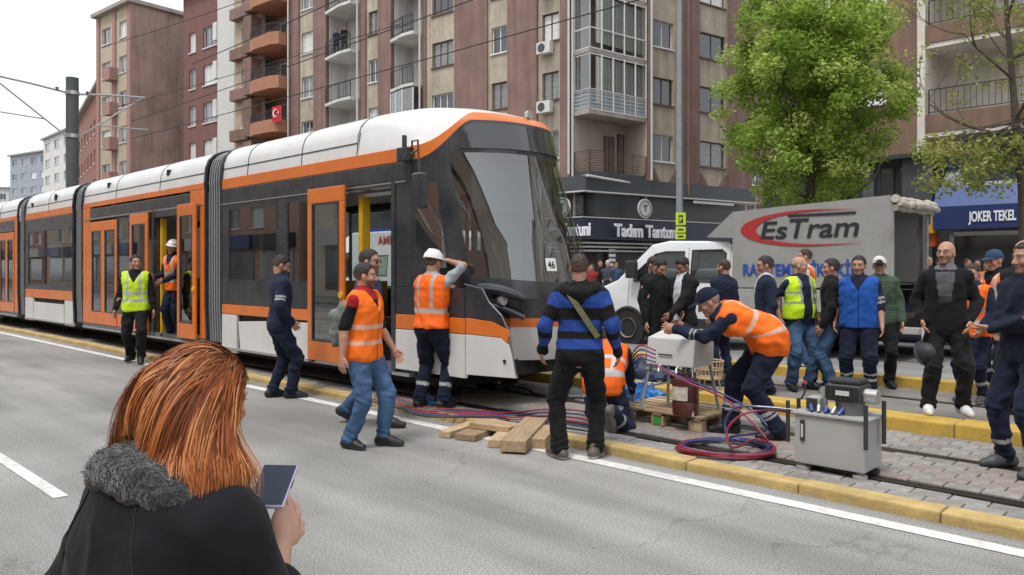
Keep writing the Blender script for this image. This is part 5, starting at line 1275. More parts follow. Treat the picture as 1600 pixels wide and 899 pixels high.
class Person:
    def __init__(s, label, loc, face=0, H=1.75, bulk=1.0, lean=0, twist=0, pelvis=(0, 0, 0), hands=(None, None), epole=(None, None), feet=None, kpole=(None, None), head=(0, 0, 0), group=None, vox=1.0, belly=0, cat='person', roll=0, name='person', curl=.5):
        s.k = H/1.75; s.root = thing(name, label, cat, loc, -R(face), group); s.loc = Vector(loc); s.face = R(face)
        if roll: s.root.rotation_euler = (0, R(roll), -R(face))
        s.b = bulk; s.lean = R(lean); s.twist = R(twist); s.pel = np.array(pelvis, float); s.v = vox; s.belly = belly; s.seed = random.random()*50; s.curl = curl
        s.sh = [s.fwd((sg*.172*bulk**.6, 0, 1.408)) for sg in (1, -1)]
        s.hip = [np.array((sg*.092, 0, .90))+s.pel for sg in (1, -1)]
        feet = feet or ((.11, .02, 0, 8, 0), (-.11, -.02, 0, -8, 0))
        s.feet = [tuple(f)+(0,)*(5-len(f)) for f in feet]
        s.kn = []; s.an = []
        for i, f in enumerate(s.feet):
            an = np.array((f[0], f[1], f[2]+.085)); yw = R(f[3])
            an = an+rotz(-yw)@np.array((0, -.0, 0))
            if f[4]: an = an+np.array((0, -.0, .10*math.sin(R(f[4]))))
            k_, a_ = ik(s.hip[i], an, .435, .425, kpole[i] if kpole[i] is not None else (math.sin(yw)*1, math.cos(yw), 0)); s.kn.append(k_); s.an.append(a_)
        s.el = []; s.wr = []
        for i, sg in enumerate((1, -1)):
            t = hands[i] if hands[i] is not None else None
            if t is None: t = s.sh[i]+np.array((sg*.05, .06, -.525))
            p = epole[i] if epole[i] is not None else (sg*.35, -1, -.1)
            e_, w_ = ik(s.sh[i], t, .285, .255, p); s.el.append(e_); s.wr.append(w_)
        nk = s.fwd((0, -.008, 1.50)); hd = s.fwd((0, .015, 1.635))
        s.Rh = rotz(-R(head[0])-s.twist)@rotx(-R(head[1]))@roty(R(head[2]))
        up = (hd-nk); s.hc = nk+up*.55+np.array((0, 0, .06))+rotz(-s.twist)@np.array((0, .02*math.sin(R(head[1])), 0))
        s.nk = nk
    def local(s, p):
        q = Vector(p)-s.loc; c, n = math.cos(s.face), math.sin(s.face); return np.array((q.x*c-q.y*n, q.x*n+q.y*c, q.z))/s.k
    def sstep(s, z): t = np.clip((z-.92)/.33, 0, 1); return t*t*(3-2*t)
    PV = np.array((0, -.02, .98))
    def fwd(s, r):
        r = np.array(r, float); a = s.sstep(r[2]); q = rotz(-s.twist*a)@r; q = s.PV+rotx(-s.lean*a)@(q-s.PV); return q+s.pel
    def rest(s, P):
        P = P-s.pel; r = P.copy()
        if s.lean or s.twist:
            for _ in range(2 if abs(s.lean)+abs(s.twist) < .25 else 5):
                a = s.sstep(r[..., 2]); c, n = np.cos(s.lean*a), np.sin(s.lean*a); q = P-s.PV
                y = c*q[..., 1]-n*q[..., 2]; z = n*q[..., 1]+c*q[..., 2]
                r = np.stack([q[..., 0], y, z], -1)+s.PV
            a = s.sstep(r[..., 2]); c, n = np.cos(s.twist*a), np.sin(s.twist*a)
            r = np.stack([r[..., 0]*c-r[..., 1]*n, r[..., 0]*n+r[..., 1]*c, r[..., 2]], -1)
        return r
    def torso(s, P, off=0, flare=0):
        r = s.rest(P); z = r[..., 2]; w_ = np.interp(z, TZ, TW)*s.b+off; f = np.interp(z, TZ, TF)*(.75+.25*s.b)+off; bk = np.interp(z, TZ, TB_)*(.8+.2*s.b)+off
        if s.belly: f = f+s.belly*np.exp(-((z-1.06)/.13)**2); w_ = w_+s.belly*.35*np.exp(-((z-1.04)/.14)**2)
        if flare: g = flare*np.clip((1.1-z)/.3, 0, 1); w_, f, bk = w_+g, f+g, bk+g
        d_ = np.where(r[..., 1] > 0, f, bk); pw = 2.3
        q = ((np.abs(r[..., 0])/w_)**pw+(np.abs(r[..., 1])/d_)**pw)**(1/pw)
        return np.maximum((q-1)*np.minimum(w_, d_), np.maximum(z-1.515-off*.4, .79-z)*.8)
    def box(s, pts, m=.35):
        pts = np.array(pts); return pts.min(0)-m, pts.max(0)+m
    def tbox(s, m=.32): return s.box([s.fwd((0, 0, .8)), s.fwd((0, 0, 1.5)), s.fwd((0, 0, 1.2))], m)
    def headfield(s, F_):
        M = s.Rh; hc = s.hc
        def w_(p): return hc+M@np.array(p, float)
        F_.ell(w_((0, -.012, .035)), (.077, .097, .092), .01, M); F_.ell(w_((0, .022, -.032)), (.061, .068, .086), .03, M)
        F_.cone(w_((-.012, .070, -.096)), w_((.012, .070, -.096)), .022, .022, .025); F_.cone(w_((-.036, .074, .030)), w_((.036, .074, .030)), .014, .014, .02)
        for sg in (1, -1):
            F_.ell(w_((sg*.040, .062, -.022)), (.022, .02, .022), .02, M); F_.ell(w_((sg*.079, -.004, -.004)), (.010, .022, .033), .006, M)
        b = F_.blk(w_((0, 0, 0))-.16, w_((0, 0, 0))+.16); P = F_.pts(b)
        for sg in (1, -1):
            c_ = w_((sg*.032, .106, .010)); d_ = np.sqrt(((P-c_)**2).sum(-1))-.019; F_.D[b] = -smin(-F_.D[b], d_.astype(np.float32), .012)
        F_.cone(w_((0, .086, .018)), w_((0, .112, -.026)), .008, .0125, .012); F_.cone(w_((-.011, .098, -.031)), w_((.011, .098, -.031)), .009, .009, .008)
        F_.cone(w_((-.013, .086, -.058)), w_((.013, .086, -.058)), .0075, .0075, .010)
        for sg in (1, -1): F_.ell(w_((sg*.032, .078, .009)), (.0125,)*3, .004)
        F_.cone(s.nk-np.array((0, 0, .04)), w_((0, -.022, -.055)), .062*s.b**.4, .056*s.b**.3, .02)
    def handfield(s, i, h):
        sg = (1, -1)[i]; w_, e_ = s.wr[i], s.el[i]; dz = (w_-e_)/np.linalg.norm(w_-e_)
        inw = np.array((-sg, .25, 0.)); inw -= dz*(inw@dz); inw /= np.linalg.norm(inw)+1e-9     # palm faces the body
        side = np.cross(dz, inw); side *= 1 if side[1] > 0 else -1                     # thumb side: forward
        F_ = Field(w_-.22, w_+.22, h)
        pt = lambda x, y, z: w_+side*x+inw*y+dz*z
        Mh = np.stack([side, inw, dz], 1)
        F_.cone(pt(0, 0, -.05), pt(0, 0, .02), .029, .026, .01); F_.ell(pt(.002, 0, .055), (.042, .017, .05), .02, Mh)
        c = s.curl
        for x, L_ in ((.030, .066), (.010, .074), (-.011, .068), (-.030, .052)):
            a = pt(x, 0, .092); b = pt(x*1.08, .014*c*2, .092+L_*.5); d_ = pt(x*1.05, .030*c*2, .092+L_*(1-.3*c))
            F_.cone(a, b, .0098, .0088, .003); F_.cone(b, d_, .0088, .0075, .003)
        F_.cone(pt(.032, .006, .03), pt(.056, .014, .068), .014, .0105, .01); F_.cone(pt(.056, .014, .068), pt(.058, .022, .098), .0105, .0085, .004)
        return F_
    def build(s, skin=None, hair=None, hairstyle='short', beard=None, hands=True):
        skin = SKIN*1.0 if skin is None else np.array(skin); v = s.v; hair_c = np.array(hair if hair is not None else (.02, .015, .012))
        s.hair_c = hair_c
        allp = [s.hc, s.nk]+s.hip+s.kn+s.an+s.el+s.wr+s.sh
        lo, hi = s.box(allp, .2); F_ = Field(lo, hi, .015*v)
        tb = s.tbox(); F_.join(*tb, lambda P: s.torso(P, -.014), .0)
        for i in (0, 1):
            F_.cone(s.hip[i], s.kn[i], .070, .044, .02); c_ = s.kn[i]*.65+s.an[i]*.35; F_.cone(s.kn[i], c_, .044, .048, .01); F_.cone(c_, s.an[i], .048, .036, .01)
            F_.cone(s.sh[i], s.el[i], .052, .042, .03); m_ = s.el[i]*.7+s.wr[i]*.3; F_.cone(s.el[i], m_, .042, .041, .015); F_.cone(m_, s.wr[i], .041, .027, .015)
            if hands is False: F_.ell(s.wr[i]+(s.wr[i]-s.el[i])/np.linalg.norm(s.wr[i]-s.el[i])*.07, (.035, .03, .075), .02)
        if v > 1.4: s.headfield(F_)
        else: F_.cone(s.nk-np.array((0, 0, .04)), s.hc+s.Rh@np.array((0, -.022, -.055)), .060*s.b**.4, .055*s.b**.3, .02)
        Vs, Qs = [], []; n = 0
        def app(F2):
            nonlocal n
            V, Q = F2.mesh(); Vs.append(V); Qs.append(Q+n); n += len(V)
        app(F_)
        if v <= 1.4:
            F2 = Field(s.hc-.2, s.hc+.17, .0068*v); s.headfield(F2); app(F2)
            if hands:
                for i in (0, 1): app(s.handfield(i, .0058*max(1, v)))
        V, Q = np.concatenate(Vs), np.concatenate(Qs)
        col = np.tile(skin, (len(V), 1)); q = (V-s.hc)@s.Rh; x, y, z = q.T; ax = np.abs(x)
        def mixc(m, c_): nonlocal col; m = np.clip(m, 0, 1)[:, None]; col = col*(1-m)+np.array(c_)*m
        hd = (np.abs(z) < .16) & (ax < .1) & (np.abs(y) < .14)
        mixc(hd*.35*np.exp(-((ax-.045)/.022)**2-((z+.025)/.025)**2)*(y > .03), skin*np.array((1.15, .75, .7)))
        if beard is not None:
            bm2 = np.clip((-.028-z)/.018, 0, 1)*np.clip((y+.0)/.03, 0, 1)*hd; mo = np.exp(-((z+.043)/.007)**2)*(ax < .03)*(y > .06)
            lipm = np.exp(-((z+.057)/.0045)**2-((x)/.014)**2)*(y > .06); mixc(np.maximum(bm2*(1-lipm), mo)*beard, hair_c*1.3+.01)
        mixc(hd*.6*np.exp(-((z+.057)/.005)**2)*(ax < .017)*(y > .07), skin*np.array((.9, .5, .48)))
        ed = np.sqrt((ax-.032)**2+(z-.010)**2); fr_ = hd & (y > .06)
        mixc(fr_*np.clip((.0135-ed)/.005, 0, 1)*.8, (.32, .28, .26)); mixc(fr_*np.clip((.0075-ed)/.004, 0, 1), (.02, .014, .01))
        mixc(fr_*np.exp(-((z-.021)/.004)**2)*(np.abs(ax-.032) < .018)*.75, (.06, .03, .02))
        mixc(fr_*np.exp(-((z-.0325)/.0055)**2)*(np.abs(ax-.034) < .022)*.9, hair_c*1.2+.005)
        s.body = colmesh('body', V, Q, col, M_SKIN, s.root, k=s.k)
        if hairstyle != 'none':
            F3 = Field(s.hc-.17, s.hc+.18, .0075*max(1, v)); w_ = lambda p: s.hc+s.Rh@np.array(p, float); t = {'short': .008, 'crop': .0035, 'full': .016, 'thin': .004, 'long': .02}[hairstyle]
            F3.ell(w_((0, -.014, .038)), (.078+t, .098+t, .092+t), .0, s.Rh)
            hl = {'thin': .030, 'crop': .0}.get(hairstyle, 0)
            def keep(P):
                q = (P-s.hc)@s.Rh; yy, zz = q[..., 1], q[..., 2]; ax_ = np.abs(q[..., 0])
                line = np.interp(yy, [-.12, -.07, -.038, -.022, .012, .022, .032, .044, .062, .09, .13], [-.062, -.058, -.045, .026, .026, .004, .006, .056, .083, .094, .12])+.010*np.clip((ax_-.03)/.03, 0, 1)*(yy > .04)+(vnoise(q*75)-.5)*.014
                r_ = line-zz
                if hairstyle == 'thin': r_ = np.maximum(r_, (zz-.045)*.7+(-.035-yy)*-.0); 
                return r_
            F3.cut(keep)
            V, Q = F3.mesh()
            if len(V):
                nn = vnoise(V*70)*2-1; c0 = s.hc+s.Rh@np.array((0, 0, .03)); d_ = V-c0; d_ /= np.linalg.norm(d_, axis=1)[:, None]
                V = V+d_*(nn*.0045)[:, None]; cc = np.tile(hair_c, (len(V), 1))*(1+.4*nn)[:, None]; zq = ((V-s.hc)@s.Rh)[:, 2]; fd = (np.clip((.055-zq)/.06, 0, 1)*(.42 if hairstyle in ('short', 'crop', 'thin') else .1))[:, None]; cc = cc*(1-fd)+skin*.55*fd; colmesh('hair', V, Q, np.clip(cc, 0, 1), M_HAIR, s.root, k=s.k)
        return s
    def _bands(s, V):
        """rest coordinates of garment points: torso x,y,z and height along the arm"""
        r = s.rest(V); td = s.torso(V); zr = r[:, 2].copy(); arm = np.zeros(len(V)); sd = np.zeros(len(V)); da = np.full(len(V), 9.)
        for i, sg in enumerate((1, -1)):
            L0 = 0
            for a, b, ra in ((s.sh[i], s.el[i], .05), (s.el[i], s.wr[i], .042)):
                ba = b-a; L_ = np.linalg.norm(ba); t = np.clip(((V-a)@ba)/(ba@ba), 0, 1); d_ = np.linalg.norm(V-a-t[:, None]*ba, axis=1)-ra
                m = (d_ < da) & (d_ < td); arm = np.where(m, L0+t*L_, arm); sd = np.where(m, sg, sd); da = np.where(m, d_, da); L0 += L_
        zr = np.where(arm > .01, 1.43-arm, zr); return r[:, 0], r[:, 1], zr, arm, sd
    def top(s, col, sleeve=1.0, hem=.86, off=.014, name='jacket', colf=None, m=None, wr=.017, loose=1.06, collar=True, flare=.016, shoulder=True, torso_wr=.7):
        """sleeve: 0 none, .45 short, 1 long"""
        h = .0125*s.v; pts = [s.fwd((0, 0, .8)), s.fwd((0, 0, 1.5)), s.nk]+s.sh+(s.el if sleeve > 0 else [])+(s.wr if sleeve > .5 else [])
        F_ = Field(*s.box(pts, .27), h); F_.join(*s.tbox(.36), lambda P: s.torso(P, off, flare), 0)
        for i in (0, 1):
            e_, w_ = s.el[i], s.wr[i]
            if shoulder: F_.cone(s.fwd(((.085, -.085)[i], 0, 1.445)), s.sh[i], .046+off*.6, .046+off, .04)
            if sleeve > 0:
                end = s.sh[i]+(e_-s.sh[i])*min(1, sleeve/.5); F_.cone(s.sh[i], end, .050+off*.9, (.043+off*.9)*loose, .03)
                if sleeve > .5:
                    en2 = e_+(w_-e_)*min(1, (sleeve-.5)/.5); F_.cone(e_, en2, (.042+off*.8)*loose, (.032+off*.7)*loose, .02)
        if collar: F_.cone(s.nk-np.array((0, 0, .045)), s.nk+(s.hc-s.nk)*.16, .075, .066, .012)
        def cutf(P):
            r = s.rest(P); 
            d_ = np.where(np.abs(r[..., 0]) < .30*s.b, hem-r[..., 2], -1)
            if sleeve > 0:
                for i in (0, 1):      # never cut an arm that hangs beside the hem
                    t = np.linalg.norm(P-s.wr[i], axis=-1); t2 = np.linalg.norm(P-(s.wr[i]+s.el[i])/2, axis=-1); d_ = np.where((t < .085) | (t2 < .12), np.minimum(d_, -.02), d_)
            return d_
        F_.cut(cutf)
        V, Q = F_.mesh(); x, y, z, arm, sd = s._bands(V); cc = np.tile(np.array(col, float), (len(V), 1))
        if colf: cc = colf(cc, x, y, z, arm, sd)
        return colmesh(name, V, Q, cc, m or M_CLOTH, s.root, np.where(arm > .05, wr, wr*torso_wr), s.seed, s.k)
    def vest(s, col, band=(.55, .56, .55), hem=.84, off=.036, zs=((1.0, 1.05), (1.15, 1.2)), vert=True, name='vest', open_=None, m=None, wr=.013, fr=None):
        h = .0125*s.v; F_ = Field(*s.tbox(.36), h); F_.join(*s.tbox(.36), lambda P: s.torso(P, off, .012), 0)
        for i in (0, 1): F_.cone(s.fwd(((.085, -.085)[i], 0, 1.445)), s.fwd(((.16, -.16)[i], 0, 1.415)), .046+off*.7, .046+off, .03)
        def cutf(P):
            r = s.rest(P); x, y, z = np.abs(r[..., 0]), r[..., 1], r[..., 2]
            d_ = np.maximum(hem-z, z-1.50); d_ = np.maximum(d_, x-np.where(z > 1.2, .205*s.b, 9)*1.0)
            nk_ = (z-1.40)-np.abs(x)*.0
            d_ = np.maximum(d_, np.where(y > .02, (z-1.30-x*1.9)*.5, -1))          # V at the neck
            if open_: d_ = np.maximum(d_, np.where(y > 0, open_-x, -1))
            return d_
        F_.cut(cutf); V, Q = F_.mesh(); r = s.rest(V); x, y, z = np.abs(r[:, 0]), r[:, 1], r[:, 2]; cc = np.tile(np.array(col, float), (len(V), 1)); b = np.zeros(len(V))
        for a, c_ in zs: b = np.maximum(b, np.clip((np.minimum(z-a, c_-z))/.008+.5, 0, 1))
        if vert: b = np.maximum(b, np.clip((.022-np.abs(x-.095))/.008, 0, 1)*(z > zs[0][1]))
        if not open_: cc = np.where(((x < .006) & (y > 0))[:, None], cc*.35, cc)
        cc = cc*(1-b[:, None])+np.array(band)*b[:, None]
        return colmesh(name, V, Q, cc, m or M_HIVIS, s.root, wr, s.seed, s.k)
    def legs(s, col, name='trousers', loose=1.0, bands=None, m=None, wr=.018, top=1.0, length=1.0, bandcol=(.4, .41, .42)):
        h = .0125*s.v; F_ = Field(*s.box(s.hip+s.kn+s.an+[s.fwd((0, 0, 1.0))], .24), h)
        tb = s.tbox(.36); F_.join(*tb, lambda P: s.torso(P, .014), 0)
        F_.cut(lambda P: s.rest(P)[..., 2]-top)
        for i in (0, 1):
            a_ = s.kn[i]+(s.an[i]-s.kn[i])*(.97*length); F_.cone(s.hip[i]+np.array((0, -.01, -.02)), s.kn[i], .108*s.b**.6, .082*loose, .05); F_.cone(s.kn[i], a_, .080*loose, .067*loose, .02)
            f = s.an[i]-s.kn[i]; F_.cone(a_-f*.06, a_, .074*loose, .073*loose, .01)
        V, Q = F_.mesh(); cc = np.tile(np.array(col, float), (len(V), 1))
        if bands:
            for i in (0, 1):
                ba = s.an[i]-s.kn[i]; t = ((V-s.kn[i])@ba)/(ba@ba); d_ = np.linalg.norm(V-s.kn[i]-np.clip(t, 0, 1)[:, None]*ba, axis=1)
                for a, b in bands: mm_ = ((t > a) & (t < b) & (d_ < .14))[:, None]; cc = np.where(mm_, np.array(bandcol), cc)
        # bunching above the shoe
        for i in (0, 1):
            ba = s.an[i]-s.kn[i]; t = ((V-s.kn[i])@ba)/(ba@ba); c_ = s.kn[i]+np.clip(t, 0, 1)[:, None]*ba; d_ = V-c_; n_ = np.linalg.norm(d_, axis=1); w_ = np.where((n_ < .13), np.exp(-((t-.95)/.15)**2)+.7*np.exp(-((t-.0)/.14)**2), 0)
            V = V+d_/(n_[:, None]+1e-6)*(w_*.007*np.sin(t*46+V[:, 0]*30+s.seed))[:, None]
        return colmesh(name, V, Q, cc, m or M_CLOTH, s.root, wr*np.clip((.93-s.rest(V)[:, 2])/.12, .15, 1), s.seed+3, s.k)
    def shoes(s, col, sole=(.03, .03, .03), m=None):
        for i in (0, 1):
            f = s.feet[i]; yw = R(f[3]); pt_ = R(f[4]); base = s.an[i]-np.array((0, 0, .085)); M = rotz(-yw)@rotx(-pt_)
            w_ = lambda x, y, z: s.an[i]+M@np.array((x, y, z-.085))
            F_ = Field(s.an[i]-.27, s.an[i]+.27, .0105*s.v)
            F_.cone(w_(0, -.055, .045), w_(0, .10, .04), .043, .046, .02); F_.cone(w_(.004, .10, .037), w_(.0, .172, .03), .047, .034, .02); F_.cone(w_(0, -.035, .05), w_(0, -.01, .12), .046, .046, .03); F_.cone(w_(0, 0, .09), w_(0, .07, .06), .04, .04, .03)
            F_.cut(lambda P: .0-(((P-s.an[i])@M)[..., 2]+.085))
            V, Q = F_.mesh(); q = (V-s.an[i])@M; z = q[:, 2]+.085; cc = np.tile(np.array(col, float), (len(V), 1)); mk = np.clip((.030-z)/.006, 0, 1)[:, None]; cc = cc*(1-mk)+np.array(sole)*mk
            colmesh('shoe', V, Q, cc, m or M_LEATH, s.root, k=s.k)
    def hat(s, kind, col, brimcol=None):
        w_ = lambda p: s.hc+s.Rh@np.array(p, float); F_ = Field(s.hc-.22, s.hc+.24, .007*max(1, s.v))
        if kind == 'helmet':
            F_.ell(w_((0, -.01, .058)), (.104, .128, .105), 0, s.Rh); F_.cut(lambda P: .045-((P-s.hc)@s.Rh)[..., 2])
            F2 = Field(s.hc-.22, s.hc+.24, .007*max(1, s.v)); F2.ell(w_((0, .012, .05)), (.118, .158, .0115), 0, s.Rh); F_.D = np.minimum(F_.D, F2.D)
            F_.cone(w_((0, -.09, .135)), w_((0, .06, .15)), .018, .018, .02); nm, mm_ = 'helmet', M_SHELL
        else:
            F_.ell(w_((0, -.012, .045)), (.092, .112, .100), 0, s.Rh); F_.cut(lambda P: .030-((P-s.hc)@s.Rh)[..., 2]-.1*np.clip(-((P-s.hc)@s.Rh)[..., 1]-.05, 0, 1))
            F2 = Field(s.hc-.22, s.hc+.24, .007*max(1, s.v)); F2.ell(w_((0, .105, .045)), (.075, .085, .010), 0, s.Rh); F_.D = np.minimum(F_.D, F2.D); nm, mm_ = 'cap', M_CLOTH
        V, Q = F_.mesh(); cc = np.tile(np.array(col, float), (len(V), 1))
        if brimcol is not None: q = (V-s.hc)@s.Rh; cc = np.where((q[:, 1] > .085)[:, None], np.array(brimcol), cc)
        colmesh(nm, V, Q, cc, mm_, s.root, k=s.k)
    def glasses(s, dark=True):
        w_ = lambda p: (s.hc+s.Rh@np.array(p, float))*s.k; mb = MB()
        for sg in (1, -1):
            ring = [w_((sg*.033+.024*math.cos(a_), .100-.006*abs(math.cos(a_)), .008+.018*math.sin(a_))) for a_ in np.linspace(0, 2*math.pi, 12, endpoint=False)]
            if dark: mb.add([w_((sg*.033, .106, .008))]+ring, [(0, i+1, (i+1) % 12+1) for i in range(12)])
            mb.tube(ring, .0022*s.k, 5, closed=True); mb.tube([w_((sg*.056, .094, .012)), w_((sg*.083, .03, .012)), w_((sg*.084, -.01, .008))], .0022*s.k, 5)
        mb.tube([w_((-.01, .104, .012)), w_((.01, .104, .012))], .0022*s.k, 5); mb.build('sunglasses' if dark else 'glasses', mat('spectacle_black', (.012, .012, .013), .15, coat=.6), s.root)
# ------------------------------------------------------------ everyone in the street
BLK = np.array((.0085, .0085, .010)); NAV = np.array((.013, .019, .042)); DNM = np.array((.055, .105, .20)); DNM2 = np.array((.045, .085, .17)); ORG = np.array((.92, .15, .012)); LIM = np.array((.55, .80, .02))
GREYB = (.46, .47, .47); HBR = (.035, .02, .012); HBK = (.014, .011, .009); HGR = (.28, .27, .26)
def tolocal(loc, face, H, p):
    q = Vector(p)-Vector(loc); f = R(face); c, n = math.cos(f), math.sin(f); return np.array((q.x*c-q.y*n, q.x*n+q.y*c, q.z))/(H/1.75)
def navy_worker_sleeves(bandpos=(.19, .235, .265, .31)):
    def f(cc, x, y, z, arm, sd):
        m = ((arm > bandpos[0]) & (arm < bandpos[1])) | ((arm > bandpos[2]) & (arm < bandpos[3])); return np.where(m[:, None], np.array((.33, .34, .35)), cc)
    return f
# 1 yellow vest beside the second module
loc = G(212, 567); p = Person('man in yellow hi-vis vest and black trousers beside the middle tram doors', loc, 168, 1.84, head=(-30, -3, 0), feet=((.10, -.12, .02, 10), (-.12, .18, 0, -14, 12)), hands=((.30, .03, .86), (-.29, .05, .86)), vox=1.15)
p.build(hair=HBK, beard=.25); p.legs(BLK*1.3); p.shoes(BLK); p.top(BLK*1.4, 1, .86); p.vest(LIM, GREYB, zs=((1.0, 1.045), (1.12, 1.165)))
# 2 helmeted man leaning out of the door
loc = W(9.02, .50, .40); loc = Vector((loc.x, loc.y, .40)); p = Person('man in white helmet and orange vest leaning out of the open tram door', loc, 205, 1.72, lean=6, head=(-25, 8, -12), hands=((.22, .28, 1.1), (-.1, .35, 1.02)), vox=1.2)
p.build(hair=HBK, beard=.3); p.legs(NAV); p.shoes(BLK); p.top(NAV, 1, .86); p.vest(ORG, GREYB); p.hat('helmet', (.75, .75, .73))
# 3 navy worker at the first module
loc = G(437, 622); p = Person('bearded worker in navy jacket with pale sleeve bands beside the first side window', loc, 62, 1.77, lean=1, bulk=1.05, head=(12, 24, 0), hands=((.21, .10, .95), (-.2, .14, .95)), epole=((.6, -1, 0), (-.8, -1, 0)), feet=((.09, .12, 0, 18), (-.1, -.07, 0, -10)))
p.build(hair=HBK, beard=.75); p.legs(NAV*.9); p.shoes(BLK); p.top(NAV*1.15, 1, .83, .02, colf=navy_worker_sleeves((.16, .185, .20, .225)))
# 4 man with sunglasses, jacket over the arm
loc = G(574, 664); p = Person('man in navy shirt and dark sunglasses carrying a grey-green jacket over his arm', loc, 96, 1.80, lean=2, head=(8, 3, 0), feet=((.10, .22, 0, 6), (-.09, -.25, 0, 0, 28)), hands=((.30, -.02, .92), (-.24, -.12, .96)))
p.build(hair=HBK, beard=.7); p.legs(DNM2, m=M_DENIM); p.shoes(BLK*1.6); p.top(NAV*1.9, .45, .88, name='polo_shirt'); p.glasses(True)
jk = Field((-.2, -.5, .6), (.6, .3, 1.4), .014); w0 = p.el[0]; w1 = p.wr[0]
jk.cone(w0+np.array((.03, -.03, .03)), w1+np.array((.03, 0, .02)), .07, .075, .03); jk.cone(w0+np.array((.02, -.08, -.08)), w1+np.array((.02, -.06, -.16)), .075, .065, .05); jk.cone(w0+np.array((.05, -.14, -.05)), w0+np.array((.05, -.12, -.3)), .06, .05, .05)
V, Q = jk.mesh(); jt = thing('carried_jacket', 'grey-green jacket hanging over the arm of the man in sunglasses', 'jacket', loc, -R(96)); colmesh('cloth', V, Q, np.tile((.16, .19, .165), (len(V), 1)), M_CLOTH, jt, .02, 5, p.k)
# 5 walking man in orange vest
loc = G(569, 698); p = Person('bearded man in orange vest and blue jeans walking on the near road', loc, 108, 1.65, bulk=1.06, lean=1, head=(-18, 2, 0), feet=((.11, -.10, 0, 14), (-.10, .16, 0, -6)), hands=((.27, -.08, .89), (-.23, .20, .92)), vox=.9)
p.build(hair=HBK, beard=.8, skin=SKIN*np.array((1.08, 1.03, 1))); p.legs(DNM*1.1, m=M_DENIM); p.shoes(BLK*1.6, (.05, .05, .05))
def redcol(cc, x, y, z, arm, sd): return np.where(((z > 1.42) & (arm < .05))[:, None], np.array((.35, .012, .02)), np.where(((np.abs(x) > .15) & (arm < .06) & (z > 1.3))[:, None], np.array((.3, .012, .02)), cc))
p.top(BLK*1.2, .46, .85, name='t_shirt', colf=redcol); p.vest(ORG*np.array((1, 1.15, 1)), (.62, .40, .30), zs=((.99, 1.03), (1.14, 1.18)), vert=False, hem=.83)
# 6 helmeted man looking into the cab
loc = G(674, 637, .07); H_ = 1.72; fc = 32
lt = tolocal(loc, fc, H_, RAY(724, 442, 8.75)); p = Person('man in white helmet and orange vest with his back to us, peering into the cab', loc, fc, H_, head=(6, 10, 0), lean=3, hands=((.10, .20, 1.66), lt), epole=((1, .1, .25), (-.3, .2, -1)), feet=((.14, .03, 0, 10), (-.13, -.06, 0, -12)), bulk=1.05)
p.build(hair=HBK); p.legs(NAV*.75, bands=((.52, .62),)); p.shoes(BLK); p.top((.33, .36, .40), .42, .82, name='t_shirt', colf=lambda cc, x, y, z, arm, sd: np.where(((arm < .04) & (z < 1.0))[:, None], NAV*.8, cc))
p.vest(ORG, (.40, .38, .36), zs=((1.07, 1.12),), vert=True, hem=.90); p.hat('helmet', (.78, .78, .77))
# 7 striped sweatshirt from behind
loc = G(906, 716); p = Person('man in blue and black striped sweatshirt with a khaki bag strap, seen from behind', loc, 8, 1.72, bulk=1.06, head=(6, 4, 0), feet=((.13, .02, 0, 20), (-.17, -.04, 0, -38)), hands=((.32, .04, .92), (-.33, .04, .93)), vox=.85, curl=.8)
def stripes(cc, x, y, z, arm, sd):
    blue = np.array((.022, .058, .26)); edges = ((.955, 1.045), (1.105, 1.20), (1.31, 1.44)); m = np.zeros(len(z), bool)
    for a, b in edges: m |= (z > a) & (z < b)
    m |= (z > 1.36) & (np.abs(x) > .12) & (arm < .02) & False
    return np.where(m[:, None], blue, cc)
p.build(hair=HBR, hairstyle='crop', skin=SKIN*np.array((1.05, 1, 1))); p.legs(BLK, loose=1.0); p.shoes((.10, .075, .055), (.42, .38, .33)); p.top(BLK, 1, .84, .022, 'sweatshirt', stripes)
hd = Field(p.fwd((0, -.1, 1.43))-.25, p.fwd((0, -.1, 1.43))+.25, .012); a_ = [p.fwd((.135*math.sin(t), -.075*math.cos(t)-.045, 1.475-.05*math.cos(t))) for t in np.linspace(-1.9, 1.9, 12)]
for q0, q1 in zip(a_[:-1], a_[1:]): hd.cone(q0, q1, .046, .046, .01)
hd.cone(p.fwd((0, -.125, 1.44)), p.fwd((0, -.13, 1.37)), .07, .045, .05)
V, Q = hd.mesh(); colmesh('hood', V, Q, np.tile(BLK*1.1, (len(V), 1)), M_CLOTH, p.root, .012, 2, p.k)
def strap(P_, pts, wd, m, name, off=.034):
    mb = MB(); L_ = []
    for (x, y, z) in pts:
        r = np.array((x, y, z), float); zz = r[2]; w_ = np.interp(zz, TZ, TW)*P_.b+off; bk = np.interp(zz, TZ, TB_)*(.8+.2*P_.b)+off; y_ = -bk*max(0, 1-abs(x/w_)**2.3)**(1/2.3) if y < 0 else y; L_.append((x, y_, zz))
    dx = np.array(L_[-1])-np.array(L_[0]); side_ = np.array((-dx[2], 0, dx[0])); side_ = side_/np.linalg.norm(side_)*wd/2; v = []
    for q in L_: v += [P_.fwd(np.array(q)+side_)*P_.k, P_.fwd(np.array(q)-side_)*P_.k]
    n = len(L_); mb.add(v, [(2*i, 2*i+1, 2*i+3, 2*i+2) for i in range(n-1)]); mb.add([Vector(q)*1.0+Vector((0, .012, 0)) for q in v], [(2*i+2, 2*i+3, 2*i+1, 2*i) for i in range(n-1)]); return mb.build(name, m, P_.root)
strap(p, [(-.10+.26*t, -1, 1.455-.40*t) for t in np.linspace(0, 1, 9)], .05, mat('strap_khaki', (.16, .15, .075), .9, nscale=60, namt=.3), 'bag_strap', .052)
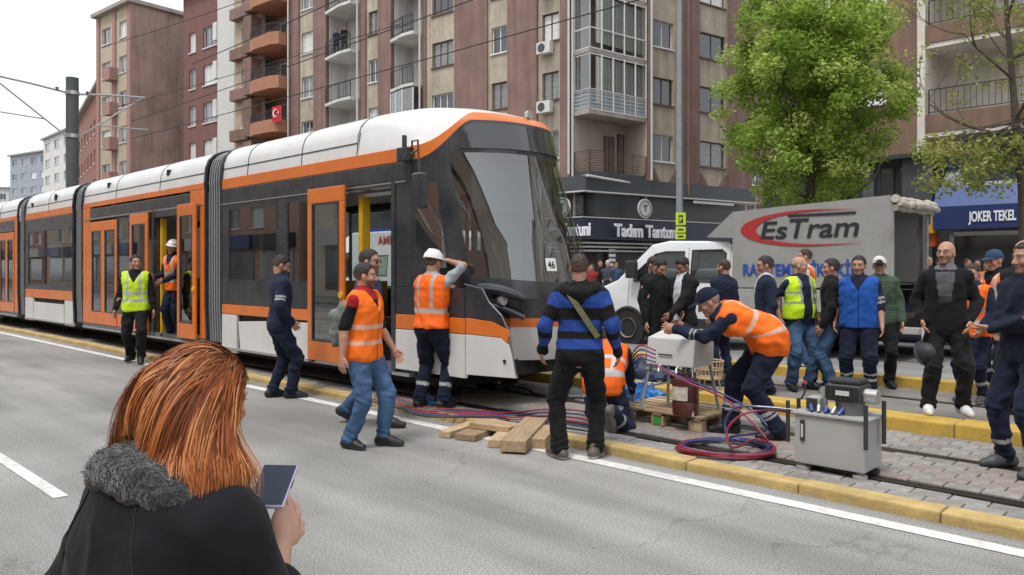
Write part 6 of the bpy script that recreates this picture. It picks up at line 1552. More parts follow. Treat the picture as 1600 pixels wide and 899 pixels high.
# 8 kneeling man behind the striped one
loc = G(946, 664, .06); p = Person('kneeling man in orange vest behind the legs of the striped man', loc, 14, 1.75, lean=58, pelvis=(0, -.12, -.50), head=(0, 30, 0), feet=((.10, -.42, .03, 10, 62), (-.14, .12, 0, -8)), kpole=((.3, 1, -.4), (-.3, 1, .3)), hands=((.22, .58, .22), (-.22, .55, .2)), vox=1.0)
p.build(hair=HBK); p.legs(NAV, bands=((.5, .6),)); p.shoes((.12, .11, .10), (.16, .15, .14)); p.top(NAV, 1, .86); p.vest(ORG*.9, GREYB, hem=.83)
# 9-13 group behind the control box
gz = .06
def at(u, Y): q = RAY(u, 400, Y); return Vector((q.x, q.y, gz))
loc = at(1030, 10.4); p = Person('dark-haired man in plain black sweater looking down at the control box', loc, 160, 1.68, head=(-14, 32, 0), hands=((.27, .10, .88), (-.16, .30, 1.02)), feet=((.12, 0, 0, 10), (-.12, .03, 0, -10)))
p.build(hair=HBK, beard=.15); p.legs(BLK); p.shoes(BLK); p.top(BLK*1.05, 1, .84, name='sweater', collar=True)
loc = at(1021, 11.3); p = Person('man almost hidden behind the man in the black sweater', loc, 150, 1.72, head=(-10, 12, 0), vox=1.4); p.build(hair=HBK); p.legs(BLK); p.shoes(BLK); p.top(BLK*1.6, 1, .84)
loc = at(1068, 10.3); p = Person('man in white shirt under an open black jacket beside the lorry door', loc, -128, 1.70, head=(8, 34, 0), hands=((.24, .14, .9), (-.06, .33, 1.0)))
def shirtfront(wide=.055): return lambda cc, x, y, z, arm, sd: np.where(((np.abs(x) < wide+.02*(1.45-z)) & (y > 0) & (arm < .01))[:, None], np.array((.55, .57, .62)), cc)
p.build(hair=HBK, skin=SKIN*.72); p.legs(BLK*1.2); p.shoes(BLK); p.top(BLK*1.5, 1, .80, .02, colf=shirtfront(.06))
loc = at(1131, 11.2); p = Person('man in navy t-shirt seen from behind in front of the lorry cab', loc, -28, 1.68, bulk=1.04, head=(-16, 2, 0)); p.build(hair=HBR, hairstyle='crop', beard=.6); p.legs(NAV); p.shoes(BLK); p.top(NAV*1.05, .46, .85, name='t_shirt')
loc = at(1196, 9.7); p = Person('man in dark navy suit, white collar and glasses facing left', loc, -82, 1.70, bulk=1.05, head=(-4, 6, 0), hands=((.26, .02, .9), (-.26, .05, .9)), belly=.02)
p.build(hair=HBK); p.legs(NAV*.8); p.shoes(BLK); p.top(NAV*1.0, 1, .80, .02, 'suit_jacket', lambda cc, x, y, z, arm, sd: np.where(((z > 1.485) & (np.abs(x) < .07) & (arm < .01))[:, None], np.array((.6, .6, .62)), shirtfront(.03)(cc, x, y, z, arm, sd)), wr=.006); p.glasses(False)
# 14 man bending over the control box
loc = G(1172, 682, .06); H_ = 1.76; fc = -84
h0 = tolocal(loc, fc, H_, RAY(1070, 512, 7.45)); h1 = tolocal(loc, fc, H_, RAY(1058, 515, 7.15))
p = Person('man in navy cap and orange vest bending over the control box', loc, fc, H_, bulk=1.2, lean=64, pelvis=(0, -.16, -.05), head=(0, 30, 0), hands=(h0, h1), epole=((.5, -.3, -1), (-.4, -.3, -1)), feet=((.12, .16, 0, 10), (-.12, -.22, 0, -8)), belly=.07, vox=.9)
p.build(hair=HGR); p.legs(NAV*.75, loose=1.12, bands=((.5, .58), (.62, .67))); p.shoes(BLK); p.top(NAV*1.0, 1, .90, .016, colf=navy_worker_sleeves((.36, .375, .395, .41))); p.vest(ORG*np.array((1, 1.1, 1)), (.62, .42, .34), zs=((1.02, 1.055), (1.20, 1.235)), vert=True, hem=.80, off=.048, wr=.018); p.hat('cap', NAV*.8)
# 15 - 19 the group by the lorry's load bed
loc = G(1249, 608, .06); p = Person('grey-haired man in open yellow hi-vis vest over a navy shirt, hands behind him', loc, 158, 1.70, bulk=1.16, belly=.05, head=(-40, 4, 0), hands=((.26, -.08, .94), (-.27, .04, .93)), feet=((.14, 0, 0, 24), (-.15, .02, 0, -20)))
p.build(hair=HGR, hairstyle='thin', skin=SKIN*1.1); p.legs(DNM, loose=1.1, m=M_DENIM); p.shoes(BLK); p.top(NAV*1.1, .45, .86, name='polo_shirt'); p.vest(LIM, (.3, .31, .3), zs=((1.14, 1.17), (1.27, 1.30)), hem=.94, open_=.075, off=.034)
loc = at(1258, 12.3); p = Person('man in white shirt and orange vest mostly hidden behind the grey-haired man', loc, -70, 1.86, head=(-8, 4, 0), vox=1.3); p.build(hair=HBR, hairstyle='crop'); p.legs(DNM2, m=M_DENIM); p.shoes((.5, .5, .5)); p.top((.55, .56, .58), 1, .85); p.vest(ORG*.8, GREYB)
loc = G(1299, 612, .06); p = Person('man in plain black jacket and jeans, in profile between yellow and blue vests', loc, -62, 1.67, bulk=1.02, head=(-14, 3, 0), hands=((.27, .04, .90), (-.25, .08, .90)), feet=((.1, .03, 0, 12), (-.11, -.05, 0, -6)))
p.build(hair=HBK); p.legs(DNM, m=M_DENIM); p.shoes((.03, .03, .03), (.4, .4, .4)); p.top(BLK*1.3, 1, .84, .02)
loc = G(1342, 618, .06); p = Person('stocky man in bright blue work vest over navy, sleeve bands and folded brow', loc, -152, 1.70, bulk=1.12, belly=.02, head=(8, 3, 0), hands=((.28, .0, .93), (-.27, .12, .90)), feet=((.13, .0, 0, 10), (-.13, .06, 0, -14)))
p.build(hair=HBK, beard=.35, skin=SKIN*.95); p.legs(NAV*.7, loose=1.08, bands=((.44, .50), (.60, .68))); p.shoes(BLK); p.top(NAV*.9, .62, .86, .018, colf=navy_worker_sleeves((.17, .20, .22, .25)))
p.vest((.018, .085, .36), zs=((0, 0),), vert=False, hem=.86, off=.042, m=M_CLOTH, wr=.014)
loc = G(1374, 604, .06); p = Person('man in white cap, glasses and quilted green jacket behind the blue vest', loc, -164, 1.70, head=(10, 2, 0), hands=((.27, .06, .9), (-.26, .08, .9)), feet=((.12, 0, 0, 10), (-.12, .02, 0, -10)))
def quilt(cc, x, y, z, arm, sd): return cc*(.72+.4*np.abs(np.sin(z*75)))[:, None]
p.build(hair=HBK); p.legs(BLK*1.2); p.shoes(BLK); p.top((.055, .085, .06), 1, .84, .03, 'quilted_jacket', quilt); p.hat('cap', (.55, .55, .52), (.02, .02, .025)); p.glasses(False)
# 20 bald man on the middle kerb
loc = G(1478, 646, .19); p = Person('bald man in black jacket and white trainers standing on the middle kerb', loc, -148, 1.68, bulk=1.02, belly=.01, head=(18, -4, 0), hands=((.21, .09, .95), (-.22, .11, .95)), epole=((.7, -1, 0), (-.7, -1, 0)), feet=((.16, .05, 0, -8), (-.15, -.02, 0, -26)), vox=.9)
def baldjk(cc, x, y, z, arm, sd):
    c1 = np.where(((z > 1.20) & (z < 1.45) & (np.abs(x) < .06+.12*(z-1.2)) & (y > 0) & (arm < .01))[:, None], np.array((.085, .09, .10)), cc); return np.where(((z > 1.14) & (z < 1.20) & (np.abs(x) < .06) & (y > 0) & (arm < .01))[:, None], np.array((.03, .032, .04)), np.where(((z > 1.47) & (np.abs(x) < .1) & (arm < .02))[:, None], np.array((.14, .145, .16)), c1))
p.build(hair=HBR, hairstyle='none', beard=.6, skin=SKIN*1.05); p.legs(BLK*1.3); p.shoes((.62, .62, .62), (.7, .7, .7)); p.top(BLK*1.1, 1, .80, .018, colf=baldjk); p.glasses(False)
hm = thing('held_helmet', 'dark grey safety helmet hanging at the side of the bald man', 'helmet', tuple(RAY(1447, 552, 7.62))); hb = MB(); hb.lathe([(.105, 0), (.10, .03), (.09, .07), (.068, .105), (.03, .125), (.005, .13)], 24); o = hb.build('shell', mat('helmet_grey', (.03, .032, .036), .6), hm, smooth=True); o.rotation_euler = (R(70), R(20), 0)
MB().lathe([(.105, 0), (.132, -.004), (.132, .006), (.104, .012)], 24).build('brim', mat('helmet_grey', (.07, .075, .08), .3), o)
# 21, 22 orange vests behind him
loc = G(1522, 628, .06); p = Person('short-haired man in orange vest just behind the bald man, head bent', loc, -120, 1.60, head=(0, 16, 0), hands=((.26, .06, .9), (-.2, .2, .95)), vox=1.1); p.build(hair=HBR, hairstyle='crop', skin=SKIN*1.1); p.legs(NAV*.8, bands=((.5, .6),)); p.shoes((.05, .05, .05), (.3, .3, .3)); p.top(NAV, 1, .86); p.vest(ORG, GREYB, hem=.82, off=.036)
loc = G(1560, 612, .06); p = Person('man in dark blue cap and orange vest at the right, looking left', loc, -108, 1.78, lean=6, head=(0, 12, 0), hands=((.26, .06, .9), (-.2, .22, .95)), vox=1.1); p.build(hair=HGR, skin=SKIN*1.05); p.legs(NAV*.8, bands=((.5, .6),)); p.shoes(BLK); p.top(BLK, 1, .86); p.vest(ORG, GREYB, hem=.82, off=.034); p.hat('cap', (.03, .06, .12))
# 23 man at the right edge with folded arms
loc = G(1606, 738, .06); p = Person('man in navy work clothes with folded arms at the right edge', loc, -100, 1.74, bulk=1.08, head=(8, 4, 0), hands=((-.13, .155, 1.16), (.12, .20, 1.10)), epole=((1, .0, -.5), (-1, .0, -.5)), feet=((.17, .04, 0, 10), (-.17, .06, 0, -6)), vox=.9)
p.build(hair=HBK, beard=.5); p.legs(NAV*.9, bands=((.62, .70),)); p.shoes((.05, .055, .06)); p.top(NAV*.75, 1, .84, .022)
loc = at(1600, 8.2); p = Person('balding man half hidden behind the folded-arms man at the right edge', loc, -110, 1.84, head=(0, 5, 0), vox=1.3); p.build(hair=HBR, hairstyle='thin'); p.legs(BLK); p.shoes(BLK); p.top(BLK*2, 1, .84)
# onlookers on the far pavement
gz = .13
crowd = [(1436, 21, -170, 'onlooker in black coat at the left of the pavement crowd by the lorry rear', BLK, HBK), (1452, 20, 178, 'bald onlooker in dark jacket beside the yellow sign', BLK*2, None), (1468, 22, 160, 'onlooker in grey top between the sign and the bald man', np.array((.12, .13, .12)), HBK), (1512, 21, 175, 'onlooker in dark blue under the shop sign', NAV, HBR), (1527, 20.5, -175, 'onlooker with beard and black shirt under the shop sign lettering', BLK, HBK), (1541, 22, 170, 'onlooker in brown jacket in front of the blue sign shop', np.array((.08, .05, .035)), HBK), (1424, 23, 165, 'small dark onlooker close to the lorry rear post', BLK*1.5, HBR)]
crowd += [(908, 27, 170, 'onlooker in pale coat under the restaurant sign near the tram nose', np.array((.3, .28, .26)), HBK), (925, 26, -170, 'onlooker in red top under the restaurant sign', np.array((.25, .03, .03)), HBR), (938, 27, 175, 'onlooker in black under the restaurant sign', BLK*1.5, HBK), (950, 26, -165, 'white-haired onlooker beside the lorry bonnet', np.array((.05, .06, .09)), (.5, .5, .5)), (962, 28, 170, 'onlooker in blue denim beside the lorry bonnet', DNM2, HBK), (893, 26.5, 170, 'onlooker in grey beside the tram windscreen edge', np.array((.15, .15, .16)), HBK)]
for i, (u, Y, fc, lab, c_, hc_) in enumerate(crowd):
    p = Person(lab, at(u, Y), fc, 1.66+.02*(i*7 % 8), head=((i*37 % 50)-25, 0, 0), vox=1.9, group='onlookers on the far pavement', hands=(None, None) if i % 2 else ((-.1, .2, 1.12), (.1, .22, 1.08)))
    p.build(hair=hc_ if hc_ is not None else HBR, hairstyle='none' if hc_ is None else 'short', hands=False); p.legs(BLK*1.6 if i % 2 else DNM2); p.shoes(BLK); p.top(c_, 1, .84)
# two people on a balcony of the long block
for k, (dx, lab, c_) in enumerate(((.9, 'left of two people leaning on a balcony rail of the brown block', NAV*1.5), (1.75, 'right of two people leaning on a balcony rail of the brown block', BLK*2))):
    x0 = xa(514.5); q = FA.o+FA.ex*(x0+dx)+FA.ey*(-.15-.1*k); zf = min(SL, key=lambda z: abs(z-FA.z(540, 92, -.5)))
    p = Person(lab, (q.x, q.y, zf), 150 if k else 165, 1.66, lean=14, head=(0, 15, 0), hands=((.15, .3, 1.05), (-.15, .3, 1.05)), vox=2.0, group='people on the balcony'); p.build(hair=HBK, hairstyle='full', hands=False); p.legs(BLK*1.5); p.shoes(BLK); p.top(c_, 1, .84)
# ------------------------------------------------------------ equipment on the track
M_BOX = mat('cabinet_white', (.52, .53, .53), .45, nscale=3, namt=.06, dirt=.25)
M_TUBE = mat('tube_steel', (.48, .50, .52), .35, metal=.6)
M_WOOD = [mat('wood_%d' % i, c, .85, nscale=6, namt=.3, bump=.4, bscale=25) for i, c in enumerate(((.38, .27, .16), (.46, .34, .21), (.27, .19, .115), (.34, .25, .155)))]
for m_ in M_WOOD:      # grain along the board
    n = m_.node_tree.nodes; l = m_.node_tree.links; nz = [q for q in n if q.type == 'TEX_NOISE'][0]; mp = n.new('ShaderNodeMapping'); mp.inputs['Scale'].default_value = (.5, 5, 5)
    tc = [q for q in n if q.type == 'TEX_COORD'][0]; l.new(tc.outputs['Object'], mp.inputs['Vector']); l.new(mp.outputs[0], nz.inputs['Vector'])
# pallet
pl = G(1060, 657, .06)
pal = thing('pallet', 'wooden pallet with a green mark carrying the white control box', 'pallet', (pl.x, pl.y, .062), TROT)
PLX, PLY = .50, .40; rnd = random.Random(2)
for k in range(3):
    for j in range(3):
        b_ = MB().box(-.07, .07, -.05, .05, 0, .10).build('block', M_WOOD[(k+j) % 2+1 if (k, j) != (1, 0) else 0], pal, ((k-1)*(PLX-.08), (j-1)*(PLY-.06), 0), bevel=.006)
MB().box(-.045, .045, -PLY-.004, -PLY+.0, .012, .09).build('green_mark', mat('mark_green', (.05, .28, .06), .7), pal, (0, .008, 0))
for k in range(3): MB().box(-.05, .05, -PLY, PLY, .102, .122).build('bearer', M_WOOD[2], pal, ((k-1)*(PLX-.07), 0, 0), bevel=.003)
for k in range(6): MB().box(-PLX, PLX, -.052, .052, .124, .146).build('deck_board', M_WOOD[(0, 1, 3, 0, 1, 3)[k]], pal, (rnd.uniform(-.008, .008), -PLY+.055+k*.138, rnd.uniform(0, .002)), rnd.uniform(-.01, .01), bevel=.003)
PZ = .062+.146
# control box on a tubular stand
cbp = G(1062, 640, PZ); tr_ = (cbp.x, cbp.y, PZ)
cb = thing('control_box', 'white sloping hydraulic control box on a four-legged tubular stand', 'control box', tr_, TROT)
zt = HC-(532-VH)*7.3/F-PZ; zb_ = HC-(578-VH)*7.3/F-PZ; hx, hy = .265, .2
MB().hexa([(-hx, -hy, zb_), (hx, -hy, zb_), (hx, hy, zb_), (-hx, hy, zb_), (-hx*1.02, -hy*.8, zt-.01), (hx*1.02, -hy*.8, zt-.01), (hx*1.02, hy, zt+.07), (-hx*1.02, hy, zt+.07)]).build('cabinet', M_BOX, cb, bevel=.012)
MB().box(-.12, .04, -hy*.95, -hy*.93, zb_+.10, zb_+.115).build('nameplate', M_DGR, cb).location = (0, -.012, 0)
for sx_ in (-1, 1):
    for sy in (-1, 1): MB().tube([(sx_*hx*.9, sy*hy*.85, zb_), (sx_*(hx+.03), sy*(hy+.05), .0)], .016, 10).build('leg', M_TUBE, cb)
    MB().tube([(sx_*hx*.96, -hy*1.0, zb_*.5), (sx_*hx*.96, hy*1.0, zb_*.5)], .011, 8).build('brace', M_TUBE, cb)
MB().tube([(-hx, -hy*.96, zb_-.05), (hx*.9, -hy*.96, zb_-.05)], .013, 8).build('manifold', M_TUBE, cb)
for k in range(5):
    x = -.2+.1*k; MB().tube([(x, -hy*.9, zb_+.01), (x, -hy*1.1, zb_-.02), (x+.01, -hy*1.2, zb_-.06)], .013, 8).build('hose_fitting', M_SILV if k % 2 else M_PLB, cb)
vb = MB().box(-.17, .10, -.02, .08, zt+.02, zt+.06).build('valve_block', mat('brass', (.42, .27, .08), .35, metal=.8), cb, bevel=.005)
for k in range(6): MB().cyl((-.15+.045*k, .03, zt+.06), .012, .045, 'z', 10).build('knob', mat('knob_%d' % (k % 3), ((.5, .05, .04), (.6, .45, .05), (.05, .05, .06))[k % 3], .4), vb)
# brown jug on the pallet
jp = G(1071, 648, PZ); jug = thing('oil_drum', 'brown plastic drum with a white label standing under the control box', 'drum', (jp.x, jp.y, PZ), TROT)
mb = MB(); mb.lathe([(.01, 0), (.11, 0), (.125, .015), (.128, .12), (.123, .13), (.128, .14), (.128, .30), (.118, .345), (.05, .37), (.048, .40), (.0, .40)], 26)
mb.build('body', mat('plastic_brown', (.085, .022, .018), .35, coat=.2), jug, smooth=True)
lb = MB(); v = []; n = 10
for i in range(n+1):
    a_ = R(-140+90*i/n); v += [(.1305*math.cos(a_), .1305*math.sin(a_), .15), (.1305*math.cos(a_), .1305*math.sin(a_), .28)]
lb.add(v, [(2*i, 2*i+2, 2*i+3, 2*i+1) for i in range(n)]); lb.build('paper_label', mat('label_paper', (.55, .52, .46), .8, nscale=18, namt=.3), jug)
MB().tube([(-.06, 0, .36), (-.06, 0, .42), (.06, 0, .42), (.06, 0, .36)], .012, 8).build('handle', mat('plastic_brown', (.085, .022, .018), .35), jug); MB().cyl((0, 0, .40), .04, .03, 'z', 16).build('cap', M_PLB, jug)
# wicker basket
bp_ = G(1108, 626, .06); bk_ = thing('slatted_basket', 'tan slatted basket on a stool behind the bending man', 'basket', (bp_.x, bp_.y, .06), TROT)
zz0 = HC-(590-VH)*bp_.y/F-.06
for a_ in range(22):
    t = 2*math.pi*a_/22; MB().tube([(.15*math.cos(t), .12*math.sin(t), zz0), (.17*math.cos(t), .14*math.sin(t), zz0+.2)], .007, 5).build('slat', M_WOOD[1], bk_)
for z in (0, .1, .2): MB().tube([((.15+.1*z)*math.cos(t), (.12+.1*z)*math.sin(t), zz0+z) for t in np.linspace(0, 2*math.pi, 24, endpoint=False)], .011, 6, closed=True).build('hoop', M_WOOD[0], bk_)
MB().lathe([(.01, 0), (.15, 0), (.15, .01), (.01, .01)], 20, c=(0, 0, zz0-.012)).build('bottom', M_WOOD[0], bk_)
for t in (.8, 2.4, 4, 5.5): MB().tube([(.12*math.cos(t), .1*math.sin(t), zz0-.01), (.17*math.cos(t), .14*math.sin(t), 0)], .011, 6).build('leg', M_TUBE, bk_)
# hydraulic power unit in front
Lx = s_of(1248, .50)-s_of(1357, .50); sR = s_of(1357, .50)
pu = thing('power_unit', 'grey steel hydraulic power unit with a black motor on top and round feet', 'pump', W(sR+Lx/2, .42, .062), TROT)
M_TANK = mat('tank_grey', (.36, .37, .37), .5, nscale=2.5, namt=.08, dirt=.3, dirtcol=(.2, .2, .19)); wy = .36; hh0, hh1 = .055, .43
ta = MB().box(-Lx/2, Lx/2, 0, wy, hh0, hh1).build('tank', M_TANK, pu, bevel=.012); MB().box(-Lx/2-.02, Lx/2+.03, -.02, wy+.02, hh1+.002, hh1+.02).build('lid', M_TANK, pu, bevel=.004)
for x in (-Lx/2+.05, Lx/2-.05):
    for y in (.05, wy-.05): MB().lathe([(.0, 0), (.05, 0), (.052, .03), (.02, .035), (.02, .06), (.0, .06)], 18).build('foot', M_PLB if y > .1 else mat('foot_grey', (.35, .35, .34), .6), pu, (x, y, 0))
gg = MB().box(-Lx/2+.05, -Lx/2+.085, -.014, -.001, .23, .39).build('level_gauge', M_PLB, pu, bevel=.004); MB().box(-Lx/2+.06, -Lx/2+.075, -.018, -.0145, .26, .36).build('glass', M_BOX, gg)
for (x, y) in ((Lx/2+.02, -.03), (Lx/2+.045, wy*.75), (-Lx/2-.045, wy*.5), (-Lx/2-.06, .02)): MB().cyl((x, y, .24 if x > 0 else .2), .016, .32, 'z', 10).build('lift_handle', M_PLB, pu, smooth=True)
mo = MB().cyl((Lx*.18, wy*.5, hh1+.02), .105, .10, 'z', 24).build('motor_base', mat('cast_grey', (.16, .165, .17), .5, metal=.4), pu)
mt_ = MB(); mt_.box(Lx*.18-.15, Lx*.18+.12, wy*.5-.12, wy*.5+.12, hh1+.12, hh1+.25); o = mt_.build('engine', M_PLB, pu, bevel=.03, seg=3)
for k in range(7): MB().box(Lx*.18-.14+.036*k, Lx*.18-.12+.036*k, wy*.5-.128, wy*.5+.128, hh1+.135, hh1+.235).build('fin', M_UND, o)
MB().box(Lx*.18-.12, Lx*.18+.10, wy*.5-.1, wy*.5+.1, hh1+.25, hh1+.285).build('cowl', M_PLB, o, bevel=.02); MB().box(Lx*.18-.06, Lx*.18+.04, wy*.5-.134, wy*.5-.128, hh1+.17, hh1+.205).build('plate', M_BOX, o)
MB().cyl((Lx*.18+.11, wy*.45, hh1+.17), .055, .10, 'x', 18).build('silencer', M_SILV, pu, smooth=True)
MB().box(-Lx*.40, -Lx*.18, .08, .22, hh1+.022, hh1+.13).build('valve_body', M_TANK, pu, bevel=.02); MB().box(-Lx*.38, -Lx*.22, .07, .08, hh1+.04, hh1+.12).build('panel', M_PLB, pu)
MB().cyl((-Lx*.16, .15, hh1+.02), .02, .12, 'z', 12).build('post', M_SILV, pu); MB().cyl((-Lx*.16, .13, hh1+.18), .035, .03, 'y', 18).build('pressure_gauge', M_SILV, pu)
for k in range(5): MB().tube([(-Lx*.3+.06*k, .1, hh1+.02), (-Lx*.3+.06*k, .06, hh1+.07), (-Lx*.26+.05*k, .03, hh1+.03)], .014, 8).build('fitting', M_SILV if k % 2 else mat('blue_fitting', (.03, .06, .25), .4), pu)
MB().tube([(-Lx*.48, .1, hh1+.1), (-Lx*.42, .1, hh1+.16), (-Lx*.42, .1, hh1+.22)], .008, 6).build('lever', M_PLB, pu); MB().cyl((-Lx*.42, .1, hh1+.22), .016, .025, 'z', 10).build('knob', M_INKR, pu)
# hoses
def crom(pts, n=8):
    P_ = [Vector(p) for p in pts]; P_ = [P_[0]*2-P_[1]]+P_+[P_[-1]*2-P_[-2]]; out = []
    for i in range(1, len(P_)-2):
        for k in range(n):
            t = k/n; a, b, c, d = P_[i-1:i+3]; out.append(.5*((2*b)+(c-a)*t+(2*a-5*b+4*c-d)*t*t+(3*b-3*c+d-a)*t**3))
    return out+[P_[-2]]
M_HR = mat('hose_red', (.26, .022, .05), .4, coat=.3, nscale=12, namt=.2); M_HB = mat('hose_blue', (.035, .055, .17), .4, coat=.3, nscale=12, namt=.2); M_HK = mat('hose_black', (.02, .02, .022), .5)
def hose(label, pts, m, r=.011, n=8):
    o = MB().tube(crom(pts, n), r, 8).build('hose', m, None, smooth=True); tag(o, label, 'hose', 'hydraulic hoses'); return o
cc_ = G(1133, 703, .08)
def coil(label, r, turns, ph, m, z0, ex):
    pts = []
    for i in range(int(turns*14)+1):
        a_ = ph+i/14*2*math.pi; q = r*(1+.05*math.sin(i*.47+ph)+.02*math.sin(i*1.3)); pts.append((cc_.x+q*math.cos(a_)*1.0+.01*math.sin(i), cc_.y+q*math.sin(a_)*.82, z0+.012*(i/14)+.006*math.sin(i*.9)))
    return hose(label, pts+ex, m, .0095, 4)
top_ = [G(1085, 600, .06)]
hb_ = RAY(1025, 570, 7.25); up1 = [RAY(1200, 690, 6.3), RAY(1170, 655, 6.5), RAY(1130, 622, 6.75), RAY(1080, 600, 7.0), RAY(1043, 582, 7.15), hb_]
up2 = [RAY(1198, 672, 6.35), RAY(1172, 640, 6.6), RAY(1120, 612, 6.85), RAY(1060, 588, 7.1), RAY(1034, 574, 7.2)]
up3 = [RAY(1138, 690, 6.3), RAY(1133, 660, 6.3), RAY(1150, 637, 6.2), RAY(1190, 636, 6.1), RAY(1245, 641, 6.0)]
up4 = [RAY(1145, 700, 6.2), RAY(1136, 672, 6.2), RAY(1160, 648, 6.15), RAY(1200, 641, 6.1), RAY(1247, 646, 6.0)]
coil('dark red hose of the large coil running up to the control box', .40, 3.1, .2, M_HR, .074, up1); coil('blue hose of the large coil running up to the control box', .38, 3.15, .35, M_HB, .078, up2)
coil('blue hose looping from the coil to the power unit', .35, 2.8, 2.6, M_HB, .084, up3); coil('red hose looping from the coil to the power unit', .39, 2.7, 2.9, M_HR, .088, up4)
for k in range(4):   # bundle from the control box over the kerb
    o_ = .05*k; hose(('red', 'blue', 'second red', 'second blue')[k]+' hose arching from the left of the control box over the middle kerb', [RAY(1024, 548+6*k, 7.35), RAY(1000, 540+7*k, 7.6), RAY(985, 560+5*k, 8.1), RAY(978-4*k, 590, 8.8), G(968-6*k, 612+3*k, .2)], (M_HR, M_HB)[k % 2], .008)
for k in range(6):   # bundle lying along the kerb under the tram
    j = (k-2.5); lab = ('first', 'second', 'third', 'fourth', 'fifth', 'sixth')[k]
    hose('%s hose, counted from the road, of the bundle lying along the near kerb' % lab, [G(590-2*k, 607+4*k, .085), G(622, 622+3.2*k, .09), G(668, 636+3*k, .085), G(740+8*k, 645+2.4*k-4, .085), G(800, 645+3.6*k, .08+.01*(k % 2)), G(850, 640+5*k, .085), G(905, 642+6*k, .09), G(935, 652+5*k, .085)], (M_HR, M_HB, M_HR, M_HR, M_HB, M_HK)[k], .0085)
hose('black cable curving from the jack to the striped man', [G(785, 604, .1), G(815, 606, .09), G(842, 617, .08), G(880, 621, .08), G(940, 622, .08)], M_HK, .012)
# timber by the kerb
def plank(label, ua, va, ub, vb, wd, th, z, mi, tilt=0):
    a, b = G(ua, va, z+th), G(ub, vb, z+th); c_ = (a+b)/2; d_ = b-a; L_ = d_.length
    o = MB().box(-L_/2, L_/2, -wd/2, wd/2, 0, th).build('timber', M_WOOD[mi], None, (c_.x, c_.y, z), math.atan2(d_.y, d_.x), bevel=.006); o.rotation_euler[1] = tilt; tag(o, label, 'timber', 'timber blocks by the kerb'); return o
plank('pale flat board at the left end of the timber pile', 694, 674, 741, 659, .13, .065, .003, 1); plank('weathered board lying beside the pale board at the left of the timber pile', 726, 679, 764, 664, .22, .06, .003, 2)
plank('wide reddish board at the back of the timber pile', 744, 657, 806, 665, .24, .055, .066, 0); plank('pale slanting board in the middle of the timber pile', 776, 688, 812, 655, .17, .07, .003, 1)
plank('thick weathered beam on top at the right of the timber pile', 801, 689, 838, 652, .23, .10, .02, 3); plank('short block at the right end of the timber pile', 838, 686, 858, 664, .16, .09, .003, 0)
# crumpled sheet, bags, jack
def lump(name, label, cat, c_, sx_, sy, sz, col, m, amp, seed, freq=9):
    mb = MB(); nu, nv = 26, 12; v = []
    for j in range(nv+1):
        for i in range(nu):
            a_, b_ = 2*math.pi*i/nu, math.pi/2*j/nv; q = Vector((math.cos(a_)*math.cos(b_), math.sin(a_)*math.cos(b_), math.sin(b_))); k = 1+amp*(abs(mnoise.noise(q*freq*.35+Vector((seed, 0, 0))))*2-.5+.6*mnoise.noise(q*freq+Vector((0, seed, 0)))); v.append((q.x*sx_*k, q.y*sy*k, max(0, q.z*sz*k)))
    mb.add(v, [(j*nu+i, j*nu+(i+1) % nu, (j+1)*nu+(i+1) % nu, (j+1)*nu+i) for j in range(nv) for i in range(nu)]); o = mb.build(name, m, None, c_, TROT, smooth=True); tag(o, label, cat); return o
lump('plastic_sheet', 'crumpled bright blue plastic sheet lying by the middle kerb', 'sheet', G(1004, 631, .063), .27, .2, .24, None, mat('sheet_blue', (.05, .22, .55), .3, coat=.3, nscale=6, namt=.25), .38, 3, 12)
lump('duffel_bag', 'dark blue duffel bag on the middle kerb behind the hoses', 'bag', G(1006, 590, .19), .34, .2, .26, None, mat('bag_navy', (.02, .035, .085), .6, nscale=8, namt=.3), .22, 8)
lump('black_bag', 'black bag on the middle kerb behind the control box', 'bag', G(1108, 600, .19), .3, .18, .15, None, mat('bag_black', (.014, .014, .016), .6), .25, 5)
lump('blue_glove_bundle', 'small blue cloth bundle at the feet of the helmeted man by the kerb', 'cloth', G(665, 632, .075), .13, .08, .12, None, mat('bundle_blue', (.03, .09, .26), .8), .3, 4)
jq = G(771, 607, .06); jk_ = thing('hydraulic_jack', 'black hydraulic jack standing on the track under the tram nose', 'jack', (jq.x, jq.y, .06), TROT)
MB().box(-.17, .17, -.14, .14, 0, .07).build('base_plate', M_UND, jk_, bevel=.01); MB().cyl((0, 0, .07), .12, .14, 'z', 20).build('cylinder', M_PLB, jk_); MB().cyl((0, 0, .21), .085, .2, 'z', 20).build('ram', M_UND, jk_); MB().cyl((.12, -.08, .1), .02, .07, 'x', 10).build('port', M_SILV, jk_)
for k in range(2):
    q = G(868+k*3, 577, .19); c_ = thing('wedge', ('dark wheel wedge on the middle kerb beside the tram bumper', 'second dark wedge on the middle kerb near the striped man')[k], 'wedge', (q.x+k*.35, q.y+.2*k, .19), TROT); MB().prism([(-.1, 0), (.1, 0), (.08, .04), (0, .17), (-.05, .17)], -.06, .06).build('wedge_block', M_UND, c_); MB().tube([(-.02, 0, .17), (0, 0, .21), (.04, 0, .2)], .008, 6).build('grip', M_UND, c_)
for u, v in ((857, 700),):
    pass
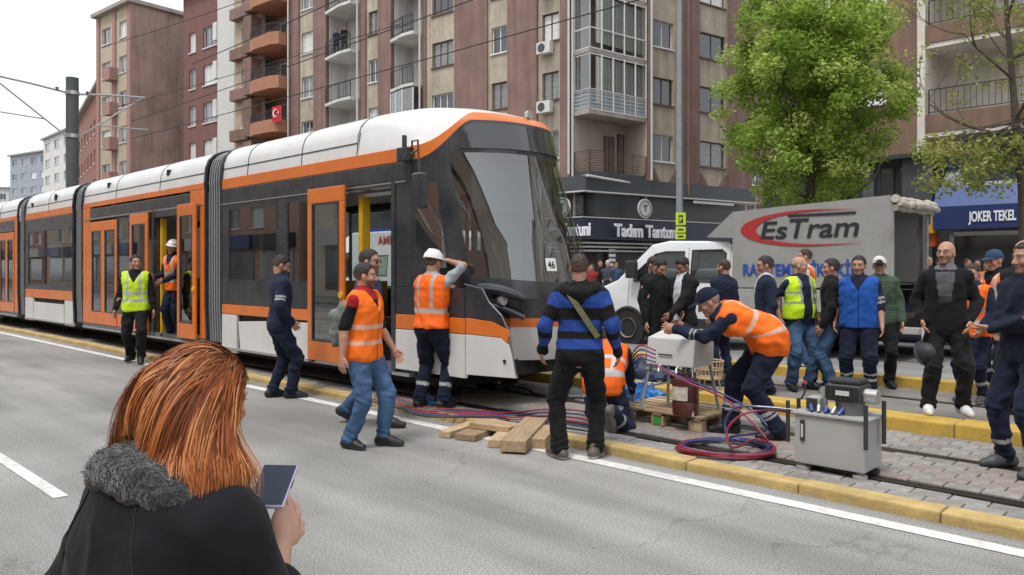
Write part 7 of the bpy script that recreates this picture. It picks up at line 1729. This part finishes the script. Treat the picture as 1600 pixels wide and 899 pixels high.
# ------------------------------------------------------------ the woman in the foreground
Yw = 1.36; wl = Vector(((180-800)/F*Yw, Yw, 0)); Hw = 1.455; fw = 40; kw = Hw/1.75
wr_t = tolocal(wl, fw, Hw, RAY(439, 852, 1.53))
wm = Person('woman with copper red hair and black coat in the foreground, looking at a phone', wl, fw, Hw, bulk=1.2, lean=17, head=(-2, 30, 3), hands=(wr_t, (-.2, .25, 1.0)), epole=((.5, -.3, -1), (-.5, -.3, -1)), vox=.7)
wm.build(hair=(.22, .06, .015), hairstyle='none', skin=SKIN*np.array((1.32, 1.38, 1.4)), hands=True)
wm.legs(BLK); wm.shoes(BLK)
COAT = np.array((.0095, .0095, .0125))
coat_o = wm.top(COAT, .74, .62, .044, 'coat', wr=.012, loose=1.28, flare=.05, collar=False)
def Wd(p): q = np.array(p)*kw; c, n = math.cos(-R(fw)), math.sin(-R(fw)); return Vector((wl.x+q[0]*c-q[1]*n, wl.y+q[0]*n+q[1]*c, q[2]))
# turned-up shearling collar
cl = Field(wm.fwd((0, 0, 1.45))-.3, wm.fwd((0, 0, 1.45))+.3, .009)
ring = [wm.fwd((.165*math.sin(t), -.125*math.cos(t)-.012, 1.475+.012*math.cos(t)-.03*abs(math.sin(t)))) for t in np.linspace(-2.5, 2.5, 22)]
for a_, b_ in zip(ring[:-1], ring[1:]): cl.cone(a_, b_, .048, .048, .015)
ring2 = [wm.fwd((.118*math.sin(t), -.092*math.cos(t)-.010, 1.515+.01*math.cos(t)-.03*abs(math.sin(t)))) for t in np.linspace(-2.4, 2.4, 20)]
for a_, b_ in zip(ring2[:-1], ring2[1:]): cl.cone(a_, b_, .034, .034, .02)
V, Q = cl.mesh(); nn = vnoise(V*140); nn2 = vnoise(V*60+9)
cen_ = wm.fwd((0, 0, 1.46)); dv = V-cen_; dv /= np.linalg.norm(dv, axis=1)[:, None]; V2 = V+dv*((nn-.5)*.010+(nn2-.5)*.012)[:, None]
M_FUR = mat('shearling', rough=1, attr=True, nscale=90, namt=.5, bump=1.0, bscale=150, sheen=.5)
colr = colmesh('collar', V2, Q, np.tile((.022, .023, .026), (len(V), 1))*(.5+nn[:, None]), M_FUR, wm.root, k=kw)
fz_ = MB(); rg = np.random.default_rng(8)
for i in rg.integers(0, len(V2), 5200):
    a = V2[i]*kw; d_ = (dv[i]+rg.normal(size=3)*.8); d_ = d_/np.linalg.norm(d_)*.0075*rg.uniform(.5, 1.3); b = a+d_+rg.normal(size=3)*.002; s_ = rg.normal(size=3); s_ = np.cross(s_, d_); s_ = s_/np.linalg.norm(s_)*.0007
    fz_.v += [tuple(a-s_), tuple(a+s_), tuple(b)]; n = len(fz_.v); fz_.f.append((n-3, n-2, n-1)); fz_.m.append(0)
me = bpy.data.meshes.new('fleece'); me.from_pydata(fz_.v, [], fz_.f); me.materials.append(mat('fleece_fibre', (.026, .027, .031), .9)); inst('fleece', me, colr)
# seams of the raglan sleeve
sb = MB()
for sg in (1, -1):
    pts = []
    for t in np.linspace(0, 1, 12):
        x = sg*(.10+.115*t); z = 1.455-.25*t; r_ = np.array((x, 0, z)); w_ = np.interp(z, TZ, TW)*wm.b+.036; bk = np.interp(z, TZ, TB_)*(.8+.2*wm.b)+.036; y = -bk*max(.0, 1-min(1, abs(x/w_))**2.3)**(1/2.3); pts.append(wm.fwd((x, y-.012, z))*kw)
    pts = [(lambda r_: r_[1]+r_[2]*.0012)(coat_o.closest_point_on_mesh(Vector(q))) for q in pts]
    MB().tube(pts, .0022, 5).build('coat_seam', mat('seam_black', (.006, .006, .008), .8), wm.root)
# hair: a dark under-layer and thousands of strands combed from the crown
M_RED = mat('hair_red', rough=.46, attr=True, spec=.3, nscale=0)
hc, Rh = wm.hc, wm.Rh
def hw_(p): return hc+Rh@np.array(p, float)
hf = Field(hc-.3, hc+.25, .009); hf.ell(hw_((0, -.016, .034)), (.079, .099, .098), 0, Rh)
for sx_ in (-.038, 0, .038): hf.cone(hw_((sx_, -.045, .0)), hc+np.array((sx_*1.1, -.07, -.15)), .042, .036, .03)
hf.cone(hw_((.05, .0, .0)), hc+np.array((.06, .0, -.16)), .026, .022, .02); hf.cone(hw_((-.05, .0, .0)), hc+np.array((-.055, -.01, -.14)), .026, .022, .02)
hf.cut(lambda P: np.where((((P-hc)@Rh)[..., 1] > .055) & (((P-hc)@Rh)[..., 2] < .07), .05, -1))
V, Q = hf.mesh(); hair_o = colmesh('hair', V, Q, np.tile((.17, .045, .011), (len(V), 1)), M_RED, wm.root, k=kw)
rg = np.random.default_rng(21); SV = []; SQ = []; SC = []; nv = 0
part = np.array((.030, .03, .0))                       # the parting lies right of the middle
er = np.array((.080, .101, .100)); ec = np.array((0, -.016, .034)); NG = 800; NS_ = 13; nch = 26
up_l = Rh.T@np.array((0, 0, 1.))
gcol = []
for gi in range(NG):
    while True:
        d_ = rg.normal(size=3); d_ /= np.linalg.norm(d_); zl = d_[2]
        if zl > -.15 and not (d_[1] > .55 and zl < .62): break
    p = ec+d_*er; side_s = 1 if p[0] > part[0] else -1; path = [p]; L_ = rg.uniform(.28, .39); st = L_/NS_
    L_ *= np.interp(d_[1], [-.9, -.45, -.1, .6], [.58, .70, .98, 1.04]); st = L_/NS_
    if d_[2] < .2: L_ *= rg.uniform(.6, .8); st = L_/NS_
    vel = np.array((side_s*(.8 if d_[1] > -.1 else .22)-.12, -.35-.5*rg.random(), -.1)); sway = rg.normal(size=3)*.035; out_r = 1.0+rg.random()*.09
    for k in range(NS_):
        t = k/NS_; g_ = -up_l
        nrm = ((path[-1]-ec)/er**2); nrm /= np.linalg.norm(nrm)
        f = vel*(1-t)**1.2*.9+g_*(.35+1.5*t)+sway*(.4+t)+np.array((0, -.18*(1-t), 0))
        rad = np.linalg.norm((path[-1]-ec)/er)
        if rad < 1.12: f = f-nrm*(f@nrm)*(1 if f@nrm < 0 else .4)
        f /= np.linalg.norm(f)+1e-9; q = path[-1]+f*st; rad = np.linalg.norm((q-ec)/er)
        if rad < out_r: q = ec+(q-ec)*(out_r/rad)
        if t > .35: q = q*np.array((.985, 1, 1))
        if t > .55: q = q+np.array((-.0025*side_s*(1 if q[2] < -.08 else 0), .0, 0))
        path.append(q)
    path = np.array(path); base = np.array(((.36, .105, .027), (.29, .076, .019), (.43, .145, .042), (.20, .05, .014), (.52, .21, .075))[rg.integers(0, 5)])
    # the strands lie over the collar, not inside it
    Wp = hc+path@Rh.T; rr = wm.rest(Wp); rho = np.sqrt((rr[:, 0]/.205)**2+((rr[:, 1]+.012)/.178)**2)+1e-6; w_ = np.clip((1.60-rr[:, 2])/.07, 0, 1)*(rho < 1)*(rr[:, 1] < .08)*np.clip((rr[:, 1]+.10)/.05, 0, 1)
    dlt = rr.copy(); dlt[:, 1] += .012; dlt[:, 2] = 0; dlt = dlt*((1/np.maximum(rho, .35)-1)*w_)[:, None]; path = path+(dlt@rotx(-wm.lean).T)@Rh
    m_ = nch; tt = np.linspace(0, 1, NS_+1)[None, :, None]; rn = lambda k: rg.normal(size=(m_, 1, 3))*k
    P_ = path[None]+rn(.006)*(1-.45*tt)+rn(.007)*tt**2+np.array((1, .3, 0))*rg.uniform(0, .0025, (m_, 1, 1))*np.sin(tt*9+rg.random((m_, 1, 1))*6)
    ln = rg.uniform(.80, 1.0, (m_, 1, 1)); ti = tt*ln*NS_; i0 = np.minimum(ti.astype(int), NS_-1)[..., 0]; fr_ = ti-i0[..., None]; ar = np.arange(m_)[:, None]; P_ = P_[ar, i0]*(1-fr_)+P_[ar, i0+1]*fr_
    P_ = (hc+P_@Rh.T)*kw
    T = np.gradient(P_, axis=1); T /= np.linalg.norm(T, axis=2)[..., None]+1e-9; on = P_-(hc+Rh@np.array((0, -.016, .0)))*kw; on[..., 2] *= .4; on += rn(.03); s1 = np.cross(T, on); s1 /= np.linalg.norm(s1, axis=2)[..., None]+1e-9
    r_ = .00095*(1-.75*tt**3); SV.append(np.stack([P_+r_*s1, P_-r_*s1], 2).reshape(-1, 3))
    ii = np.arange(NS_)[:, None]*2; q4 = np.concatenate([ii, ii+1, ii+3, ii+2], 1); SQ.append((q4[None]+(np.arange(m_)*2*(NS_+1))[:, None, None]).reshape(-1, 4)+nv); nv += m_*2*(NS_+1)
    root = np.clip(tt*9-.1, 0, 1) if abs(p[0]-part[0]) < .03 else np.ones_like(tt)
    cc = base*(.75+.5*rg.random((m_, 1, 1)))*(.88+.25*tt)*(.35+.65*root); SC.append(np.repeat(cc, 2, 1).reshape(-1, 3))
V = np.concatenate(SV); Q = np.concatenate(SQ); C_ = np.concatenate(SC)
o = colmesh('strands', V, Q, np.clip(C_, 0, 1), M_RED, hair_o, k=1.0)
# phone
ft, fb_ = RAY(439, 729, 1.62), RAY(413, 793, 1.49); upv = (ft-fb_); rt = Vector((1, .12, -.02)); upv_n = upv.normalized(); rt = (rt-upv_n*rt.dot(upv_n)).normalized(); nrm = rt.cross(upv_n)
ph = thing('phone', 'smartphone in a lilac case held by the red-haired woman', 'phone', (ft+fb_)/2); ph.rotation_euler = Matrix((rt, upv_n, nrm)).transposed().to_euler()
pl_ = upv.length/2; pw_ = .036
MB().box(-pw_, pw_, -pl_, pl_, -.005, .004).build('case', mat('case_lilac', (.46, .42, .56), .5), ph, bevel=.004, seg=3); MB().box(-pw_+.003, pw_-.003, -pl_+.003, pl_-.003, .0042, .0056).build('screen', mat('screen_dark', (.010, .018, .045), .3, spec=.25), ph, bevel=.0005)
MB().cyl((0, pl_-.007, .0057), .0018, .0004, 'z', 10).build('camera_hole', M_PLB, ph); MB().box(pw_, pw_+.0015, -.005, .02, -.002, .001).build('side_button', M_PLB, ph)
